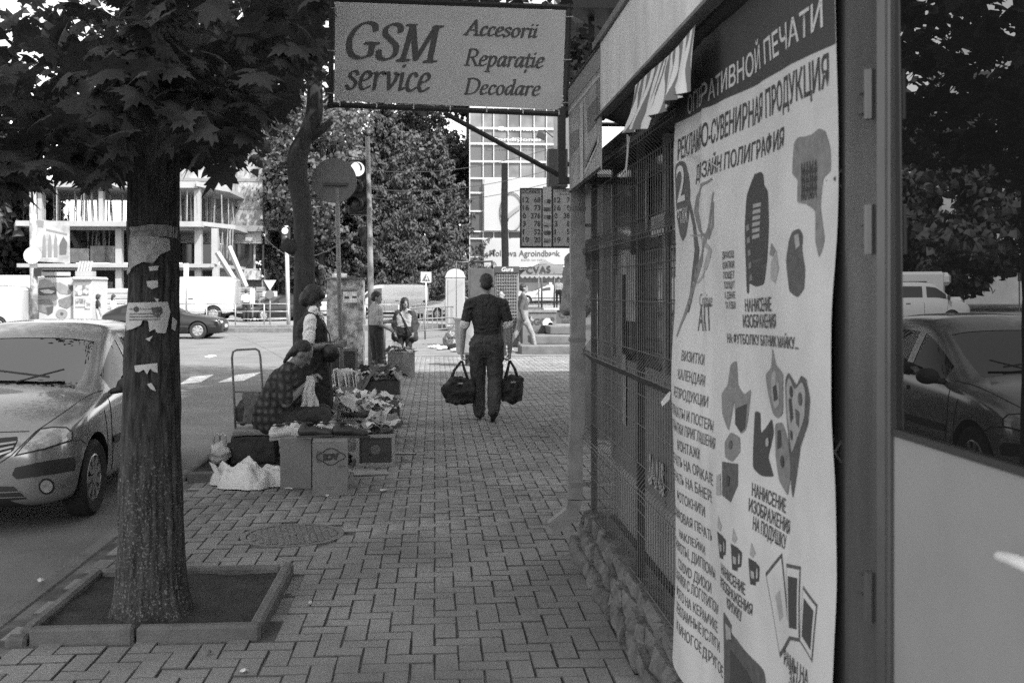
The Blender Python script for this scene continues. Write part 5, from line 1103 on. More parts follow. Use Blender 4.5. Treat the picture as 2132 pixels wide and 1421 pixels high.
def make_car(name, spec, paint, loc, rz, label, cat, group=None, glass=cglass, lod=0):
    root = empty(name, loc, rz, label, cat, group); St = spec['st']; n = len(St); rows = [section(s) for s in St]; K = 10; V = []
    for r in rows: V += [(x, y, z) for x, y, z in r] + [(x, -y, z) for x, y, z in r[1:-1]]
    per = K + K - 2
    def vi(i, k): return i * per + k
    loop = list(range(K)) + [K + q for q in range(K - 3, -1, -1)]            # p0..p9 then mirrored back
    mb = MB(); m = len(loop)
    for i in range(n - 1):
        for q in range(m):
            a, b = loop[q], loop[(q + 1) % m]; seg = q if q < 9 else 17 - q; mi = 0
            if seg == 5 and any(s <= i < e for s, e in spec['side']): mi = 1
            if seg in (7, 8) and any(s <= i < e for s, e in spec['shield']): mi = 1
            if seg in (0,): mi = 2
            if seg == 1 and spec.get('sill', 1): mi = 2
            mb.f.append((vi(i, a), vi(i, b), vi(i + 1, b), vi(i + 1, a))); mb.m.append(mi)
    for i in (0, n - 1):
        idx = [vi(i, q) for q in loop]
        for j in range(len(idx) // 2 - 1): mb.f.append((idx[j], idx[j + 1], idx[-(j + 2) % len(idx)] if j + 2 <= len(idx) // 2 else idx[j + 2], idx[(-j - 1) % len(idx)]) if j else (idx[0], idx[1], idx[-1])); mb.m.append(0)
        j = len(idx) // 2 - 1; mb.f.append((idx[j], idx[j + 1], idx[j + 2])); mb.m.append(0)
    mb.v = V; me = mb.mesh('b'); bm = bmesh.new(); bm.from_mesh(me); bmesh.ops.recalc_face_normals(bm, faces=bm.faces); bm.to_mesh(me); bm.free()
    for q in (paint, glass, trim, hub_m): me.materials.append(q)
    o = bpy.data.objects.new('b', me); col.objects.link(o); sm = o.modifiers.new('s', 'SUBSURF'); sm.levels = sm.render_levels = spec.get('lev', 2)
    Rw = spec['R']; cut = MB()
    for ax in spec['axles']:
        for s in (-1, 1): cut.lathe([(Rw + .055, s * (spec['W'] - .28)), (Rw + .055, s * (spec['W'] + .3))], 28, 0, 'Y', (ax, 0, Rw + .005))
    cm = cut.mesh('c'); bm = bmesh.new(); bm.from_mesh(cm); bmesh.ops.recalc_face_normals(bm, faces=bm.faces); bm.to_mesh(cm); bm.free()
    cm.materials.append(hub_m); co = bpy.data.objects.new('c', cm); col.objects.link(co); bo = o.modifiers.new('b', 'BOOLEAN'); bo.object = co; bo.operation = 'DIFFERENCE'; bo.solver = 'EXACT'; bo.material_mode = 'TRANSFER'
    ev = bpy.data.meshes.new_from_object(o.evaluated_get(bpy.context.evaluated_depsgraph_get())); bpy.data.objects.remove(o); bpy.data.objects.remove(co)
    full = bmesh.new(); full.from_mesh(ev); root_bvh = BVHTree.FromBMesh(full); gi = [i for i, q in enumerate(ev.materials) if q == glass][0]
    # split the panes off as parts of their own
    full.faces.ensure_lookup_table(); seen = set(); isl = []
    for f in full.faces:
        if f.material_index == gi and f.index not in seen:
            st_ = [f]; seen.add(f.index); cur = []
            while st_:
                g = st_.pop(); cur.append(g)
                for e in g.edges:
                    for h in e.link_faces:
                        if h.material_index == gi and h.index not in seen: seen.add(h.index); st_.append(h)
            isl.append(cur)
    for cur in isl:
        b2_ = bmesh.new(); mp = {}
        for g in cur:
            for v in g.verts:
                if v not in mp: mp[v] = b2_.verts.new(v.co - v.normal * .004)
            b2_.faces.new([mp[v] for v in g.verts])
        m3 = bpy.data.meshes.new('window'); b2_.to_mesh(m3); b2_.free(); link_mesh('window', m3, glass, root, True)
    bmesh.ops.delete(full, geom=[f for cur in isl for f in cur], context='FACES'); full.to_mesh(ev); full.free()
    body = bpy.data.objects.new('body', ev); col.objects.link(body); body.parent = root; ev.polygons.foreach_set('use_smooth', [True] * len(ev.polygons)); ev.set_sharp_from_angle(angle=R(40))
    # wheels
    wv = spec['W']
    for ax in spec['axles']:
        for s in (-1, 1):
            w = empty('wheel', (ax, s * (wv - .105), Rw)); w.parent = root
            t = MB(); t.lathe([(Rw * .64, -.08), (Rw * .9, -.1), (Rw, -.07), (Rw, .07), (Rw * .9, .1), (Rw * .64, .08)], 26, 0, 'Y', closed=True); t.build('tyre', tyre_m, w, autosmooth=35)
            r_ = MB(); f = s * .07; r_.lathe([(Rw * .66, f - s * .05), (Rw * .66, f), (Rw * .58, f + s * .012), (Rw * .56, f - s * .03)], 26, 0, 'Y')
            for q in range(spec.get('spokes', 7)):
                a = 6.283 * q / spec.get('spokes', 7); c, s_ = math.cos(a), math.sin(a); wd_ = .028
                P4 = [(c * Rw * r + s_ * wq, f + s * .008, s_ * Rw * r - c * wq) for r, wq in ((.12, -wd_ * .6), (.62, -wd_), (.62, wd_), (.12, wd_ * .6))]; r_.prism(P4, (0, -s * .02, 0))
            r_.lathe([(Rw * .2, f - s * .02), (Rw * .2, f + s * .015), (.001, f + s * .018)], 14, 0, 'Y'); r_.build('rim', rim_m, w, autosmooth=35)
            b_ = MB(); b_.lathe([(Rw * .57, f - s * .032), (.001, f - s * .032)], 20, 0, 'Y'); b_.build('drum', hub_m, w)
    root['_b'] = 0; del root['_b']; return root, body, root_bvh
def decal(root, bvh, pts, mat, cast, name, off=.006, step=.03, rim=0.):
    """polygon pts (2D) thrown on the body by cast(a,b)->(origin,dir) in car space"""
    bm = bmesh.new(); f = bm.faces.new([bm.verts.new((p[0], p[1], 0)) for p in pts]); bmesh.ops.triangulate(bm, faces=[f])
    for it in range(5):
        lg = [e for e in bm.edges if e.calc_length() > step]
        if not lg: break
        bmesh.ops.subdivide_edges(bm, edges=lg, cuts=1); bmesh.ops.triangulate(bm, faces=bm.faces)
    bad = []
    for v in bm.verts:
        o, d = cast(v.co.x, v.co.y); h = bvh.ray_cast(Vector(o), Vector(d).normalized())
        if h[0] is None: bad.append(v)
        else: v.co = h[0] - Vector(d).normalized() * off
    if bad: bmesh.ops.delete(bm, geom=bad, context='VERTS')
    bmesh.ops.recalc_face_normals(bm, faces=bm.faces); me = bpy.data.meshes.new(name); bm.to_mesh(me); bm.free(); return link_mesh(name, me, mat, root, True)
def cside(s): return lambda a, b: ((a, s * 3., b), (0, -s, 0))
cfront = lambda a, b: ((5., a, b), (-1, 0, 0))
crear = lambda a, b: ((-5., a, b), (1, 0, 0))
def rect(a0, b0, a1, b1): return [(a0, b0), (a1, b0), (a1, b1), (a0, b1)]
def seam(root, bvh, pts, cast, r=.004, name='seam', mat=None, off=.001):
    P = []
    for i in range(len(pts) - 1):
        for t in np.linspace(0, 1, 7, endpoint=False):
            a = pts[i][0] + (pts[i + 1][0] - pts[i][0]) * t; b = pts[i][1] + (pts[i + 1][1] - pts[i][1]) * t; o, d = cast(a, b); h = bvh.ray_cast(Vector(o), Vector(d).normalized())
            if h[0] is not None: P.append(h[0] - Vector(d).normalized() * off)
    if len(P) > 2: mb = MB(); mb.tube(P, r, 5); return mb.build(name, mat or trim, root, smooth=True)
# ---------------- silver hatchback parked at the kerb
C3 = dict(W=.835, R=.30, axles=(1.20, -1.26), spokes=9, lev=3, sill=0, side=[(6, 9), (10, 12), (13, 15)], shield=[(5, 7), (14, 17)], st=[
    (1.925, .46, .30, .56, .60, .3, 0), (1.89, .62, .22, .62, .69, .3, 0), (1.77, .765, .17, .70, .79, .3, 0), (1.52, .825, .16, .79, .885, .3, 0), (1.2, .835, .16, .87, .965, .3, 0),
    (.96, .835, .16, .89, .99, .3, 0), (.66, .835, .16, .925, 1.16, .66, 1), (.25, .835, .16, .945, 1.40, .605, 1), (.02, .835, .16, .96, 1.475, .58, 1),
    (-.06, .835, .16, .967, 1.50, .57, 1), (-.14, .835, .16, .97, 1.508, .57, 1), (-.5, .835, .16, .98, 1.52, .57, 1), (-.86, .835, .16, .99, 1.508, .57, 1), (-.95, .833, .17, .99, 1.50, .57, 1),
    (-1.3, .825, .18, 1.0, 1.43, .56, 1), (-1.55, .81, .2, 1.0, 1.31, .54, 1), (-1.72, .78, .22, .98, 1.14, .55, 1), (-1.84, .73, .26, .90, 1.0, .5, 0), (-1.92, .6, .32, .8, .86, .5, 0)])
wp = G(196, 1071, ZR); silver = carpaint('silver_paint', .3, .5, .2)
cpos = Vector((wp.x - .80 - .03, wp.y + 1.19, ZR)); CRZ = R(-89)
car, cbody, cbvh = make_car('parked_hatchback', C3, silver, cpos, CRZ, 'silver hatchback parked at the kerb with its driver leaning an arm out', 'car', None, clear)
CM = Matrix.Translation(cpos) @ Matrix.Rotation(CRZ, 4, 'Z'); CMi = CM.inverted(); CM3 = CMi.to_3x3()
def campx(u, v): return (CMi @ C0, CM3 @ ray(u, v))
def cpd(px, mat, name, off=.006, mirror=True, step=.03):
    o = decal(car, cbvh, [(u / 100., v / 100.) for u, v in px], mat, lambda a, b: campx(a * 100, b * 100), name, off, .08)
    if mirror:
        me = o.data.copy(); me.transform(Matrix.Diagonal((1, -1, 1, 1))); me.flip_normals(); q = bpy.data.objects.new(name, me); col.objects.link(q); q.parent = car
    return o
# details of the silver hatchback, read off the photograph and thrown on its body
cpd([(82, 891), (110, 887), (139, 888), (152, 898), (153, 917), (93, 936), (28, 950), (46, 929)], trim, 'headlight_surround', .003)
cpd([(85, 894), (110, 890), (138, 891), (149, 900), (149, 914), (93, 932), (36, 945), (50, 928)], lens, 'headlight', .008)
cpd([(25, 988), (31, 973), (90, 960), (152, 951), (159, 959), (156, 979), (95, 989), (34, 997)], trim, 'bumper_strip', .008)
cpd([(97 + 17 * math.cos(a), 1012 + 17 * math.sin(a)) for a in np.linspace(0, 6.1, 16)], trim, 'fog_lamp_surround', .004); cpd([(97 + 13 * math.cos(a), 1012 + 13 * math.sin(a)) for a in np.linspace(0, 6.1, 16)], lens, 'fog_lamp', .012)
cpd([(-88, 925), (-40, 914), (36, 908), (37, 916), (28, 936), (0, 955), (-40, 968), (-88, 974)], trim, 'grille', .004)
for dv in (0, 13, 26): cpd([(-88, 934 + dv), (-30, 926 + dv), (34 - dv * .4, 917 + dv * .7), (33 - dv * .4, 921 + dv * .7), (-30, 931 + dv), (-88, 939 + dv)], silver, 'grille_bar', .014)
cpd([(-88, 1012), (28, 1012), (56, 1038), (0, 1043), (-88, 1050)], trim, 'lower_grille', .004)
for dv in (0, 11): cpd([(-88, 1026 + dv), (40 + dv, 1022 + dv), (42 + dv, 1024 + dv), (-88, 1030 + dv)], silver, 'grille_bar', .01)
for P in ([(214, 812), (190, 820), (173, 829), (124, 864), (74, 898), (25, 946), (0, 963), (-40, 975)], [(-88, 906), (0, 899), (71, 897)], [(217, 852), (222, 880), (225, 914), (224, 960)], [(153, 917), (170, 915), (182, 926)]):
    o = seam(car, cbvh, P, campx, .004)
    if o: me = o.data.copy(); me.transform(Matrix.Diagonal((1, -1, 1, 1))); me.flip_normals(); q = bpy.data.objects.new('seam', me); col.objects.link(q); q.parent = car
cpd([(211, 875), (216, 873), (217, 879), (212, 881)], lens, 'side_lamp', .004)
for s in (-1, 1):
    decal(car, cbvh, rect(.75, .50, -1.0, .56), trim, cside(s), 'rub_strip', .012); seam(car, cbvh, [(.80, .90), (.78, .6), (.70, .28), (-.12, .28), (-.12, .93)], cside(s), .004); seam(car, cbvh, [(-.14, .28), (-.9, .28), (-1.0, .6), (-.93, .95)], cside(s), .004)
    decal(car, cbvh, rect(-.02, .80, .0 - .2, .84), silver, cside(s), 'door_handle', .02); decal(car, cbvh, [(-1.62, .75), (-1.9, .7), (-1.85, 1.0), (-1.7, 1.1)], lens_r, cside(s), 'tail_light')
    mr = sculpt('mirror', [('e', (.62, s * .93, .98), (.07, .11, .075), None, 0), ('c', (.66, s * .80, .93), .03, (.63, s * .9, .95), .03, 0)], .015, trim, car, 3)
decal(car, cbvh, rect(-.26, .36, .26, .47), plate_m, cfront, 'number_plate', .015)
mb = MB(); mb.tube([(.86, .35, 1.07), (.82, -.05, 1.12), (.84, -.5, 1.07)], .009, 5); mb.tube([(.90, .1, 1.035), (.80, .45, 1.13)], .008, 5); mb.build('wiper', trim, car)
side_glass = Mglass('car_side_glass', .3, 1., .0, 1.5)
for q in car.children:
    if q.name.startswith('window') and abs(sum(v.co.y for v in q.data.vertices) / len(q.data.vertices)) > .4: q.data.materials[0] = side_glass
# cabin: dashboard, seats, wheel
mb = MB(); mb.bb((.35, -.68, .55), (.9, .68, .92), bev=.08); mb.build('dashboard', M('dash', .05, .7), car)
for y in (-.36, .36):
    mb = MB(); mb.box((-.15, y, .62), (.5, .48, .18), bev=.05); mb.box((-.42, y, .95), (.14, .46, .6), bev=.05, ry=-.2); mb.box((-.5, y, 1.28), (.09, .26, .17), bev=.04, ry=-.15); mb.build('seat', M('seat_cloth', .06, .9), car)
mb = MB(); mb.tube([(.28 + .05 * math.sin(a) * 1.2, .36 + .18 * math.cos(a), .92 + .17 * math.sin(a)) for a in np.linspace(0, 6.0, 20)], .014, 6, closed=True); mb.build('steering_wheel', trim, car)
mb = MB(); mb.bb((-1.6, -.75, .3), (.9, .75, .34)); mb.bb((-1.0, -.7, .4), (-.85, .7, 1.0)); mb.build('floor', trim, car)
# ---------------- other vehicles
SED = dict(W=.86, R=.31, axles=(1.36, -1.38), lev=2, spokes=7, side=[(6, 8), (9, 11)], shield=[(5, 7), (11, 13)], st=[
    (2.22, .60, .30, .60, .64, .3, 0), (2.18, .74, .22, .66, .70, .3, 0), (2.0, .83, .18, .72, .77, .3, 0), (1.4, .86, .18, .80, .87, .3, 0), (.95, .86, .18, .85, .93, .3, 0), (.78, .86, .18, .87, .97, .3, 0),
    (.38, .86, .18, .89, 1.20, .62, 1), (-.02, .86, .18, .90, 1.34, .58, 1), (-.30, .86, .18, .905, 1.38, .57, 1), (-.40, .86, .18, .905, 1.385, .57, 1), (-.85, .86, .18, .92, 1.36, .56, 1), (-1.2, .86, .19, .93, 1.26, .56, 1), (-1.62, .855, .2, .93, 1.02, .6, 0), (-1.75, .85, .2, .93, .99, .6, 0), (-2.1, .80, .24, .88, .94, .6, 0), (-2.22, .66, .32, .74, .78, .6, 0)])
HAT = dict(SED); HAT['st'] = SED['st'][:11] + [(-1.45, .86, .19, .94, 1.30, .55, 1), (-1.95, .83, .22, .95, 1.06, .58, 1), (-2.1, .78, .24, .88, .94, .6, 0), (-2.18, .66, .32, .74, .78, .6, 0)]; HAT['shield'] = [(5, 7), (11, 12)]; HAT['side'] = [(6, 8), (9, 11)]
VAN = dict(W=.92, R=.32, axles=(1.45, -1.45), lev=2, spokes=6, side=[(5, 8), (9, 11)], shield=[(4, 6)], st=[
    (2.38, .70, .30, .72, .78, .5, 0), (2.33, .82, .24, .80, .88, .5, 0), (2.1, .90, .2, .98, 1.04, .5, 0), (1.72, .92, .2, 1.07, 1.14, .5, 0), (1.60, .92, .2, 1.09, 1.18, .5, 0), (1.25, .92, .2, 1.12, 1.48, .74, 1), (.85, .92, .2, 1.12, 1.82, .74, 1), (.72, .92, .2, 1.12, 1.87, .74, 1), (.30, .92, .2, 1.12, 1.91, .75, 1), (.18, .92, .2, 1.12, 1.915, .75, 1), (-.0, .92, .2, 1.12, 1.92, .75, 1), (-1.0, .92, .2, 1.12, 1.93, .76, 1), (-1.9, .92, .22, 1.12, 1.92, .76, 1), (-2.2, .90, .26, 1.12, 1.88, .74, 1), (-2.34, .86, .36, 1.10, 1.72, .72, 1)])
VAN2 = dict(VAN); VAN2['side'] = [(5, 8)]
whitep = carpaint('white_car_paint', .4, 0, .35); darkp = M('black_car_paint', .01, .22, coat=.15); greyp = carpaint('grey_car_paint', .35, .4, .35)
def dress(r, bvh, kind, kidney=False, grm=trim):
    for s in (-1, 1):
        if kind == 'sed':
            decal(r, bvh, [(s * .42, .60), (s * .76, .58), (s * .78, .70), (s * .42, .73)], lens, cfront, 'headlight', .006, .12); decal(r, bvh, [(s * .5, .62), (s * .8, .60), (s * .8, .82), (s * .5, .84)], lens_r, crear, 'tail_light', .006, .12)
            seam(r, bvh, [(.80, .86), (.78, .3), (-.34, .3), (-.34, .88)], cside(s), .008); decal(r, bvh, rect(-2.0, .44, 2.0, .50), trim, cside(s), 'rub_strip', .012, .15)
            m_ = MB(); m_.sphere((.55, s * .96, .97), (.07, .1, .07)); m_.build('mirror', trim, r, smooth=True)
        else:
            decal(r, bvh, [(s * .52, .68), (s * .82, .66), (s * .82, .82), (s * .52, .84)], lens, cfront, 'headlight', .006, .12); seam(r, bvh, [(1.3, 1.1), (1.2, .35), (.22, .35), (.22, 1.1)], cside(s), .008); decal(r, bvh, rect(-.6, .95, -.4, .99), trim, cside(s), 'door_handle', .015, .1)
            m_ = MB(); m_.box((1.25, s * 1.04, 1.22), (.1, .16, .22), bev=.03); m_.build('mirror', trim, r)
    if kind == 'sed':
        if kidney:
            for s in (-1, 1): decal(r, bvh, [(s * .04, .60), (s * .26, .60), (s * .28, .72), (s * .04, .72)], trim, cfront, 'grille', .008, .1)
        else: decal(r, bvh, rect(-.38, .60, .38, .71), trim, cfront, 'grille', .008, .1)
        decal(r, bvh, rect(-.7, .27, .7, .36), trim, cfront, 'air_intake', .006, .15); decal(r, bvh, rect(-.26, .42, .26, .53), plate_m, cfront, 'number_plate', .015, .1)
    else: decal(r, bvh, rect(-.48, .68, .48, .82), trim, cfront, 'grille', .008, .1); decal(r, bvh, rect(-.86, .3, .86, .46), trim, cfront, 'bumper', .03, .15); decal(r, bvh, rect(-.26, .48, .26, .59), plate_m, cfront, 'number_plate', .02, .1)
def place(name, spec, paint, u, Y, z, rz, label, kind, cat='car', kidney=False, scale=1.):
    p = AY(u, 605, Y); r, b, bv_ = make_car(name, spec, paint, (p.x, Y, z), R(rz), label, cat); dress(r, bv_, kind, kidney); r.scale = (scale,) * 3; return r
place('driving_car', HAT, darkp, 345, 40.5, ZR, 0, 'black hatchback driving along the road behind the big tree trunk', 'sed')
place('parked_saloon', SED, darkp, 578, 55, ZR + .24, 222, 'dark saloon with twin kidney grille parked by the far railing', 'sed', kidney=True)
place('parked_saloon', SED, whitep, 925, 57, ZR + .24, 225, 'white saloon with twin kidney grille beside the white booth', 'sed', kidney=True)
place('parked_saloon', SED, whitep, 672, 58, .06, 190, 'pale saloon half hidden behind the standing woman vendor', 'sed')
place('delivery_van', VAN2, whitep, 806, 61, .06, 186, 'white delivery van parked before the spruces behind the two women', 'van', 'van')
vr = place('delivery_van', VAN, whitep, 75, 47, ZR, 180, 'white van standing in the road at the left edge of the picture', 'van', 'van', scale=1.04); vr.location.x -= 2.75
place('box_van', VAN2, whitep, 384, 55, .06, 178, 'large white van parked behind the driving black car', 'van', 'van', scale=1.18)
tx = place('taxi', SED, whitep, 1136, 71, .64, 180, 'white taxi with a roof sign parked behind the market stalls', 'sed')
mb = MB(); mb.box((-.3, 0, 1.46), (.18, .5, .16), bev=.03); mb.build('roof_sign', M('taxi_sign', .7, .4), tx)
place('parked_saloon', SED, greyp, 20, 66, .06, 180, 'pale car roof peeping over the white van at the left', 'sed')
# camper and trailer, seen in the door glass beyond the van
cp = empty('camper', (-22.5, 55, ZR - .35), R(180), 'white camper with a raised cab roof mirrored behind the van', 'camper')
mb = MB(); mb.box((0, 0, 1.75), (5.2, 2.1, 2.3), bev=.15); mb.box((2.4, 0, 2.5), (1.2, 2.0, .7), bev=.2); mb.build('body', whitep, cp); mb = MB(); mb.box((3.0, 0, 1.0), (1.4, 1.9, 1.1), bev=.2); mb.build('cab', whitep, cp)
for x in (-.8, .9): mb = MB(); mb.box((x, 0, 2.1), (1.3, 2.14, .6), bev=.02); mb.build('window', cglass, cp)
for x in (-1.6, 2.8):
    for y in (-.9, .9): mb = MB(); mb.lathe([(.2, -.1), (.33, -.1), (.33, .1), (.2, .1)], 18, 0, 'Y', (x, y, .33)); mb.build('wheel', tyre_m, cp)
tl = empty('trailer', (-30.5, 48, ZR), R(180), 'low white trailer with a grey side band mirrored at the right of the door glass', 'trailer')
mb = MB(); mb.box((0, 0, 1.35), (5, 2, 1.5), bev=.25); mb.build('body', whitep, tl); mb = MB(); mb.box((0, 0, 1.45), (4.8, 2.03, .35), bev=.02); mb.build('band', greyp, tl); mb = MB(); mb.tube([(-2.4, 0, .5), (-3.4, 0, .5)], .05, 6); mb.build('drawbar', dark, tl)
for y in (-.9, .9): mb = MB(); mb.lathe([(.2, -.1), (.32, -.1), (.32, .1), (.2, .1)], 18, 0, 'Y', (.2, y, .32)); mb.build('wheel', tyre_m, tl)
tn = empty('market_tent', (-36, 58, .06), 0, 'pale market tent with a pitched roof mirrored in the door glass', 'tent')
mb = MB(); mb.add([(-3, -3, 2.3), (3, -3, 2.3), (3, 3, 2.3), (-3, 3, 2.3), (0, 0, 3.7)], [(0, 1, 4), (1, 2, 4), (2, 3, 4), (3, 0, 4)]); mb.build('roof', M('tent_cloth', .7, .8), tn)
for x in (-2.9, 2.9):
    for y in (-2.9, 2.9): mb = MB(); mb.tube([(x, y, 0), (x, y, 2.35)], .04, 6); mb.build('pole', galv, tn)
# ================================================================== street furniture
def root_at(name, p, label, cat, group=None, rz=0.): return empty(name, p, rz, label, cat, group)
def tubes(name, mat, parent, lst, r, n=6):
    for pts in lst: mb = MB(); mb.tube(pts, r, n); mb.build(name, mat, parent, smooth=True)
greym = M('grey_sign_back', .11, .55, var=.1, scale=6)
# round traffic sign, seen from behind, on its pole
SY2 = 17.0; b = AY(703, 605, SY2); rs = root_at('round_sign', (b.x, SY2, 0), 'round traffic sign seen from behind on a thin leaning pole', 'sign')
def L(u, v, Y, o): return AY(u, v, Y) - Vector(o.location)
mb = MB(); c = L(696, 376, SY2, rs); mb.lathe([(.355, -.012), (.355, .012)], 40, 0, 'Y', c); mb.build('disc', greym, rs, autosmooth=30)
mb = MB(); mb.tube([L(712, 800, SY2, rs) * 1 + Vector((0, .02, 0)), L(706, 600, SY2, rs), L(702, 390, SY2, rs)], .035, 8); mb.build('pole', rmetal, rs, smooth=True)
mb = MB(); a, b_ = L(674, 384, SY2, rs), L(724, 384, SY2, rs); mb.bb(a + Vector((0, -.06, -.02)), b_ + Vector((0, -.02, .02))); mb.build('bracket', dark, rs); mb = MB(); a, b_ = L(684, 496, SY2, rs), L(726, 496, SY2, rs); mb.tube([a, b_], .015, 6); mb.build('bracket', dark, rs)
# traffic light on a tall pole
TLY = 21.; b = AY(771, 605, TLY); tl_ = root_at('traffic_light', (b.x, TLY, 0), 'lit traffic light on a tall pole beside the round sign', 'traffic light')
mb = MB(); mb.tube([L(774, 790, TLY, tl_), L(772, 600, TLY, tl_), L(770, 480, TLY, tl_), L(765, 284, TLY, tl_)], [.075, .06, .055, .045], 10); mb.build('pole', M('light_pole', .24, .6, var=.2, scale=4), tl_, smooth=True)
mb = MB(); a, b_ = L(725, 446, TLY, tl_), L(764, 332, TLY, tl_); mb.bb(a, b_ + Vector((0, .28, 0)), bev=.02); mb.build('housing', black, tl_)
lampm = Memit('lit_signal_lens', .35); lampd = M('signal_lens_off', .04, .3)
for i, v in enumerate((352, 388, 424)):
    c = L(742, v, TLY, tl_); mb = MB(); mb.lathe([(.001, -.04), (.09, -.03), (.14, 0), (.14, .05)], 20, 0, 'Y', c + Vector((.02, -.02, 0))); mb.build('lens', lampm if i == 0 else lampd, tl_, smooth=True)
    mb = MB(); n = 14; V = []
    for q in range(n + 1):
        t = -.35 + (math.pi + .7) * q / n
        V += [(c.x + .135 * math.cos(t), c.y, c.z + .135 * math.sin(t)), (c.x + .135 * math.cos(t) - .05, c.y - .24 * (.45 + .55 * max(0, math.sin(t))), c.z + .125 * math.sin(t))]
    mb.add(V, [(2 * q, 2 * q + 1, 2 * q + 3, 2 * q + 2) for q in range(n)]); mb.build('visor', black, tl_)
for v in (335, 442): tubes('bracket', dark, tl_, [[L(745, v, TLY, tl_), L(768, v - 3, TLY, tl_)]], .02)
mb = MB(); mb.prism([L(742, 478, TLY, tl_), L(764, 470, TLY, tl_), L(764, 525, TLY, tl_)], (0, .03, 0)); mb.build('plate', black, tl_)
# far traffic light, yield sign and no-parking sign across the road
FY = 48.5; b = AY(599, 605, FY); ft = root_at('traffic_light', (b.x, FY, .06), 'white poled far traffic light left of the crooked tree', 'traffic light')
mb = MB(); mb.tube([L(601, 690, FY, ft) , L(596, 470, FY, ft)], .09, 8); mb.build('pole', white, ft, smooth=True)
mb = MB(); mb.bb(L(586, 518, FY, ft) + Vector((0, -.12, 0)), L(604, 472, FY, ft) + Vector((0, .1, 0)), bev=.04); mb.build('housing', black, ft)
for i, v in enumerate((481, 496, 511)): mb = MB(); mb.lathe([(.001, -.05), (.11, -.03), (.14, 0)], 16, 0, 'Y', L(594, v, FY, ft) + Vector((0, -.13, 0))); mb.build('lens', Memit('lit_signal_lens', 1.2) if i == 0 else lampd, ft, smooth=True)
ys = root_at('yield_sign', (AY(562, 605, FY).x, FY, .06), 'white triangular yield sign above the parked dark saloon', 'sign')
mb = MB(); mb.prism([L(549, 583, FY, ys), L(575, 583, FY, ys), L(562, 604, FY, ys)], (0, .03, 0)); mb.build('plate', white, ys); tubes('pole', galv, ys, [[L(562, 690, FY, ys), L(562, 585, FY, ys) + Vector((0, .06, 0))]], .03)
mb = MB(); mb.bb(L(547, 606, FY, ys), L(577, 617, FY, ys) + Vector((0, .03, 0))); mb.build('plate', white, ys); mb = MB(); mb.lathe([(.2, -.02), (.2, .0)], 20, 0, 'Y', L(562, 613, FY, ys) + Vector((0, -.03, 0))); mb.build('disc', greym, ys)
for (u, v, Yq, lab) in ((388, 560, 52, 'small white sign plate on a post before the big van'), (526, 612, 52, 'narrow sign post leaning before the grey hoarding')):
    s_ = root_at('post_sign', (AY(u, 605, Yq).x, Yq, .06), lab, 'sign'); tubes('pole', galv, s_, [[L(u, 660, Yq, s_), L(u, v - 10, Yq, s_)]], .035); mb = MB(); mb.bb(L(u - 5, v + 20, Yq, s_) + Vector((0, -.05, 0)), L(u + 5, v - 12, Yq, s_)); mb.build('plate', M('sign_white', .6, .6), s_)
# pedestrian crossing sign
PY = 44.; ps = root_at('crossing_sign', (AY(887, 605, PY).x, PY, 0), 'square pedestrian crossing sign on a pale post right of the white van', 'sign'); a, b_ = L(876, 588, PY, ps), L(898, 566, PY, ps)
mb = MB(); mb.bb(a, b_ + Vector((0, .03, 0))); mb.build('plate', white, ps); tubes('pole', white, ps, [[L(887, 660, PY, ps), L(887, 588, PY, ps)]], .03)
mb = MB(); mb.prism([L(878, 585, PY, ps) + Vector((0, -.006, 0)), L(896, 585, PY, ps) + Vector((0, -.006, 0)), L(887, 569, PY, ps) + Vector((0, -.006, 0))], (0, .004, 0)); mb.build('triangle', inkm, ps)
mb = MB(); mb.tube([L(886, 583, PY, ps) + Vector((0, -.02, 0)), L(888, 577, PY, ps) + Vector((0, -.02, 0)), L(887, 573, PY, ps) + Vector((0, -.02, 0))], .02, 5); mb.tube([L(890, 583, PY, ps) + Vector((0, -.02, 0)), L(888, 577, PY, ps) + Vector((0, -.02, 0))], .02, 5); mb.build('walker', white, ps)
# utility cabinet plastered with torn bills
CY = 20.; cbx = root_at('utility_cabinet', (AY(718, 605, CY).x, CY, 0), 'tall metal utility cabinet plastered with torn paper bills', 'cabinet')
cabm = M('cabinet_bills', .13, .8, v2=.5, scale=5.5, detail=8, thresh=(.42, .58)); cabd = M('cabinet_metal', .12, .7, var=.3, scale=4)
a, b_ = L(680, 790, CY, cbx), L(756, 581, CY, cbx); mb = MB(); mb.bb((a.x, 0, 0), (b_.x, .5, b_.z), bev=.015); mb.build('box', cabm, cbx); mb = MB(); mb.bb((a.x - .03, -.03, b_.z), (b_.x + .03, .53, b_.z + .03)); mb.build('lid', cabd, cbx)
mb = MB(); a2, b2_ = L(686, 772, CY, cbx), L(744, 725, CY, cbx); mb.bb((a2.x, -.025, a2.z), (b2_.x, .0, b2_.z)); mb.build('vent_door', cabd, cbx)
for q in range(9): mb = MB(); z = a2.z + .04 + q * (b2_.z - a2.z - .06) / 9; mb.box(((a2.x + b2_.x) / 2, -.03, z), (b2_.x - a2.x - .08, .02, .02), rx=.5); mb.build('louvre', dark, cbx)
a3, b3 = L(714, 630, CY, cbx), L(744, 607, CY, cbx); mb = MB(); mb.bb((a3.x, -.012, a3.z), (b3.x, -.004, b3.z)); mb.build('bill', paper, cbx)
for (u, v) in ((722, 619), (738, 618)): p = L(u, v, CY, cbx); mb = MB(); mb.bb((p.x - .04, -.018, p.z - .02), (p.x + .04, -.013, p.z + .02)); mb.build('print', ink, cbx)
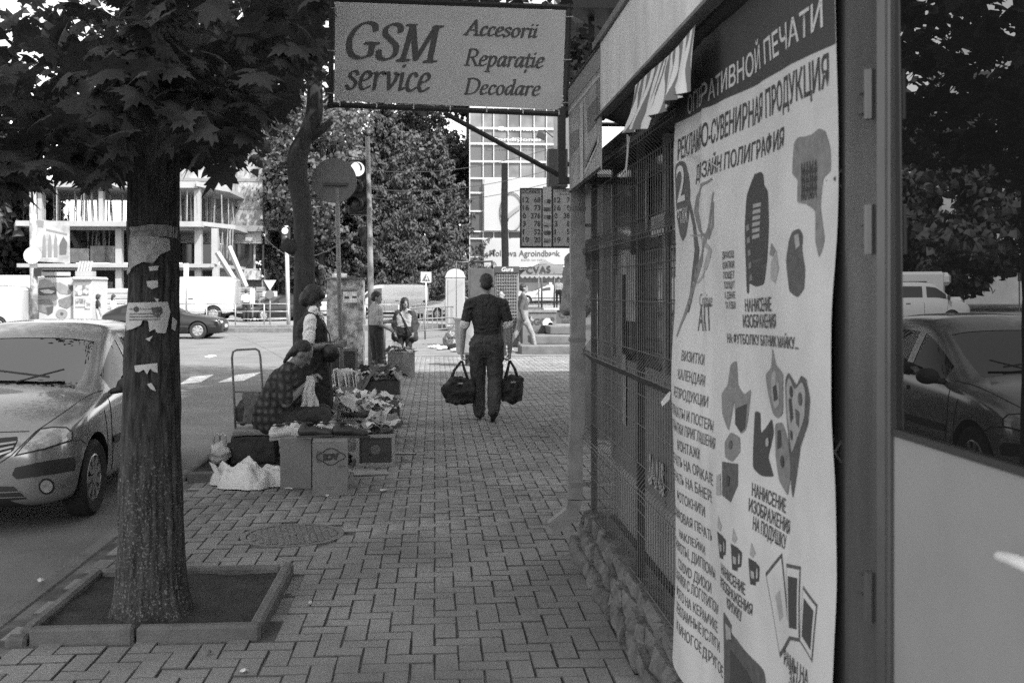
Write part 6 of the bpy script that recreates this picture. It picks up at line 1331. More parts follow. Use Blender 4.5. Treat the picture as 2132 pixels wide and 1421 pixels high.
# things lying on the cabinet
pk = MB(); p = AY(705, 574, CY); pk.box((p.x, CY + .2, b_.z + .07), (.25, .2, .08), rz=.3); o = pk.build('newspaper_bundle', paper); tag(o, 'folded newspaper bundle lying on top of the utility cabinet', 'newspaper')
# dark cabinet post beside it
# advertising mast with banner at the left
MY = 47.; ms = root_at('advertising_mast', (AY(70, 605, MY).x, MY, ZR), 'concrete mast with a product banner and traffic light beside the food kiosk', 'mast')
mb = MB(); mb.tube([L(72, 684, MY, ms), L(70, 560, MY, ms), L(68, 380, MY, ms)], [.17, .16, .14], 10); mb.build('pole', M('mast_concrete', .2, .85, v2=.4, scale=3, thresh=(.45, .55)), ms, smooth=True)
mb = MB(); mb.prism([L(76, 456, MY, ms), L(144, 464, MY, ms), L(145, 548, MY, ms), L(77, 544, MY, ms)], (0, .06, 0)); mb.build('banner', M('mast_banner', .4, .7, v2=.2, scale=1.6, thresh=(.42, .7)), ms)
def ban(px, m_): mb = MB(); mb.poly([L(u, v, MY, ms) + Vector((0, -.01, 0)) for u, v in px]); mb.build('print', m_, ms)
for x in (92, 104, 116): ban([(x - 4, 535), (x + 4, 535), (x + 3, 498), (x, 486), (x - 3, 498)], M('ban_grey', .18, .7))
ban([(124, 530), (138, 530), (140, 505), (132, 492), (124, 508)], inkm); ban([(78, 458), (92, 460), (90, 474), (80, 472)], M('ban_grey', .34)); ban([(96, 476), (140, 486), (140, 490), (96, 480)], M('ban_grey', .34))
mb = MB(); mb.bb(L(74, 575, MY, ms) + Vector((0, -.2, 0)), L(86, 558, MY, ms)); mb.build('signal_housing', black, ms); mb = MB(); mb.lathe([(.36, -.03), (.36, .02)], 20, 0, 'Y', L(72, 532, MY, ms) + Vector((0, -.25, 0))); mb.build('disc', M('sign_white', .6), ms)
# food kiosk with painted burgers
KY = 48.2; fk = root_at('food_kiosk', (AY(140, 605, KY).x, KY, .06), 'white food kiosk painted with burgers and rolls beside the mast', 'kiosk')
ksk = M('kiosk_white', .4, .6); a, b_ = L(79, 682, KY, fk), L(157, 577, KY, fk); mb = MB(); mb.bb((a.x, 0, 0), (b_.x, 2, b_.z), bev=.05); mb.build('body', ksk, fk)
a, b_ = L(157, 682, KY, fk), L(195, 578, KY, fk); mb = MB(); mb.bb((a.x, -.25, 0), (b_.x, 2, b_.z)); mb.build('counter_bay', ksk, fk); mb = MB(); a, b_ = L(155, 584, KY, fk), L(198, 576, KY, fk); mb.bb((a.x, -.45, a.z), (b_.x, 2, b_.z), bev=.08); mb.build('awning', ksk, fk)
for (u0, v0, u1, v1) in ((161, 594, 175, 614), (177, 594, 189, 613), (162, 621, 180, 638), (181, 621, 192, 642)): a, b_ = L(u0, v1, KY, fk), L(u1, v0, KY, fk); mb = MB(); mb.bb((a.x, -.29, a.z), (b_.x, -.252, b_.z)); mb.build('window', M('kiosk_window', .12, .3, v2=.5, scale=5, thresh=(.4, .6)), fk)
a, b_ = L(155, 575, KY, fk), L(191, 564, KY, fk); mb = MB(); mb.bb((a.x, .1, a.z), (b_.x, .6, b_.z)); mb.build('roof_box', M('sign_grey', .3, .7), fk)
for i in range(5): p0, p1 = L(158 + i * 6, 565, KY, fk), L(163 + i * 6, 543, KY, fk); mb = MB(); mb.tube([p0 + Vector((0, .3, 0)), p1 + Vector((0, .3, 0))], .06, 5); mb.build('roof_slat', ksk, fk)
a, b_ = L(112, 574, KY, fk), L(146, 566, KY, fk); mb = MB(); mb.bb((a.x, -.02, a.z), (b_.x, .06, b_.z)); mb.build('sign_board', ksk, fk); a, b_ = L(86, 574, KY, fk), L(111, 566, KY, fk); mb = MB(); mb.bb((a.x, -.02, a.z), (b_.x, .06, b_.z)); mb.build('sign_board', M('sign_grey', .3), fk)
lay = [0]
def fp_(px, m_): lay[0] += .002; mb = MB(); mb.poly([L(u, v, KY, fk) + Vector((0, -.006 - lay[0], 0)) for u, v in px]); mb.build('painting', m_, fk)
g1, g2, g3 = M('bun_print', .22, .7, var=.2, scale=4), M('food_dark', .07, .7), M('food_mid', .16, .7, var=.3, scale=6)
fp_([(79, 596), (82, 584), (92, 580), (104, 583), (112, 592), (114, 598), (100, 598), (80, 600)], g1); fp_([(79, 600), (118, 596), (118, 612), (110, 618), (96, 616), (80, 614)], g2); fp_([(82, 604), (100, 602), (115, 606), (108, 611), (92, 610)], ksk); fp_([(79, 616), (118, 613), (122, 620), (112, 626), (80, 622)], g1)
fp_([(110, 588), (126, 588), (144, 598), (150, 607), (142, 613), (124, 610), (116, 600)], g1); fp_([(142, 592), (152, 594), (156, 602), (150, 606), (143, 600)], g2); fp_([(80, 624), (104, 622), (112, 632), (100, 654), (82, 648)], g3); fp_([(96, 640), (112, 636), (110, 650), (100, 656)], g2); fp_([(122, 624), (150, 614), (156, 630), (140, 642), (124, 636)], g3)
fp_([(129 + 12 * math.cos(t), 653 + 10 * math.sin(t)) for t in np.linspace(0, 6, 18)], M('target_print', .22, .7)); fp_([(129 + 4 * math.cos(t), 653 + 4 * math.sin(t)) for t in np.linspace(0, 6, 6)], g2)
# railings along the far pavement and at the corner on our side
def railing(pts, label, h=1.0, n=3, r=.022, mat=galv, bars=0):
    pts = [Vector(p) for p in pts]; rt_ = root_at('railing', pts[0], label, 'railing'); O = pts[0]
    for i in range(len(pts) - 1):
        a, b2_ = pts[i] - O, pts[i + 1] - O
        for q in range(n): z = Vector((0, 0, h * (1 - q * .72 / max(1, n - 1)))); mb = MB(); mb.tube([a + z, b2_ + z], r, 6); mb.build('rail', mat, rt_, smooth=True)
        k = bars
        for q in range(k): t = (q + .5) / k; mb = MB(); mb.tube([a.lerp(b2_, t) + Vector((0, 0, h * .28)), a.lerp(b2_, t) + Vector((0, 0, h * .99))], r * .7, 5); mb.build('bar', mat, rt_)
    for p in pts: mb = MB(); mb.tube([p - O, p - O + Vector((0, 0, h))], r * 1.3, 6); mb.build('post', mat, rt_, smooth=True)
    return rt_
railing([(AY(u, 605, 48.3).x, 48.3, .06) for u in (372, 430, 490, 550, 600)], 'low metal railing in front of the parked dark saloon', .95)
railing([(AY(u, 605, 49).x, 49, .06) for u in (640, 700, 760, 830)], 'low metal railing across the road behind the cabinet', .9)
railing([(AY(842, 605, 33).x, 33, 0), (AY(885, 605, 35).x, 35, 0), (AY(944, 605, 37).x, 37, 0)], 'dark crowd barrier standing beside the woman in the open coat', 1.05, 3, .025, rmetal, 6)
railing([(AY(800, 605, 22.5).x, 22.5, 0), (AY(822, 605, 24).x, 24, 0)], 'short bent pipe rail between the two women', .95, 2, .025, dark)
# booth, metal rack, drinks fridge
WY = 47.; wb = root_at('white_booth', (AY(948, 605, WY).x, WY, 0), 'white booth with a rounded roof behind the barrier', 'booth'); a, b_ = L(928, 652, WY, wb), L(968, 577, WY, wb); mb = MB(); mb.bb((a.x, 0, 0), (b_.x, 1.1, b_.z)); mb.build('cabin', M('booth_plastic', .3, .6), wb)
mb = MB(); n = 10; xs = np.linspace(a.x - .03, b_.x + .03, n + 1); top = [(x, -.03, b_.z + .38 * math.sqrt(max(0, 1 - ((x - (a.x + b_.x) / 2) / (b_.x - a.x + .06) * 2) ** 2))) for x in xs]; mb.prism([(xs[0], -.03, b_.z)] + top[1:-1] + [(xs[-1], -.03, b_.z)], (0, 1.16, 0)); mb.build('roof', ksk, wb)
mb = MB(); mb.bb((a.x + .1, -.03, .15), (b_.x - .1, -.0, b_.z - .12)); mb.build('door', M('booth_door', .26, .6), wb)
RY = 30.; rk = root_at('metal_rack', (AY(1004, 605, RY).x, RY, 0), 'dark metal locker with an open pipe frame on top behind the walking man', 'locker'); a, b_ = L(978, 700, RY, rk), L(1028, 558, RY, rk); mb = MB(); mb.bb((a.x, 0, 0), (b_.x, .6, b_.z), bev=.01); mb.build('locker', M('locker_paint', .06, .6, var=.3, scale=4), rk)
a2, b2_ = L(976, 545, RY, rk), L(1026, 543, RY, rk)
for x in (a2.x, b2_.x): tubes('frame_post', dark, rk, [[(x, 0, 0 if x == a2.x else b_.z), (x, 0, a2.z)], [(x, .6, b_.z), (x, .6, a2.z)]], .02)
tubes('frame_rail', dark, rk, [[(a2.x, 0, a2.z), (b2_.x, 0, b2_.z)], [(a2.x, .6, a2.z), (b2_.x, .6, b2_.z)], [(a2.x, 0, a2.z), (a2.x, .6, a2.z)], [(b2_.x, 0, a2.z), (b2_.x, .6, a2.z)]], .02)
a3 = L(950, 545, RY, rk); tubes('frame_post', rmetal, rk, [[(a3.x, 0, 0), (a3.x, 0, a3.z), (a2.x, 0, a3.z)]], .015)
fg = root_at('drinks_fridge', (AY(1055, 605, 30.5).x, 30.5, 0), 'tall glass front drinks fridge with grid shelves and dark header', 'fridge'); a, b_ = L(1030, 700, 30.5, fg), L(1080, 556, 30.5, fg); mb = MB(); mb.bb((a.x, 0, 0), (b_.x, .6, b_.z), bev=.01); mb.build('case', M('fridge_case', .2, .5), fg)
mb = MB(); mb.bb((a.x - .01, -.06, b_.z - .16), (b_.x + .01, .0, b_.z + .02)); mb.build('header', ink, fg); text('Gura', .17, white, fg, fr(((a.x + b_.x) / 2, -.065, b_.z - .07), (1, 0, 0), (0, 0, 1)), bold=.006, shear=.3)
mb = MB(); mb.bb((a.x + .04, -.012, .25), (b_.x - .04, -.004, b_.z - .2)); mb.build('door_glass', M('fridge_glass', .08, .15), fg)
mb = MB()
for i in range(9): x = a.x + .06 + i * (b_.x - a.x - .12) / 8; mb.tube([(x, -.03, .25), (x, -.03, b_.z - .2)], .006, 4)
for i in range(20): z = .27 + i * (b_.z - .5) / 19; mb.tube([(a.x + .05, -.032, z), (b_.x - .05, -.032, z)], .006, 4)
mb.build('wire_grid', galv, fg)['kind'] = 'stuff'
# tall dark post (lopped trunk) before the glass tower
dp = root_at('lopped_tree', (AY(1052, 605, 50).x, 50, 0), 'bare lopped trunk standing like a dark post before the bank banner', 'tree'); barkmesh([L(1052, 690, 50, dp), L(1052, 540, 50, dp), L(1050, 462, 50, dp), L(1051, 340, 50, dp)], [.2, .17, .16, .15], 10, .01, 4, 0, .4).build('trunk', bark2, dp, smooth=True); q = [L(1052, 470, 50, dp), L(1058, 455, 50, dp)]; limb(q, .06, .04, dp)
# waste bin and rubbish bag
bn = root_at('waste_bin', AY(985, 605, 22.5) * 1., 'round metal waste bin half hidden behind the walking man', 'bin'); bn.location.z = 0; a, b_ = L(953, 700, 22.5, bn), L(1010, 655, 22.5, bn)
mb = MB(); mb.lathe([(.2, 0), (.24, .05), (.28, .72), (.30, .74), (.30, .78), (.27, .78), (.25, .7)], 24, 0, 'Z', (-.12, 0, .25)); mb.build('barrel', galv, bn, autosmooth=30); mb = MB(); mb.lathe([(.05, 0), (.05, .3)], 8, 0, 'Z', (-.12, 0, 0)); mb.build('stand', dark, bn)
gb = sculpt('rubbish_bag', [('e', (0, 0, .25), (.2, .18, .27), None, 0), ('e', (.05, 0, .48), (.12, .1, .12), None, 0), ('e', (.1, .05, .15), (.2, .2, .16), None, 0)], .02, M('rubbish_plastic', .1, .35, var=.5, scale=10), None, 3, .05, 9, 3, True); gb.location = G(938, 727); tag(gb, 'dark stuffed rubbish bag by the waste bin', 'bag')
gb2 = sculpt('rubbish_bag', [('e', (0, 0, .2), (.18, .15, .2), None, 0), ('e', (.12, 0, .1), (.16, .15, .11), None, 0)], .02, M('clear_bag', .3, .3, var=.4, scale=12), None, 3, .04, 10, 5, True); gb2.location = G(972, 724); tag(gb2, 'pale plastic rubbish bag behind the walking man', 'bag')
for k_, (u, v) in enumerate(((905, 725), (918, 728), (946, 732), (930, 726), (960, 729))):
    o = sculpt('litter_heap', [('e', (0, 0, .04), (.2, .08, .05), (0, 0, k_), 0), ('e', (.1, .05, .05), (.08, .08, .06), None, 0)], .02, scr, None, 1, .03, 14, k_, True); o.location = G(u, v); tag(o, ['leftmost heap of paper litter left of the rubbish bag', 'second heap of paper litter from the left by the rubbish bag', 'heap of paper litter before the dark rubbish bag', 'heap of paper litter just left of the dark rubbish bag', 'heap of paper litter right of the dark rubbish bag'][k_], 'litter', 'litter heaps by the bin')
# market stalls on the right
ST = 33.; sm_ = root_at('market_stall', (AY(1150, 605, ST).x, ST, .64), 'market stall with striped awning reading CVAS and scalloped edge', 'stall')
awm = M('awning_cloth', .17, .75, var=.15, scale=3); 
prof = [(1083, 571), (1092, 563), (1105, 556), (1120, 551), (1140, 549)]
V = []
for (u, v) in prof: p = L(u, v, ST, sm_); V += [(p.x, 0, p.z), (p.x + .6 + 0, 2.6, p.z + .1)]
p = L(1230, 549, ST, sm_); V += [(p.x, 0, p.z), (p.x, 2.6, p.z + .1)]
mb = MB(); mb.add(V, [(2 * i, 2 * i + 2, 2 * i + 3, 2 * i + 1) for i in range(len(V) // 2 - 1)]); mb.build('awning', awm, sm_)
mb = MB(); a = L(1083, 572, ST, sm_); b_ = L(1172, 572, ST, sm_); fpt = [(L(u, v, ST, sm_).x, -.02, L(u, v, ST, sm_).z) for u, v in ((1083, 572), (1092, 564), (1105, 557), (1120, 552), (1140, 550), (1172, 552), (1172, 570))]; mb.poly(fpt[::-1]); mb.build('front_cloth', M('awning_front', .13, .75, v2=.2, scale=2.5, stretch=(.3, 1, 3)), sm_)
for i in range(9): x0 = a.x + (b_.x - a.x) * i / 9; x1 = a.x + (b_.x - a.x) * (i + 1) / 9; mb = MB(); mb.poly([(x0, -.03, a.z)] + [(x0 + (x1 - x0) * t, -.03, a.z - .04 - .06 * math.sin(t * math.pi)) for t in np.linspace(0, 1, 7)] + [(x1, -.03, a.z)]); mb.build('scallop', M('scallop', .25, .7), sm_)
text('CVAS', .3, M('awning_letters', .03, .7), sm_, fr((L(1121, 562, ST, sm_).x, -.04, L(1121, 562, ST, sm_).z), (1, -0.0, .04), (0, 0, 1)), bold=.006, spacing=1.1)
mb = MB(); a = L(1172, 570, ST, sm_); b_ = L(1215, 552, ST, sm_); mb.bb((a.x, -.02, a.z - .1), (b_.x, 0.02, a.z + .13)); mb.build('side_cloth', M('awning_side', .13, .75), sm_)
tubes('pole', dark, sm_, [[L(u, 650, ST, sm_), L(u, 566, ST, sm_)] for u in (1128, 1154)], .03); tubes('pole', dark, sm_, [[L(1128, 587, ST, sm_), L(1154, 587, ST, sm_)]], .02)
pt = root_at('peaked_tent', (AY(1150, 605, 60).x, 60, .64), 'white peaked tent roof behind the striped awning', 'tent'); a = [L(u, v, 60, pt) for u, v in ((1118, 551), (1184, 551), (1150, 531))]
mb = MB(); mb.add([a[0] + Vector((0, -1, 0)), a[1] + Vector((0, -1, 0)), a[1] + Vector((0, 1.5, 0)), a[0] + Vector((0, 1.5, 0)), a[2]], [(0, 1, 4), (1, 2, 4), (2, 3, 4), (3, 0, 4)]); mb.build('roof', ksk, pt); tubes('pole', galv, pt, [[(a[0].x, -1, 0), (a[0].x, -1, a[0].z)], [(a[1].x, -1, 0), (a[1].x, -1, a[0].z)]], .04)
# painted counters: FRIGO and CVAS
FY2 = 29.6; fc = root_at('frigo_counter', (AY(1122, 605, FY2).x, FY2, .0), 'painted cooler chest lettered FRIGO beside the steps', 'cooler'); a, b_ = L(1088, 708, FY2, fc), L(1158, 650, FY2, fc); mb = MB(); mb.bb((a.x, 0, .02), (b_.x, .7, b_.z), bev=.01); mb.build('chest', M('cooler_paint', .09, .6, v2=.17, scale=3), fc); mb = MB(); mb.bb((a.x - .02, -.03, b_.z), (b_.x + .02, .72, b_.z + .06)); mb.build('lid', rmetal, fc)
text('FRIGO', .24, ink, fc, fr((L(1113, 670, FY2, fc).x, -.008, L(1113, 670, FY2, fc).z), (1, 0, 0), (0, 0, 1)), bold=.01)
for (u, v, r_, m_) in ((1140, 672, .14, M('scoop_pale', .5, .7)), (1146, 676, .07, ink), (1104, 687, .06, ink), (1120, 690, .07, inkm), (1136, 692, .06, ink), (1110, 698, .08, M('scoop_pale', .5)), (1150, 664, .06, ink)): p = L(u, v, FY2, fc); mb = MB(); mb.lathe([(r_, -.004), (r_, -.0)], 14, 0, 'Y', (p.x, -.008, p.z)); mb.build('painting', m_, fc)
cv = root_at('cvas_counter', (AY(1178, 605, 30.4).x, 30.4, .6), 'dark stall counter lettered CVAS NATURAL at the top of the steps', 'counter'); a, b_ = L(1157, 690, 30.4, cv), L(1212, 645, 30.4, cv); mb = MB(); mb.bb((a.x, 0, 0), (b_.x, .6, b_.z), bev=.01); mb.build('chest', M('counter_paint', .08, .6, var=.2, scale=4), cv); mb = MB(); mb.bb((a.x - .35, -.05, b_.z), (b_.x, .65, b_.z + .05)); mb.build('top', M('counter_top', .4, .5), cv)
text('CVAS', .26, ink, cv, fr((L(1186, 653, 30.4, cv).x, -.008, L(1186, 655, 30.4, cv).z), (1, 0, 0), (0, 0, 1)), bold=.01); text('NATURAL', .15, ink, cv, fr((L(1194, 670, 30.4, cv).x, -.008, L(1194, 670, 30.4, cv).z), (1, 0, 0), (0, 0, 1)), bold=.006)
# overhead wires over the crossing
for i, (a, b_) in enumerate((((560, 322, 40), (1180, 300, 44)), ((560, 360, 42), (1180, 345, 46)), ((640, 385, 50), (1180, 372, 46)), ((540, 480, 46), (770, 470, 22)))):
    p, q = AY(*a), AY(*b_); mb = MB(); mb.tube([p.lerp(q, t) - Vector((0, 0, .9 * math.sin(t * math.pi))) for t in np.linspace(0, 1, 14)], .012, 4); o = mb.build('overhead_wire', dark); tag(o, ['uppermost overhead wire sagging across the trees', 'middle overhead wire sagging across the trees', 'lowest overhead wire sagging before the glass tower', 'thin wire running to the lit traffic light pole'][i], 'wire', 'overhead wires')
# ================================================================== vendors' goods
def crumple(mb, c, sx, sy, rz, amp, seed, n=7, tilt=0., mi=0):
    """a crumpled sheet"""
    V = []; ca, sa = math.cos(rz), math.sin(rz)
    for i in range(n + 1):
        for j in range(n + 1):
            x, y = sx * (i / n - .5), sy * (j / n - .5); q = Vector((x * 9 + seed * 3.3, y * 9, seed)); z = amp * (noise.noise(q) + .6 * noise.noise(q * 2.4)) + tilt * x
            V.append((c[0] + x * ca - y * sa + amp * .3 * noise.noise(q + Vector((5, 0, 0))), c[1] + x * sa + y * ca, c[2] + z))
    return mb.add(V, [(i * (n + 1) + j, (i + 1) * (n + 1) + j, (i + 1) * (n + 1) + j + 1, i * (n + 1) + j + 1) for i in range(n) for j in range(n)], mi)
gr = random.Random(21)
def carton(name, u0, u1, vb, vt, depth, rz, mat, label, open_top=False):
    a, b_ = G(u0, vb), G(u1, vb); c = (a + b_) / 2; w = (b_ - a).length; f = (c - C0).dot(fw); h = (vb - vt) / F * f
    r = empty(name, (c.x, c.y, 0), rz, label, 'box'); t = .006
    for nm, bx in (('front_panel', ((-w / 2, 0, 0), (w / 2, t, h))), ('back_panel', ((-w / 2, depth - t, 0), (w / 2, depth, h))), ('side_panel', ((-w / 2, t, 0), (-w / 2 + t, depth - t, h))), ('side_panel', ((w / 2 - t, t, 0), (w / 2, depth - t, h)))): mb = MB(); mb.bb(*bx); mb.build(nm, mat, r)
    if not open_top:
        mb = MB(); mb.bb((-w / 2, .0, h), (w / 2, depth, h + t)); mb.build('flap', mat, r)
    return r, w, h
ace, w, h = carton('carton', 651, 723, 1031, 920, .5, R(4), card, 'grey carton printed with an upside down logo under the shoes')
text('ACE', .06, M('carton_print', .05, .8), ace, fr((w * .02, -.002, h * .73), (-1, 0, -.05), (.05, 0, -1)), bold=.007)
mb = MB(); ring = []
for i in range(28): a = 6.283 * i / 28; rr_ = 1 + .13 * math.cos(4 * a); ring.append((w * .02 + .1 * rr_ * math.cos(a), -.003, h * .73 + .058 * rr_ * math.sin(a)))
mb.tube(ring, .004, 4, closed=True); mb.build('print', M('carton_print', .05), ace); mb = MB(); mb.bb((-w * .38, -.003, h * .62), (-w * .26, -.001, h * .84)); mb.bb((w * .22, -.003, h * .53), (w * .44, -.001, h * .555)); mb.bb((-w * .1, -.003, h * .12), (w * .12, -.001, h * .13)); mb.bb((-w * .1, -.003, h * .155), (w * .12, -.001, h * .165)); mb.build('print', M('carton_print2', .12, .8), ace)['kind'] = 'stuff'
fl, w2, h2 = carton('carton', 583, 648, 1016, 914, .3, R(-6), M('carton_grey', .17, .85, var=.12, scale=5), 'plain grey carton left of the carton with the logo')
# framed display case
a, b_ = G(744, 970), G(820, 968); fcw = (b_ - a).length; cs_ = empty('display_case', ((a.x + b_.x) / 2, a.y, 0), R(3), 'framed dark display case standing on edge right of the cartons', 'case'); hh = .29
mb = MB(); mb.bb((-fcw / 2, 0, .02), (fcw / 2, .5, hh)); mb.build('body', M('case_dark', .05, .6, var=.3, scale=9), cs_)
for bx in (((-fcw / 2 - .01, -.02, .0), (fcw / 2 + .01, .0, .03)), ((-fcw / 2 - .01, -.02, hh - .03), (fcw / 2 + .01, .0, hh)), ((-fcw / 2 - .01, -.02, .031), (-fcw / 2 + .02, .0, hh - .031)), ((fcw / 2 - .02, -.02, .031), (fcw / 2 + .01, .0, hh - .031))): mb = MB(); mb.bb(*bx); mb.build('frame', M('case_frame', .3, .6), cs_)
mb = MB(); mb.lathe([(.045, -.004), (.045, -.001)], 16, 0, 'Y', (0, 0, hh * .52)); mb.build('emblem', M('case_emblem', .14, .7), cs_)
# shoes on the cartons
wsh = M('shoe_white', .55, .6, var=.2, scale=20); dsh = M('shoe_dark', .03, .5); gsh = M('shoe_grey', .2, .6)
def shoe(p, rz, mat, label, s=1.):
    r = empty('shoe', p, rz, label, 'shoe', 'shoes for sale on the cartons')
    up = sculpt('upper', [('c', (0, -.09, .045), .036, (0, .02, .05), .038, 0), ('c', (0, .02, .045), .037, (0, .11, .03), .032, 0), ('c', (0, -.09, .05), .034, (0, -.07, .085), .03, 0)], .009, mat, r, 3)
    ops = MB(); prof = [(-.036, -.12), (.036, -.12), (.043, -.02), (.044, .07), (.03, .14), (0, .155), (-.03, .14), (-.044, .07), (-.04, -.02)]; ops.prism([(x, y, 0) for x, y in prof], (0, 0, .016)); ops.build('sole', M('shoe_sole', .3, .7) if mat != dsh else M('shoe_sole_dark', .05, .7), r)
    mb = MB(); mb.sphere((0, -.055, .1), (.024, .045, .012)); mb.build('opening', black, r); mb = MB()
    for q in range(4): mb.tube([(-.025, .0 + q * .018, .088 - q * .007), (.025, .006 + q * .018, .088 - q * .007)], .004, 4)
    mb.build('lace', M('lace', .6, .8), r)['kind'] = 'stuff'; r.scale = (s * 1.12,) * 3; r.rotation_euler = (gr.gauss(0, .12), gr.gauss(0, .1), rz + gr.gauss(0, .35)); return r
for k_, (u, v, Y, z, rz, m_, lab) in enumerate(((596, 905, 8.85, .385, -1.2, wsh, 'white trainer on the plain grey carton'), (628, 905, 8.95, .385, -1.4, wsh, 'white trainer between the plain carton and the logo carton'), (655, 900, 8.6, .42, -1.5, dsh, 'dark shoe at the left on the logo carton'), (690, 900, 8.65, .42, -1.35, wsh, 'pale trainer in the middle of the logo carton'), (726, 905, 8.6, .42, -1.6, dsh, 'dark shoe at the right edge of the logo carton'), (712, 892, 8.8, .42, -1.3, gsh, 'grey shoe behind the others on the logo carton'), (610, 890, 9.05, .385, -1.0, gsh, 'grey trainer at the back of the plain carton'))):
    p = AY(u, v, Y); shoe((p.x, Y, z), rz, m_, lab)
# sheets, clothes and papers heaped on the boxes behind
pal = [M('heap_white', .6, .85), M('heap_pale', .42, .85, var=.25, scale=14), M('heap_mid', .22, .9, var=.4, scale=12), M('heap_dark', .06, .9, var=.4, scale=10)]
def heap(name, c, size, n, label, cat, seed, mix=(0, 0, 1, 1, 2, 3), amp=.035, base=None):
    r = empty(name, c, 0, label, cat); rr2 = random.Random(seed)
    sculpt('base', [('e', (0, 0, size[2] * .3), (size[0] * .5, size[1] * .5, size[2] * .5), None, 0)], .03, pal[base if base is not None else 2], r, 2, .03, 7, seed)
    for i in range(n):
        x, y = rr2.uniform(-.5, .5) * size[0], rr2.uniform(-.5, .5) * size[1]; z = size[2] * (.8 - .9 * ((x / size[0]) ** 2 + (y / size[1]) ** 2)) + rr2.uniform(-.02, .05)
        mb = MB(); crumple(mb, (x, y, z), rr2.uniform(.1, .24), rr2.uniform(.08, .2), rr2.uniform(0, 3), amp * 1.5, seed + i, 9, rr2.gauss(0, .45)); mb.build('sheet', pal[rr2.choice(mix)], r, smooth=True, fix=False)
    return r
p = AY(760, 860, 11.2); heap('paper_heap', (p.x, 11.2, .3), (.62, .8, .2), 48, 'heap of pale papers and bags spread over a box behind the shoes', 'papers', 3, (0, 0, 1, 1, 2))
bx_ = MB(); bx_.bb((-.32, -.4, 0), (.3, .45, .31)); o = bx_.build('goods_box', M('box_pale', .33, .85, var=.3, scale=6)); o.location = (p.x, 11.2, 0); tag(o, 'pale box under the heap of papers', 'box')
p = AY(785, 925, 9.95); heap('rag_heap', (p.x, 9.98, .28), (.34, .4, .1), 24, 'small heap of rags and trinkets on the display case', 'rags', 8, (0, 1, 2, 2, 3))
p = AY(795, 810, 12.9); heap('clothes_heap', (p.x, 12.75, .52), (.45, .5, .14), 26, 'heap of dark clothes on the box nearest the walking man', 'clothes', 5, (1, 2, 2, 3, 3), .04)
bx_ = MB(); bx_.bb((-.2, -.25, 0), (.22, .3, .54)); o = bx_.build('goods_box', M('box_dark', .05, .85, var=.3, scale=6)); o.location = (p.x, 12.75, 0); tag(o, 'dark box under the heap of clothes', 'box')
p = AY(668, 800, 12.6); heap('wares_heap', (p.x, 12.4, .3), (.45, .6, .22), 24, 'heap of mixed wares between the seated woman and the newspapers', 'wares', 9, (0, 1, 2, 3), .04)
p = AY(720, 850, 11.9); heap('wares_heap', (p.x, 11.95, .22), (.5, .5, .14), 26, 'low heap of gravelly small wares before the newspapers', 'wares', 12, (1, 2, 2, 0), .03)
# newspaper rack box
p = AY(732, 812, 13.2); nb = empty('newspaper_box', (p.x, 13.2, 0), 0, 'grey box filled with upright rolled newspapers beside the sign pole', 'box'); z1 = AY(732, 805, 13.2).z
mb = MB(); mb.bb((-.25, 0, 0), (.25, .3, z1)); mb.build('box', M('box_mid', .2, .85, var=.2, scale=6), nb)
for i in range(30):
    x = -.24 + .5 * i / 29 + gr.gauss(0, .01); lean = .12 + gr.gauss(0, .05); hgt = .17 + gr.uniform(-.03, .05); y = gr.uniform(.04, .24); mb = MB(); mb.X = Matrix.Translation((x, y, z1)) @ Matrix.Rotation(-lean if i < 22 else lean * 1.5, 4, 'Y') @ Matrix.Rotation(gr.gauss(0, .2), 4, 'Z'); mb.box((0, 0, hgt / 2), (gr.uniform(.006, .014), .16, hgt)); mb.build('newspaper', pal[0] if gr.random() < .65 else pal[1], nb)
# flat cardboard, gutter strips
mb = MB(); mb.box((0, 0, .008), (.3, .2, .012), rz=.15); o = mb.build('cardboard_sheet', M('cardboard_flat', .26, .85, var=.2, scale=8)); o.location = G(772, 986); tag(o, 'flat piece of cardboard lying before the display case', 'cardboard')
g0 = empty('gutter_channel', G(840, 945), 0, 'short steel gutter channel set in the paving right of the display case', 'drain'); mb = MB(); mb.box((0, 0, .004), (.24, .05, .012)); mb.build('channel', galv, g0)
for y in (-.035, .035): mb = MB(); mb.box((0, y, .003), (.25, .022, .012)); mb.build('slot', black, g0)
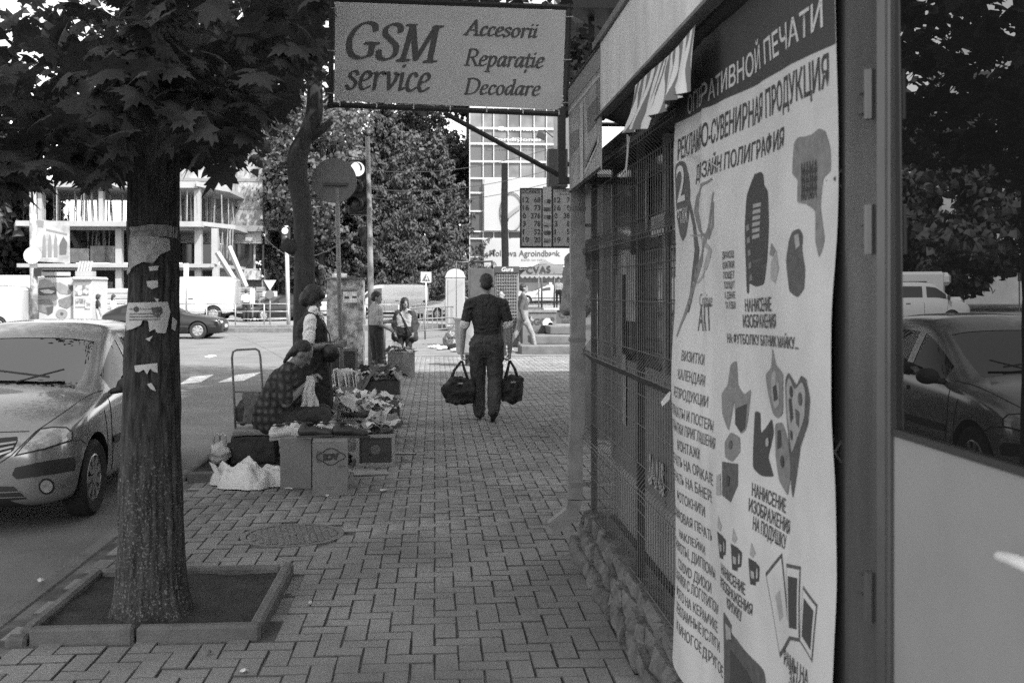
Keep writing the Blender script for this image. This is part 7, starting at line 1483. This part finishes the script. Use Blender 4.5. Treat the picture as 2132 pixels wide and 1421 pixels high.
# plastic bags
plast = M('white_plastic_bag', .62, .35, var=.06, scale=12, bump=.2, bscale=9); plast.node_tree.nodes['Principled BSDF'].inputs['Transmission Weight'].default_value = .0
p = G(521, 1018); nx, ny = 56, 34; V = []
for i in range(nx + 1):
    for j in range(ny + 1):
        a = 2 * math.pi * i / nx; r_ = (j / ny); out_ = 1 + .22 * math.sin(3 * a + .6) + .14 * math.sin(5 * a + 2) + .1 * noise.noise(Vector((math.cos(a) * 2.2, math.sin(a) * 2.2, 7)))
        x, y = .33 * out_ * r_ * math.cos(a), .15 * out_ * r_ * math.sin(a); q = Vector((x * 5.5, y * 8 + x * 3, 2.))
        crease = .35 * abs(noise.noise(q)) + .3 * abs(noise.noise(q * 2.1 + Vector((3, 1, 0)))) + .12 * abs(noise.noise(q * 4.3))
        prof_ = math.sqrt(max(0., 1 - r_ ** 3.2)); ht = .175 + .055 * math.exp(-((x + .04) / .09) ** 2) - .03 * math.exp(-((x - .08) / .03) ** 2) + .05 * math.exp(-((x + .25) / .06) ** 2) - .04 * math.exp(-((x + .17) / .04) ** 2); fold = .10 * math.sin(9 * a + 3 * math.sin(2 * a)) * r_ + .07 * math.sin(x * 38 + y * 25 + 2 * math.sin(y * 20)); z = max(.004, prof_ * ht * (1.06 - .9 * crease + fold)) + .012 * (1 - prof_) * abs(noise.noise(q * 1.7))
        V.append((x + .02 * noise.noise(q * 1.3 + Vector((0, 0, 5))), y + .02 * noise.noise(q * 1.3 + Vector((0, 0, 9))), z))
mb = MB(); mb.add(V, [(i * (ny + 1) + j, ((i + 1) % (nx + 1)) * (ny + 1) + j, ((i + 1) % (nx + 1)) * (ny + 1) + j + 1, i * (ny + 1) + j + 1) for i in range(nx) for j in range(ny)])
o = mb.build('plastic_bag', plast, smooth=True); o.location = (p.x, p.y + .1, .004)
for (hx, hy, hz, dx) in ((-.27, -.03, .12, -.05), (.02, -.17, .02, .02)):
    mb = MB(); nH = 9; Vh = []
    for i in range(nH + 1): t = i / nH; cx_ = hx + dx * math.sin(t * math.pi); Vh += [(cx_ - .02, hy - .03 + .07 * t, hz + .09 * math.sin(t * math.pi)), (cx_ + .025, hy - .03 + .07 * t + .01, hz - .01 + .075 * math.sin(t * math.pi))]
    mb.add(Vh, [(2 * i, 2 * i + 1, 2 * i + 3, 2 * i + 2) for i in range(nH)]); mb.build('handle', plast, o, smooth=True)
tag(o, 'big crumpled white plastic bag lying on the paving', 'bag')
sb = empty('carrier_bag', (AY(459, 950, 9.7).x, 9.7, .03), 0, 'small knotted pale carrier bag standing in the empty planter', 'bag')
sculpt('bag', [('e', (0, 0, .1), (.1, .09, .1), None, 0), ('c', (0, 0, .12), .08, (0, 0, .2), .03, 0)], .01, M('pale_bag', .42, .5, var=.35, scale=14), sb, 2, .02, 14, 7, True)
for x in (-.03, .02): mb = MB(); mb.tube([(x - .03, 0, .19), (x - .025, 0, .26), (x, 0, .29), (x + .025, 0, .26), (x + .03, 0, .19)], .008, 5); mb.build('handle', M('pale_bag', .42), sb, smooth=True)
mb = MB(); mb.lathe([(.12, 0), (.15, .05), (.155, .1), (.14, .1), (.11, .03)], 16, 0, 'Z'); o = mb.build('dark_basin', dark, smooth=True); o.location = (AY(470, 955, 9.75).x + .08, 9.9, .03); tag(o, 'dark basin behind the carrier bag', 'basin')
# hand cart and the dark case that serves as a seat
CYY = 10.1; p = AY(512, 900, CYY); hc = empty('hand_cart', (p.x, CYY, 0), 0, 'wheeled shopping cart frame with bags behind the seated woman', 'cart')
def LL(u, v, Y=CYY): return AY(u, v, Y) - Vector(hc.location)
mb = MB(); pts = [LL(491, 905), LL(488, 840), LL(483, 745), LL(485, 732), LL(493, 728), LL(532, 726), LL(539, 730), LL(542, 742), LL(546, 800), LL(548, 905)]; mb.tube(pts, .011, 6); mb.build('handle', rmetal, hc, smooth=True)
for v in (815, 880): mb = MB(); mb.tube([LL(487, v), LL(547, v)], .008, 5); mb.build('crossbar', rmetal, hc)
for x in (-.16, .16): mb = MB(); mb.lathe([(.03, -.015), (.085, -.015), (.085, .015), (.03, .015)], 16, 0, 'X', (x, .05, .085)); mb.build('wheel', tyre_m, hc)
mb = MB(); mb.bb((-.15, -.02, .06), (.15, .2, .08)); mb.build('base', dark, hc)
o = sculpt('cloth_bag', [('b', (0, 0, .15), (.16, .12, .3), None, 0)], .012, M('bag_brown', .14, .85, var=.2, scale=8), None, 3, .015, 9, 2); o.location = AY(526, 880, 10.15); tag(o, 'upright brown bag tied on the cart', 'bag')
o = sculpt('cloth_bag', [('e', (0, 0, .1), (.07, .06, .12), None, 0)], .012, M('bag_dark2', .07, .85, var=.5, scale=12), None, 3, .02, 9, 3); o.location = AY(504, 880, 10.15); tag(o, 'small dark patterned bag hanging in the cart frame', 'bag')
sc_ = empty('seat_case', (AY(530, 920, 9.9).x, 9.9, 0), R(4), 'dark soft case with a cushion that serves the woman as a seat', 'case')
sculpt('case', [('b', (0, 0, .15), (.40, .34, .26), None, 0)], .016, M('case_cloth', .03, .8, var=.4, scale=7), sc_, 4, .02, 7, 6); sculpt('cushion', [('b', (.02, -.02, .31), (.40, .30, .05), None, 0)], .012, M('cushion_cloth', .2, .9, var=.2, scale=8), sc_, 4, .008, 10, 3)
# far carton with small goods, dark bag next to it
a, b_ = G(809, 785), G(862, 783); fcn = empty('far_carton', ((a.x + b_.x) / 2, a.y, 0), R(2), 'large carton serving as a table before the woman in the open coat', 'box'); ww = (b_ - a).length; h3 = .45
mb = MB(); mb.bb((-ww / 2, 0, 0), (ww / 2, .4, h3)); mb.build('box', M('far_card', .2, .85, var=.15, scale=5), fcn)
for (x0, x1, z0, z1) in ((-ww * .02, ww * .02, 0, h3), (-ww / 2, ww * .0, h3 * .55, h3 * .58), (.02, ww * .3, h3 * .1, h3 * .42)): mb = MB(); mb.bb((x0, -.004, z0), (x1, -.001, z1)); mb.build('tape', M('tape', .14, .7), fcn)
heap('small_wares', (fcn.location.x, fcn.location.y + .15, h3 - .02), (.5, .35, .13), 12, 'small pale wares in bags on the large far carton', 'wares', 15, (0, 0, 1, 2), .03, 1)
o = sculpt('dark_bag', [('e', (0, 0, .2), (.17, .15, .22), None, 0), ('e', (.05, 0, .38), (.1, .1, .12), None, 0)], .02, M('black_bag_plastic', .03, .4, v2=.2, scale=14, thresh=(.6, .7)), None, 3, .04, 8, 6, True); o.location = G(787, 787); tag(o, 'black stuffed bag left of the far carton', 'bag')
# ================================================================== people (one continuous body each; local x right, y forward, z up)
skin = M('skin', .26, .6); skind = M('skin_dark', .2, .6); hairm = M('hair_dark', .018, .6, var=.5, scale=40, bump=.6, bscale=120, stretch=(1, 1, .3)); shoe_m = M('shoe_black', .015, .5)
def V3(*a): return Vector(a)
def hand(P, wrist, d, n, curl=.5, mi=0, s=1., side=1):
    wrist = Vector(wrist); d = Vector(d).normalized(); n = Vector(n); n = (n - d * n.dot(d)).normalized(); sd = d.cross(n) * side
    for q in (-1, 0, 1): P.append(('c', wrist + sd * .008 * q * s, .019 * s, wrist + d * .075 * s + sd * .024 * q * s, .014 * s, mi))
    for i in range(4):
        b0 = wrist + d * .078 * s + sd * (.033 - .022 * i) * s; ln = (.040, .046, .043, .034)[i] * s
        d1 = (d * math.cos(curl) + n * math.sin(curl)); d2 = (d * math.cos(2.1 * curl) + n * math.sin(2.1 * curl)); m_ = b0 + d1 * ln; e = m_ + d2 * ln * .9
        P.append(('c', b0, .0105 * s, m_, .0098 * s, mi)); P.append(('c', m_, .0098 * s, e, .0085 * s, mi))
    b0 = wrist + d * .02 * s + sd * .026 * s; m_ = b0 + (d * .6 + sd * .65 + n * .35).normalized() * .045 * s; P.append(('c', b0, .014 * s, m_, .0115 * s, mi)); P.append(('c', m_, .0115 * s, m_ + (d * .8 + sd * .15 + n * .5).normalized() * .034 * s, .0095 * s, mi))
def head(P, c, yaw=0., pitch=0., mi=0, s=1., eyes=None):
    Rm = Matrix.Rotation(yaw, 3, 'Z') @ Matrix.Rotation(-pitch, 3, 'X'); c = Vector(c); T = lambda x, y, z: c + Rm @ Vector((x * s, y * s, z * s)); rot = (-pitch, 0, yaw)
    P.append(('e', T(0, -.008, .025), (.076 * s, .094 * s, .095 * s), rot, mi)); P.append(('e', T(0, .022, -.045), (.058 * s, .066 * s, .075 * s), rot, mi)); P.append(('c', T(0, .088, .012), .010 * s, T(0, .108, -.026), .014 * s, mi))
    P.append(('e', T(0, .075, -.098), (.026 * s, .022 * s, .02 * s), rot, mi)); P.append(('e', T(0, .086, -.066), (.024 * s, .014 * s, .012 * s), rot, mi)); P.append(('e', T(0, .078, .034), (.05 * s, .02 * s, .012 * s), rot, mi))
    for q in (-1, 1): P.append(('e', T(q * .076, -.008, -.012), (.012 * s, .022 * s, .033 * s), rot, mi))
    if eyes is not None:
        for q in (-1, 1): P.append(('e', T(q * .031, .082, .012), (.013 * s, .011 * s, .008 * s), rot, eyes))
    return T, rot
def hair_part(root, T, rot, s, kind, mat=hairm):
    H = []
    if kind == 'buzz': H = [('e', T(0, -.016, .045), (.081 * s, .096 * s, .086 * s), rot, 0), ('e', T(0, -.05, 0), (.07 * s, .06 * s, .07 * s), rot, 0)]
    elif kind == 'bob': H = [('e', T(0, -.022, .038), (.089 * s, .104 * s, .095 * s), rot, 0), ('e', T(0, -.05, -.03), (.09 * s, .078 * s, .1 * s), rot, 0), ('e', T(0, .055, .068), (.066 * s, .045 * s, .034 * s), rot, 0), ('e', T(.07, .0, -.01), (.03 * s, .05 * s, .08 * s), rot, 0), ('e', T(-.07, .0, -.01), (.03 * s, .05 * s, .08 * s), rot, 0)]
    elif kind == 'tied': H = [('e', T(0, -.026, .04), (.083 * s, .095 * s, .09 * s), rot, 0), ('e', T(0, -.06, .0), (.075 * s, .06 * s, .08 * s), rot, 0), ('c', T(0, -.085, -.05), .032 * s, T(0, -.075, -.17), .016 * s, 0)]
    elif kind == 'long': H = [('e', T(0, -.02, .045), (.094 * s, .11 * s, .098 * s), rot, 0), ('c', T(.075, -.02, .02), .035 * s, T(.085, -.01, -.17), .03 * s, 0), ('c', T(-.075, -.02, .02), .035 * s, T(-.085, -.01, -.17), .03 * s, 0), ('e', T(0, -.07, -.06), (.09 * s, .05 * s, .12 * s), rot, 0)]
    elif kind == 'short': H = [('e', T(0, -.02, .045), (.085 * s, .1 * s, .09 * s), rot, 0), ('e', T(0, -.06, .0), (.075 * s, .055 * s, .08 * s), rot, 0)]
    return sculpt('hair', H, .012 * s, mat, root, 2, .006 * s, 30, 3)
def limbs(P, pts, rad, mis):
    for i in range(len(pts) - 1): P.append(('c', Vector(pts[i]), rad[i], Vector(pts[i + 1]), rad[i + 1], mis[i]))
def torso(P, spine, lat, w, dep, mis):
    """spine points with half widths: pairs of parallel capsules, flattened body"""
    lat = Vector(lat)
    for i in range(len(spine) - 1):
        for q in (-1, -.33, .33, 1): P.append(('c', Vector(spine[i]) + lat * q * max(0, w[i] - dep[i]), dep[i], Vector(spine[i + 1]) + lat * q * max(0, w[i + 1] - dep[i + 1]), dep[i + 1], mis[i]))
def foot(P, ankle, dirn, mi, s=1.): d = Vector(dirn).normalized(); a = Vector(ankle); P.append(('c', a + Vector((0, 0, -.035)) - d * .035 * s, .042 * s, a + d * .06 * s + Vector((0, 0, -.045)), .036 * s, mi)); P.append(('c', a + d * .06 * s + Vector((0, 0, -.045)), .036 * s, a + d * .15 * s + Vector((0, 0, -.055)), .027 * s, mi))
def stand(P, m, H=1.7, sh=.19, stride=0., arms=((.24, 0, 1.08), (.24, .06, .84), (-.24, 0, 1.08), (-.24, .06, .84)), sleeve='short', skirt=False, heavy=0., headpitch=.1, headyaw=0., eyes=None, hands=True, coat=None):
    """m: dict of material indices: skin, top, leg, shoe"""
    k = H / 1.70; S = lambda *p: Vector(p) * k; g = heavy
    torso(P, [S(0, 0, .90), S(0, .0, 1.05), S(0, .0, 1.25), S(0, -.01, 1.37)], (1, 0, 0), [k * (.165 + g), k * (.15 + g), k * (.175 + g * .8), k * .13], [k * (.10 + g * .8), k * (.095 + g), k * (.105 + g * .7), k * .07], [m['leg'], m['top'], m['top']])
    P.append(('c', S(-sh + .03, -.01, 1.355), .055 * k, S(sh - .03, -.01, 1.355), .055 * k, m['top']))
    for s in (-1, 1): P.append(('c', S(0, -.015, 1.43), .048 * k, S(s * (sh - .02), -.01, 1.37), .048 * k, m['top'])); P.append(('c', S(0, -.005, 1.38), .058 * k, S(0, .015, 1.49), .05 * k, m['skin']))
    for s, (e, w) in ((1, arms[:2]), (-1, arms[2:])):
        a = S(s * sh, -.01, 1.355); e = S(*e); w = S(*w); mid = a.lerp(e, .72)
        if sleeve == 'short': limbs(P, [a, mid], [.062 * k, .056 * k], [m['top']]); limbs(P, [mid, e, w], [.045 * k, .04 * k, .028 * k], [m['skin']] * 2)
        else: limbs(P, [a, e, w], [.064 * k, .054 * k, .042 * k], [m['top']] * 2)
        if hands: hand(P, w, w - e, (-s, .2, 0), .45, m['skin'], k, s)
    for s in (-1, 1):
        dy = s * stride; hp_ = S(s * .09, 0, .9); kn = S(s * .10, dy * .55 + .03, .49); an = S(s * .10, dy - (.06 if dy < 0 else 0), .085 + (.07 if dy < -.05 else 0))
        bare = skirt
        limbs(P, [hp_, kn, an], [.092 * k, .066 * k, .045 * k], [m['leg'], m['skin'] if bare else m['leg']]); foot(P, an, (0, 1, -.35 if dy < -.05 else 0), m['shoe'], k)
    if skirt: torso(P, [S(0, 0, .95), S(0, 0, .52)], (1, 0, 0), [k * (.17 + g), k * (.21 + g)], [k * (.11 + g), k * (.15 + g)], [m['leg']])
    if coat is not None: torso(P, [S(0, -.02, 1.36), S(0, -.03, 1.0), S(0, -.03, .72)], (1, 0, 0), [k * .17, k * (.2 + g), k * (.23 + g)], [k * .09, k * (.105 + g * .5), k * (.12 + g * .5)], [coat, coat])
    return head(P, S(0, .02, 1.585), headyaw, headpitch, m['skin'], k, eyes)
def person(P, loc, rz, mats, label, voxel=.012, hair=None, Th=None, smooth=5, group=None):
    r = empty('person', loc, rz, label, 'person', group); sculpt('body', P, voxel, mats, r, smooth, wrinkle=(.009, (1, 2, 4), 8.) if voxel < .014 else None)
    if hair: hair_part(r, Th[0], Th[1], Th[2], hair)
    return r
cl = lambda n, v, var=.2, sc_=9., b=.5: M('cloth_' + n, v, .9, var=var, scale=sc_, bump=b, bscale=16)
# ---- walking man with two holdalls, seen from behind
pm = G(1013, 876); k = 1.80 / 1.70; P = []; m_ = dict(skin=0, top=1, leg=2, shoe=3)
Th = stand(P, m_, 1.80, .195, 0., ((.27, -.01, 1.06), (.275, .03, .80), (-.27, -.01, 1.06), (-.285, .03, .80)), 'short', headpitch=.05, hands=False)
P = [q for q in P if not (q[0] == 'c' and q[5] in (2, 3) and q[1].z < .96)]
for s, kn, an, fd in ((-1, (-.10, .12, .52), (-.08, .10, .10), (0, 1, 0)), (1, (.11, .02, .52), (.07, -.20, .14), (0, 1, -.5))):
    limbs(P, [Vector((s * .10, 0, .95)), Vector(kn), Vector(an)], [.115, .092, .072], [2, 2]); foot(P, an, fd, 3, 1.1)
torso(P, [Vector((0, 0, 1.0)), Vector((0, 0, .88))], (1, 0, 0), [.17, .18], [.105, .11], [2])
for s, sg in ((1, 1), (-1, 1)):
    sx = .27 if s > 0 else -.28; a_ = Vector((s * .206, -.01, 1.435)).lerp(Vector((s * .286, -.01, 1.12)), .72); P.append(('c', a_, .0625, a_ + Vector((s * .004, 0, -.022)), .0615, 4))
    w_ = Vector(((.275 if s > 0 else -.285) * k, .03 * k, .80 * k)); hand(P, w_, (0, 0, -1), (-s, 0, 0), 1.05, 0, 1.05, s)
wm = person(P, pm, R(2), [skin, cl('polo', .03, .3), cl('trousers', .05, .35), shoe_m, M('cloth_band', .6, .9)], 'man in dark polo shirt walking away with a black holdall in each hand', .0095, 'buzz', (Th[0], Th[1], 1.06))
bagm = cl('holdall', .026, .4, 8, 1.)
def holdall(p, w, h, dpt, handp, label, seed):
    r = empty('holdall', p, R(5), label, 'bag', 'holdalls of the walking man'); hp_ = Vector(handp) - Vector(p)
    sculpt('bag', [('e', (0, 0, h * .42), (w * .5, dpt * .5, h * .46), None, 0), ('b', (0, 0, h * .36), (w * .8, dpt * .8, h * .6), None, 0), ('e', (-w * .42, 0, h * .4), (w * .14, dpt * .3, h * .25), None, 0), ('b', (.02, -.01, h * .5), (w * .7, dpt * .62, h * .62), (0, .12, .1), 0)], .012, bagm, r, 3, .03, 8, seed, True)
    for y in (-.06, .06):
        for x in (-w * .26, w * .26): mb = MB(); mb.tube([(x, y, h * .72), (x * .6, y * .6, h * .72 + (hp_.z - h * .72) * .5), (hp_.x + x * .04, hp_.y + y * .2, hp_.z - .01)], .013, 6); mb.build('strap', bagm, r, smooth=True)
    mb = MB(); mb.box((0, -dpt * .47, h * .66), (.06, .01, .02)); mb.build('buckle', galv, r); return r
hl = wm.matrix_basis @ Vector((-.285 * k, .04, .80 * k - .10)); hr = wm.matrix_basis @ Vector((.275 * k, .04, .80 * k - .10))
holdall((hl.x - .03, hl.y, .21), .41, .40, .28, hl, 'wide black holdall in the left hand of the walking man', 2); holdall((hr.x + .02, hr.y, .22), .30, .40, .30, hr, 'narrow black holdall in the right hand of the walking man', 5)
# ---- standing woman vendor in vest and white blouse, facing right
pv = Vector((AY(648, 605, 10.7).x, 10.7, 0)); P = []
Th = stand(P, dict(skin=0, top=1, leg=2, shoe=3), 1.64, .185, .0, ((.25, -.04, 1.08), (.13, .24, 1.10), (-.24, .0, 1.08), (-.06, .27, 1.11)), 'short', True, .075, .6, 0, None, True)
Q = []
for q in P:
    if q[0] == 'c' and q[5] == 1 and abs(abs(q[1].x) - .179) < .01 and q[3].z < q[1].z - .1: q = q[:5] + (4,)          # blouse sleeves
    Q.append(q)
Q.append(('c', (-.09, .02, 1.40), .045, (.09, .02, 1.40), .045, 4)); Q.append(('c', (.03, .09, 1.36), .03, (.0, .12, 1.15), .03, 4))
vw = person(Q, pv, R(-82), [skind, cl('vest', .02, .3), cl('skirt', .02, .3), shoe_m, cl('blouse', .8, .05)], 'woman vendor standing in dark vest and white blouse, counting in her hands', .0095, 'bob', (Th[0], Th[1], 1.0))
hb = sculpt('handbag', [('e', (0, 0, 0), (.085, .06, .10), None, 0), ('b', (0, 0, -.02), (.11, .07, .12), None, 0)], .012, M('handbag_leather', .015, .4), None, 3, .012, 9, 4); hb.location = AY(689, 735, 10.5); tag(hb, 'round black handbag hanging at the standing vendor\'s side', 'bag')
mb = MB(); a = Vector(hb.location); c_ = vw.matrix_basis @ Vector((.12, .06, 1.36)); o = MB(); o.tube([a + Vector((0, 0, .1)), (a + c_) / 2 + Vector((.05, 0, 0)), c_], .008, 5); st_ = o.build('strap', M('handbag_leather', .015)); st_.parent = hb; st_.matrix_parent_inverse = Matrix.Translation(-a)
mn = MB(); h0 = vw.matrix_basis @ Vector((.04, .33, 1.10)); crumple(mn, (0, 0, 0), .09, .06, .3, .01, 3, 4); o = mn.build('banknotes', pal[1], smooth=True, fix=False); o.location = h0; tag(o, 'bundle of notes in the standing vendor\'s hands', 'money')
# ---- seated woman in plaid shirt, bent over a white cloth, facing right
plaid = bpy.data.materials.new('plaid_cloth'); plaid.use_nodes = True; MATS['plaid_cloth'] = plaid; n_ = plaid.node_tree; b_ = n_.nodes['Principled BSDF']; b_.inputs['Roughness'].default_value = .9
tc = n_.nodes.new('ShaderNodeTexCoord'); ws = []
for i, (d_, s_) in enumerate((('X', 5.), ('Z', 4.), ('Y', 5.))):
    w_ = n_.nodes.new('ShaderNodeTexWave'); w_.bands_direction = d_; w_.inputs['Scale'].default_value = s_; w_.inputs['Distortion'].default_value = 4.; w_.inputs['Detail'].default_value = 3; n_.links.new(tc.outputs['Object'], w_.inputs[0]); ws.append(w_)
ad = n_.nodes.new('ShaderNodeMath'); ad.operation = 'MULTIPLY'; n_.links.new(ws[1].outputs['Fac'], ad.inputs[0]); n_.links.new(ws[2].outputs['Fac'], ad.inputs[1]); cr = n_.nodes.new('ShaderNodeValToRGB'); cr.color_ramp.elements[0].color = (.022,) * 3 + (1,); cr.color_ramp.elements[1].color = (.1,) * 3 + (1,); n_.links.new(ad.outputs[0], cr.inputs[0]); n_.links.new(cr.outputs[0], b_.inputs['Base Color'])
P = []; ps_ = Vector((AY(566, 885, 9.9).x, 9.9, 0)); sz_ = .33
torso(P, [V3(0, 0, .42), V3(0, .03, .58), V3(0, .10, .76), V3(0, .15, .86)], (1, 0, 0), [.225, .205, .2, .14], [.16, .145, .13, .08], [1, 1, 1]); P.append(('c', V3(-.16, .14, .85), .06, V3(.16, .14, .85), .06, 1)); P.append(('c', V3(0, .15, .86), .055, V3(0, .21, .94), .048, 0))
for s, e_, w_ in ((1, V3(.23, .14, .58), V3(.09, .32, .74)), (-1, V3(-.22, .2, .58), V3(-.04, .36, .76))):
    a_ = V3(s * .185, .13, .835); mid = a_.lerp(e_, .85); limbs(P, [a_, mid], [.066, .06], [1]); limbs(P, [mid, e_, w_], [.046, .042, .028], [0, 0]); hand(P, w_, (w_ - e_) * .4 + V3(0, .1, .05), (-s, .1, -.4), .7, 0, .95, s)
for s in (-1, 1): limbs(P, [V3(s * .10, 0, .40), V3(s * .13, .46, .46), V3(s * .12, .55, .10)], [.115, .075, .05], [2, 2]); foot(P, V3(s * .12, .56, .09), (0, 1, 0), 3)
torso(P, [V3(0, -.02, .40), V3(0, -.02, .50)], (1, 0, 0), [.2, .2], [.15, .14], [1])
Th = head(P, (0, .275, 1.015), 0, .75, 0, .97)
sw = person(P, ps_, R(-86), [skind, plaid, cl('slacks', .035, .4), shoe_m], 'woman in plaid shirt sitting bent over a white cloth in her hands', .0095, 'tied', (Th[0], Th[1], .97))
wc = MB(); n = 12; V = []
for i in range(n + 1):
    for j in range(n + 1): s, t = i / n, j / n; w_ = .03 + .055 * t; V.append(((s - .5) * 2 * w_ + .01 * math.sin(t * 9), .02 * math.sin(s * 14 + t * 3) * t, -.28 * t))
wc.add(V, [(i * (n + 1) + j, (i + 1) * (n + 1) + j, (i + 1) * (n + 1) + j + 1, i * (n + 1) + j + 1) for i in range(n) for j in range(n)]); o = wc.build('white_cloth', M('white_cloth', .55, .9, var=.1, scale=20, bump=.4, bscale=40), smooth=True, fix=False); o.location = AY(644, 782, 9.78); tag(o, 'white knitted cloth hanging from the seated woman\'s hands', 'cloth')
# ---- two women talking further on
pd = G(783, 788); P = []; Th = stand(P, dict(skin=0, top=1, leg=2, shoe=3), 1.58, .175, .0, ((.21, -.02, 1.07), (.17, .2, .97), (-.21, .1, 1.1), (-.12, .32, 1.1)), 'short', False, .01, .1, -.5); person(P, pd, R(-62), [skind, cl('pale_top', .32), cl('black_slacks', .02), shoe_m], 'woman in pale top and black trousers standing with her back half turned', .013, 'short', (Th[0], Th[1], .93))
pe = Vector((AY(843, 700, 21.2).x, 21.2, -.0)); P = []; Th = stand(P, dict(skin=0, top=1, leg=2, shoe=3), 1.45, .19, .0, ((.28, -.06, 1.08), (.22, .1, .88), (-.28, -.06, 1.08), (-.22, .1, .88)), 'long', False, .06, .0, .5)
Q = [q[:5] + (4,) if (q[0] == 'c' and q[5] == 1 and abs(q[1].x) > .12) else q for q in P]; kk = 1.45 / 1.7
for s in (-1, 1): Q.append(('c', Vector((s * .14, .02, 1.34)) * kk, .075, Vector((s * .22, .02, .78)) * kk, .085, 4)); Q.append(('c', Vector((s * .1, -.05, 1.3)) * kk, .09, Vector((s * .12, -.06, .76)) * kk, .11, 4))
Q.append(('c', Vector((.1, .12, 1.36)) * kk, .014, Vector((-.16, .22, .92)) * kk, .014, 2))
person(Q, pe, R(172), [skind, cl('grey_tee', .33), cl('black_skirt', .02), shoe_m, cl('dark_coat', .03)], 'woman in open dark coat over a pale shirt facing the street', .013, 'long', (Th[0], Th[1], .86))
# ---- man in grey jacket walking right by the steps
pf = G(1089, 734); P = []; Th = stand(P, dict(skin=0, top=1, leg=2, shoe=3), 1.78, .2, .30, ((.24, -.12, 1.08), (.27, -.05, .82), (-.25, .06, 1.08), (-.22, .22, .88)), 'long', False, .02, .0, 0); person(P, pf, R(-80), [skind, cl('grey_jacket', .07), cl('pale_jeans', .22), M('pale_shoe', .3, .7)], 'man in grey jacket and pale trousers walking right before the steps', .015, 'buzz', (Th[0], Th[1], 1.05))
pg = Vector((AY(1046, 700, 26.).x, 26., 0)); P = []; Th = stand(P, dict(skin=0, top=1, leg=2, shoe=3), 1.60, headyaw=.6); person(P, pg, R(120), [skin, cl('black_top', .03), cl('black_slacks', .02), shoe_m], 'dark haired woman almost hidden behind the walking man', .016, 'tied', (Th[0], Th[1], .94))
# ---- small figures far off
def far_person(u, Y, z, H, rz, top, leg, label, hair='short', sleeve='short', stride=0., skirt=False):
    P = []; Th = stand(P, dict(skin=0, top=1, leg=2, shoe=3), H, .18, stride, sleeve=sleeve, skirt=skirt, hands=True); p = AY(u, 605, Y); return person(P, (p.x, Y, z), R(rz), [skin, top, leg, shoe_m], label, .022, hair, (Th[0], Th[1], H / 1.7), 3, 'people far across the road')
far_person(1163, 58, .64, 1.66, 180, cl('pale_sweater', .5), cl('black_slacks', .02), 'person in pale sweater and dark trousers by the taxi tail', 'short', 'long'); far_person(1188, 57.5, .64, 1.66, 160, cl('dark_blouse', .06), cl('black_slacks', .02), 'person in dark top carrying a bag right of the taxi', 'long')
far_person(204, 47.2, ZR, 1.62, -60, cl('dark_vest', .03), cl('white_slacks', .5), 'person in dark top and white trousers beside the food kiosk', 'bob'); far_person(236, 48, ZR, 1.6, -100, cl('pale_dress', .45), cl('white_slacks', .5), 'person in pale clothes left of the big tree trunk', 'long', stride=.2)
far_person(512, 53, .06, 1.6, 0, cl('white_tee', .55), cl('black_slacks', .02), 'person in white shirt standing by the parked dark saloon', 'short'); far_person(530, 53.5, .06, 1.74, 10, cl('dark_tee', .1), cl('black_slacks', .02), 'person in dark shirt seen from behind by the parked dark saloon', 'short')
# ---- driver of the parked hatchback with an arm on the window sill
P = []; torso(P, [V3(0, 0, .55), V3(0, -.05, .8), V3(0, -.10, 1.05)], (1, 0, 0), [.17, .18, .15], [.11, .11, .08], [1, 1]); P.append(('c', V3(-.17, -.1, 1.07), .06, V3(.17, -.1, 1.07), .06, 1)); P.append(('c', V3(0, -.1, 1.08), .055, V3(0, -.07, 1.18), .05, 0))
limbs(P, [V3(-.19, -.1, 1.06), V3(-.44, .08, 1.0), V3(-.43, .34, 1.01)], [.07, .058, .045], [1, 1]); hand(P, V3(-.43, .34, 1.01), (0, 1, -.1), (0, 0, -1), .4, 0, 1., -1); limbs(P, [V3(.19, -.1, 1.06), V3(.2, .15, .9), V3(.1, .38, 1.0)], [.07, .055, .04], [1, 1]); hand(P, V3(.1, .38, 1.0), (0, 1, .2), (-1, 0, 0), .6, 0, 1., 1)
for s in (-1, 1): limbs(P, [V3(s * .1, .02, .6), V3(s * .12, .42, .66), V3(s * .1, .6, .42)], [.1, .075, .05], [2, 2])
Th = head(P, (0, -.05, 1.27), 0, .05, 0, .98)
dp_ = CM @ Vector((-.30, .38, 0)); person(P, dp_, CRZ - R(90), [skind, cl('driver_jacket', .02), cl('driver_trousers', .03)], 'driver in dark jacket in the silver hatchback resting an arm on the window', .013, 'short', (Th[0], Th[1], .98))
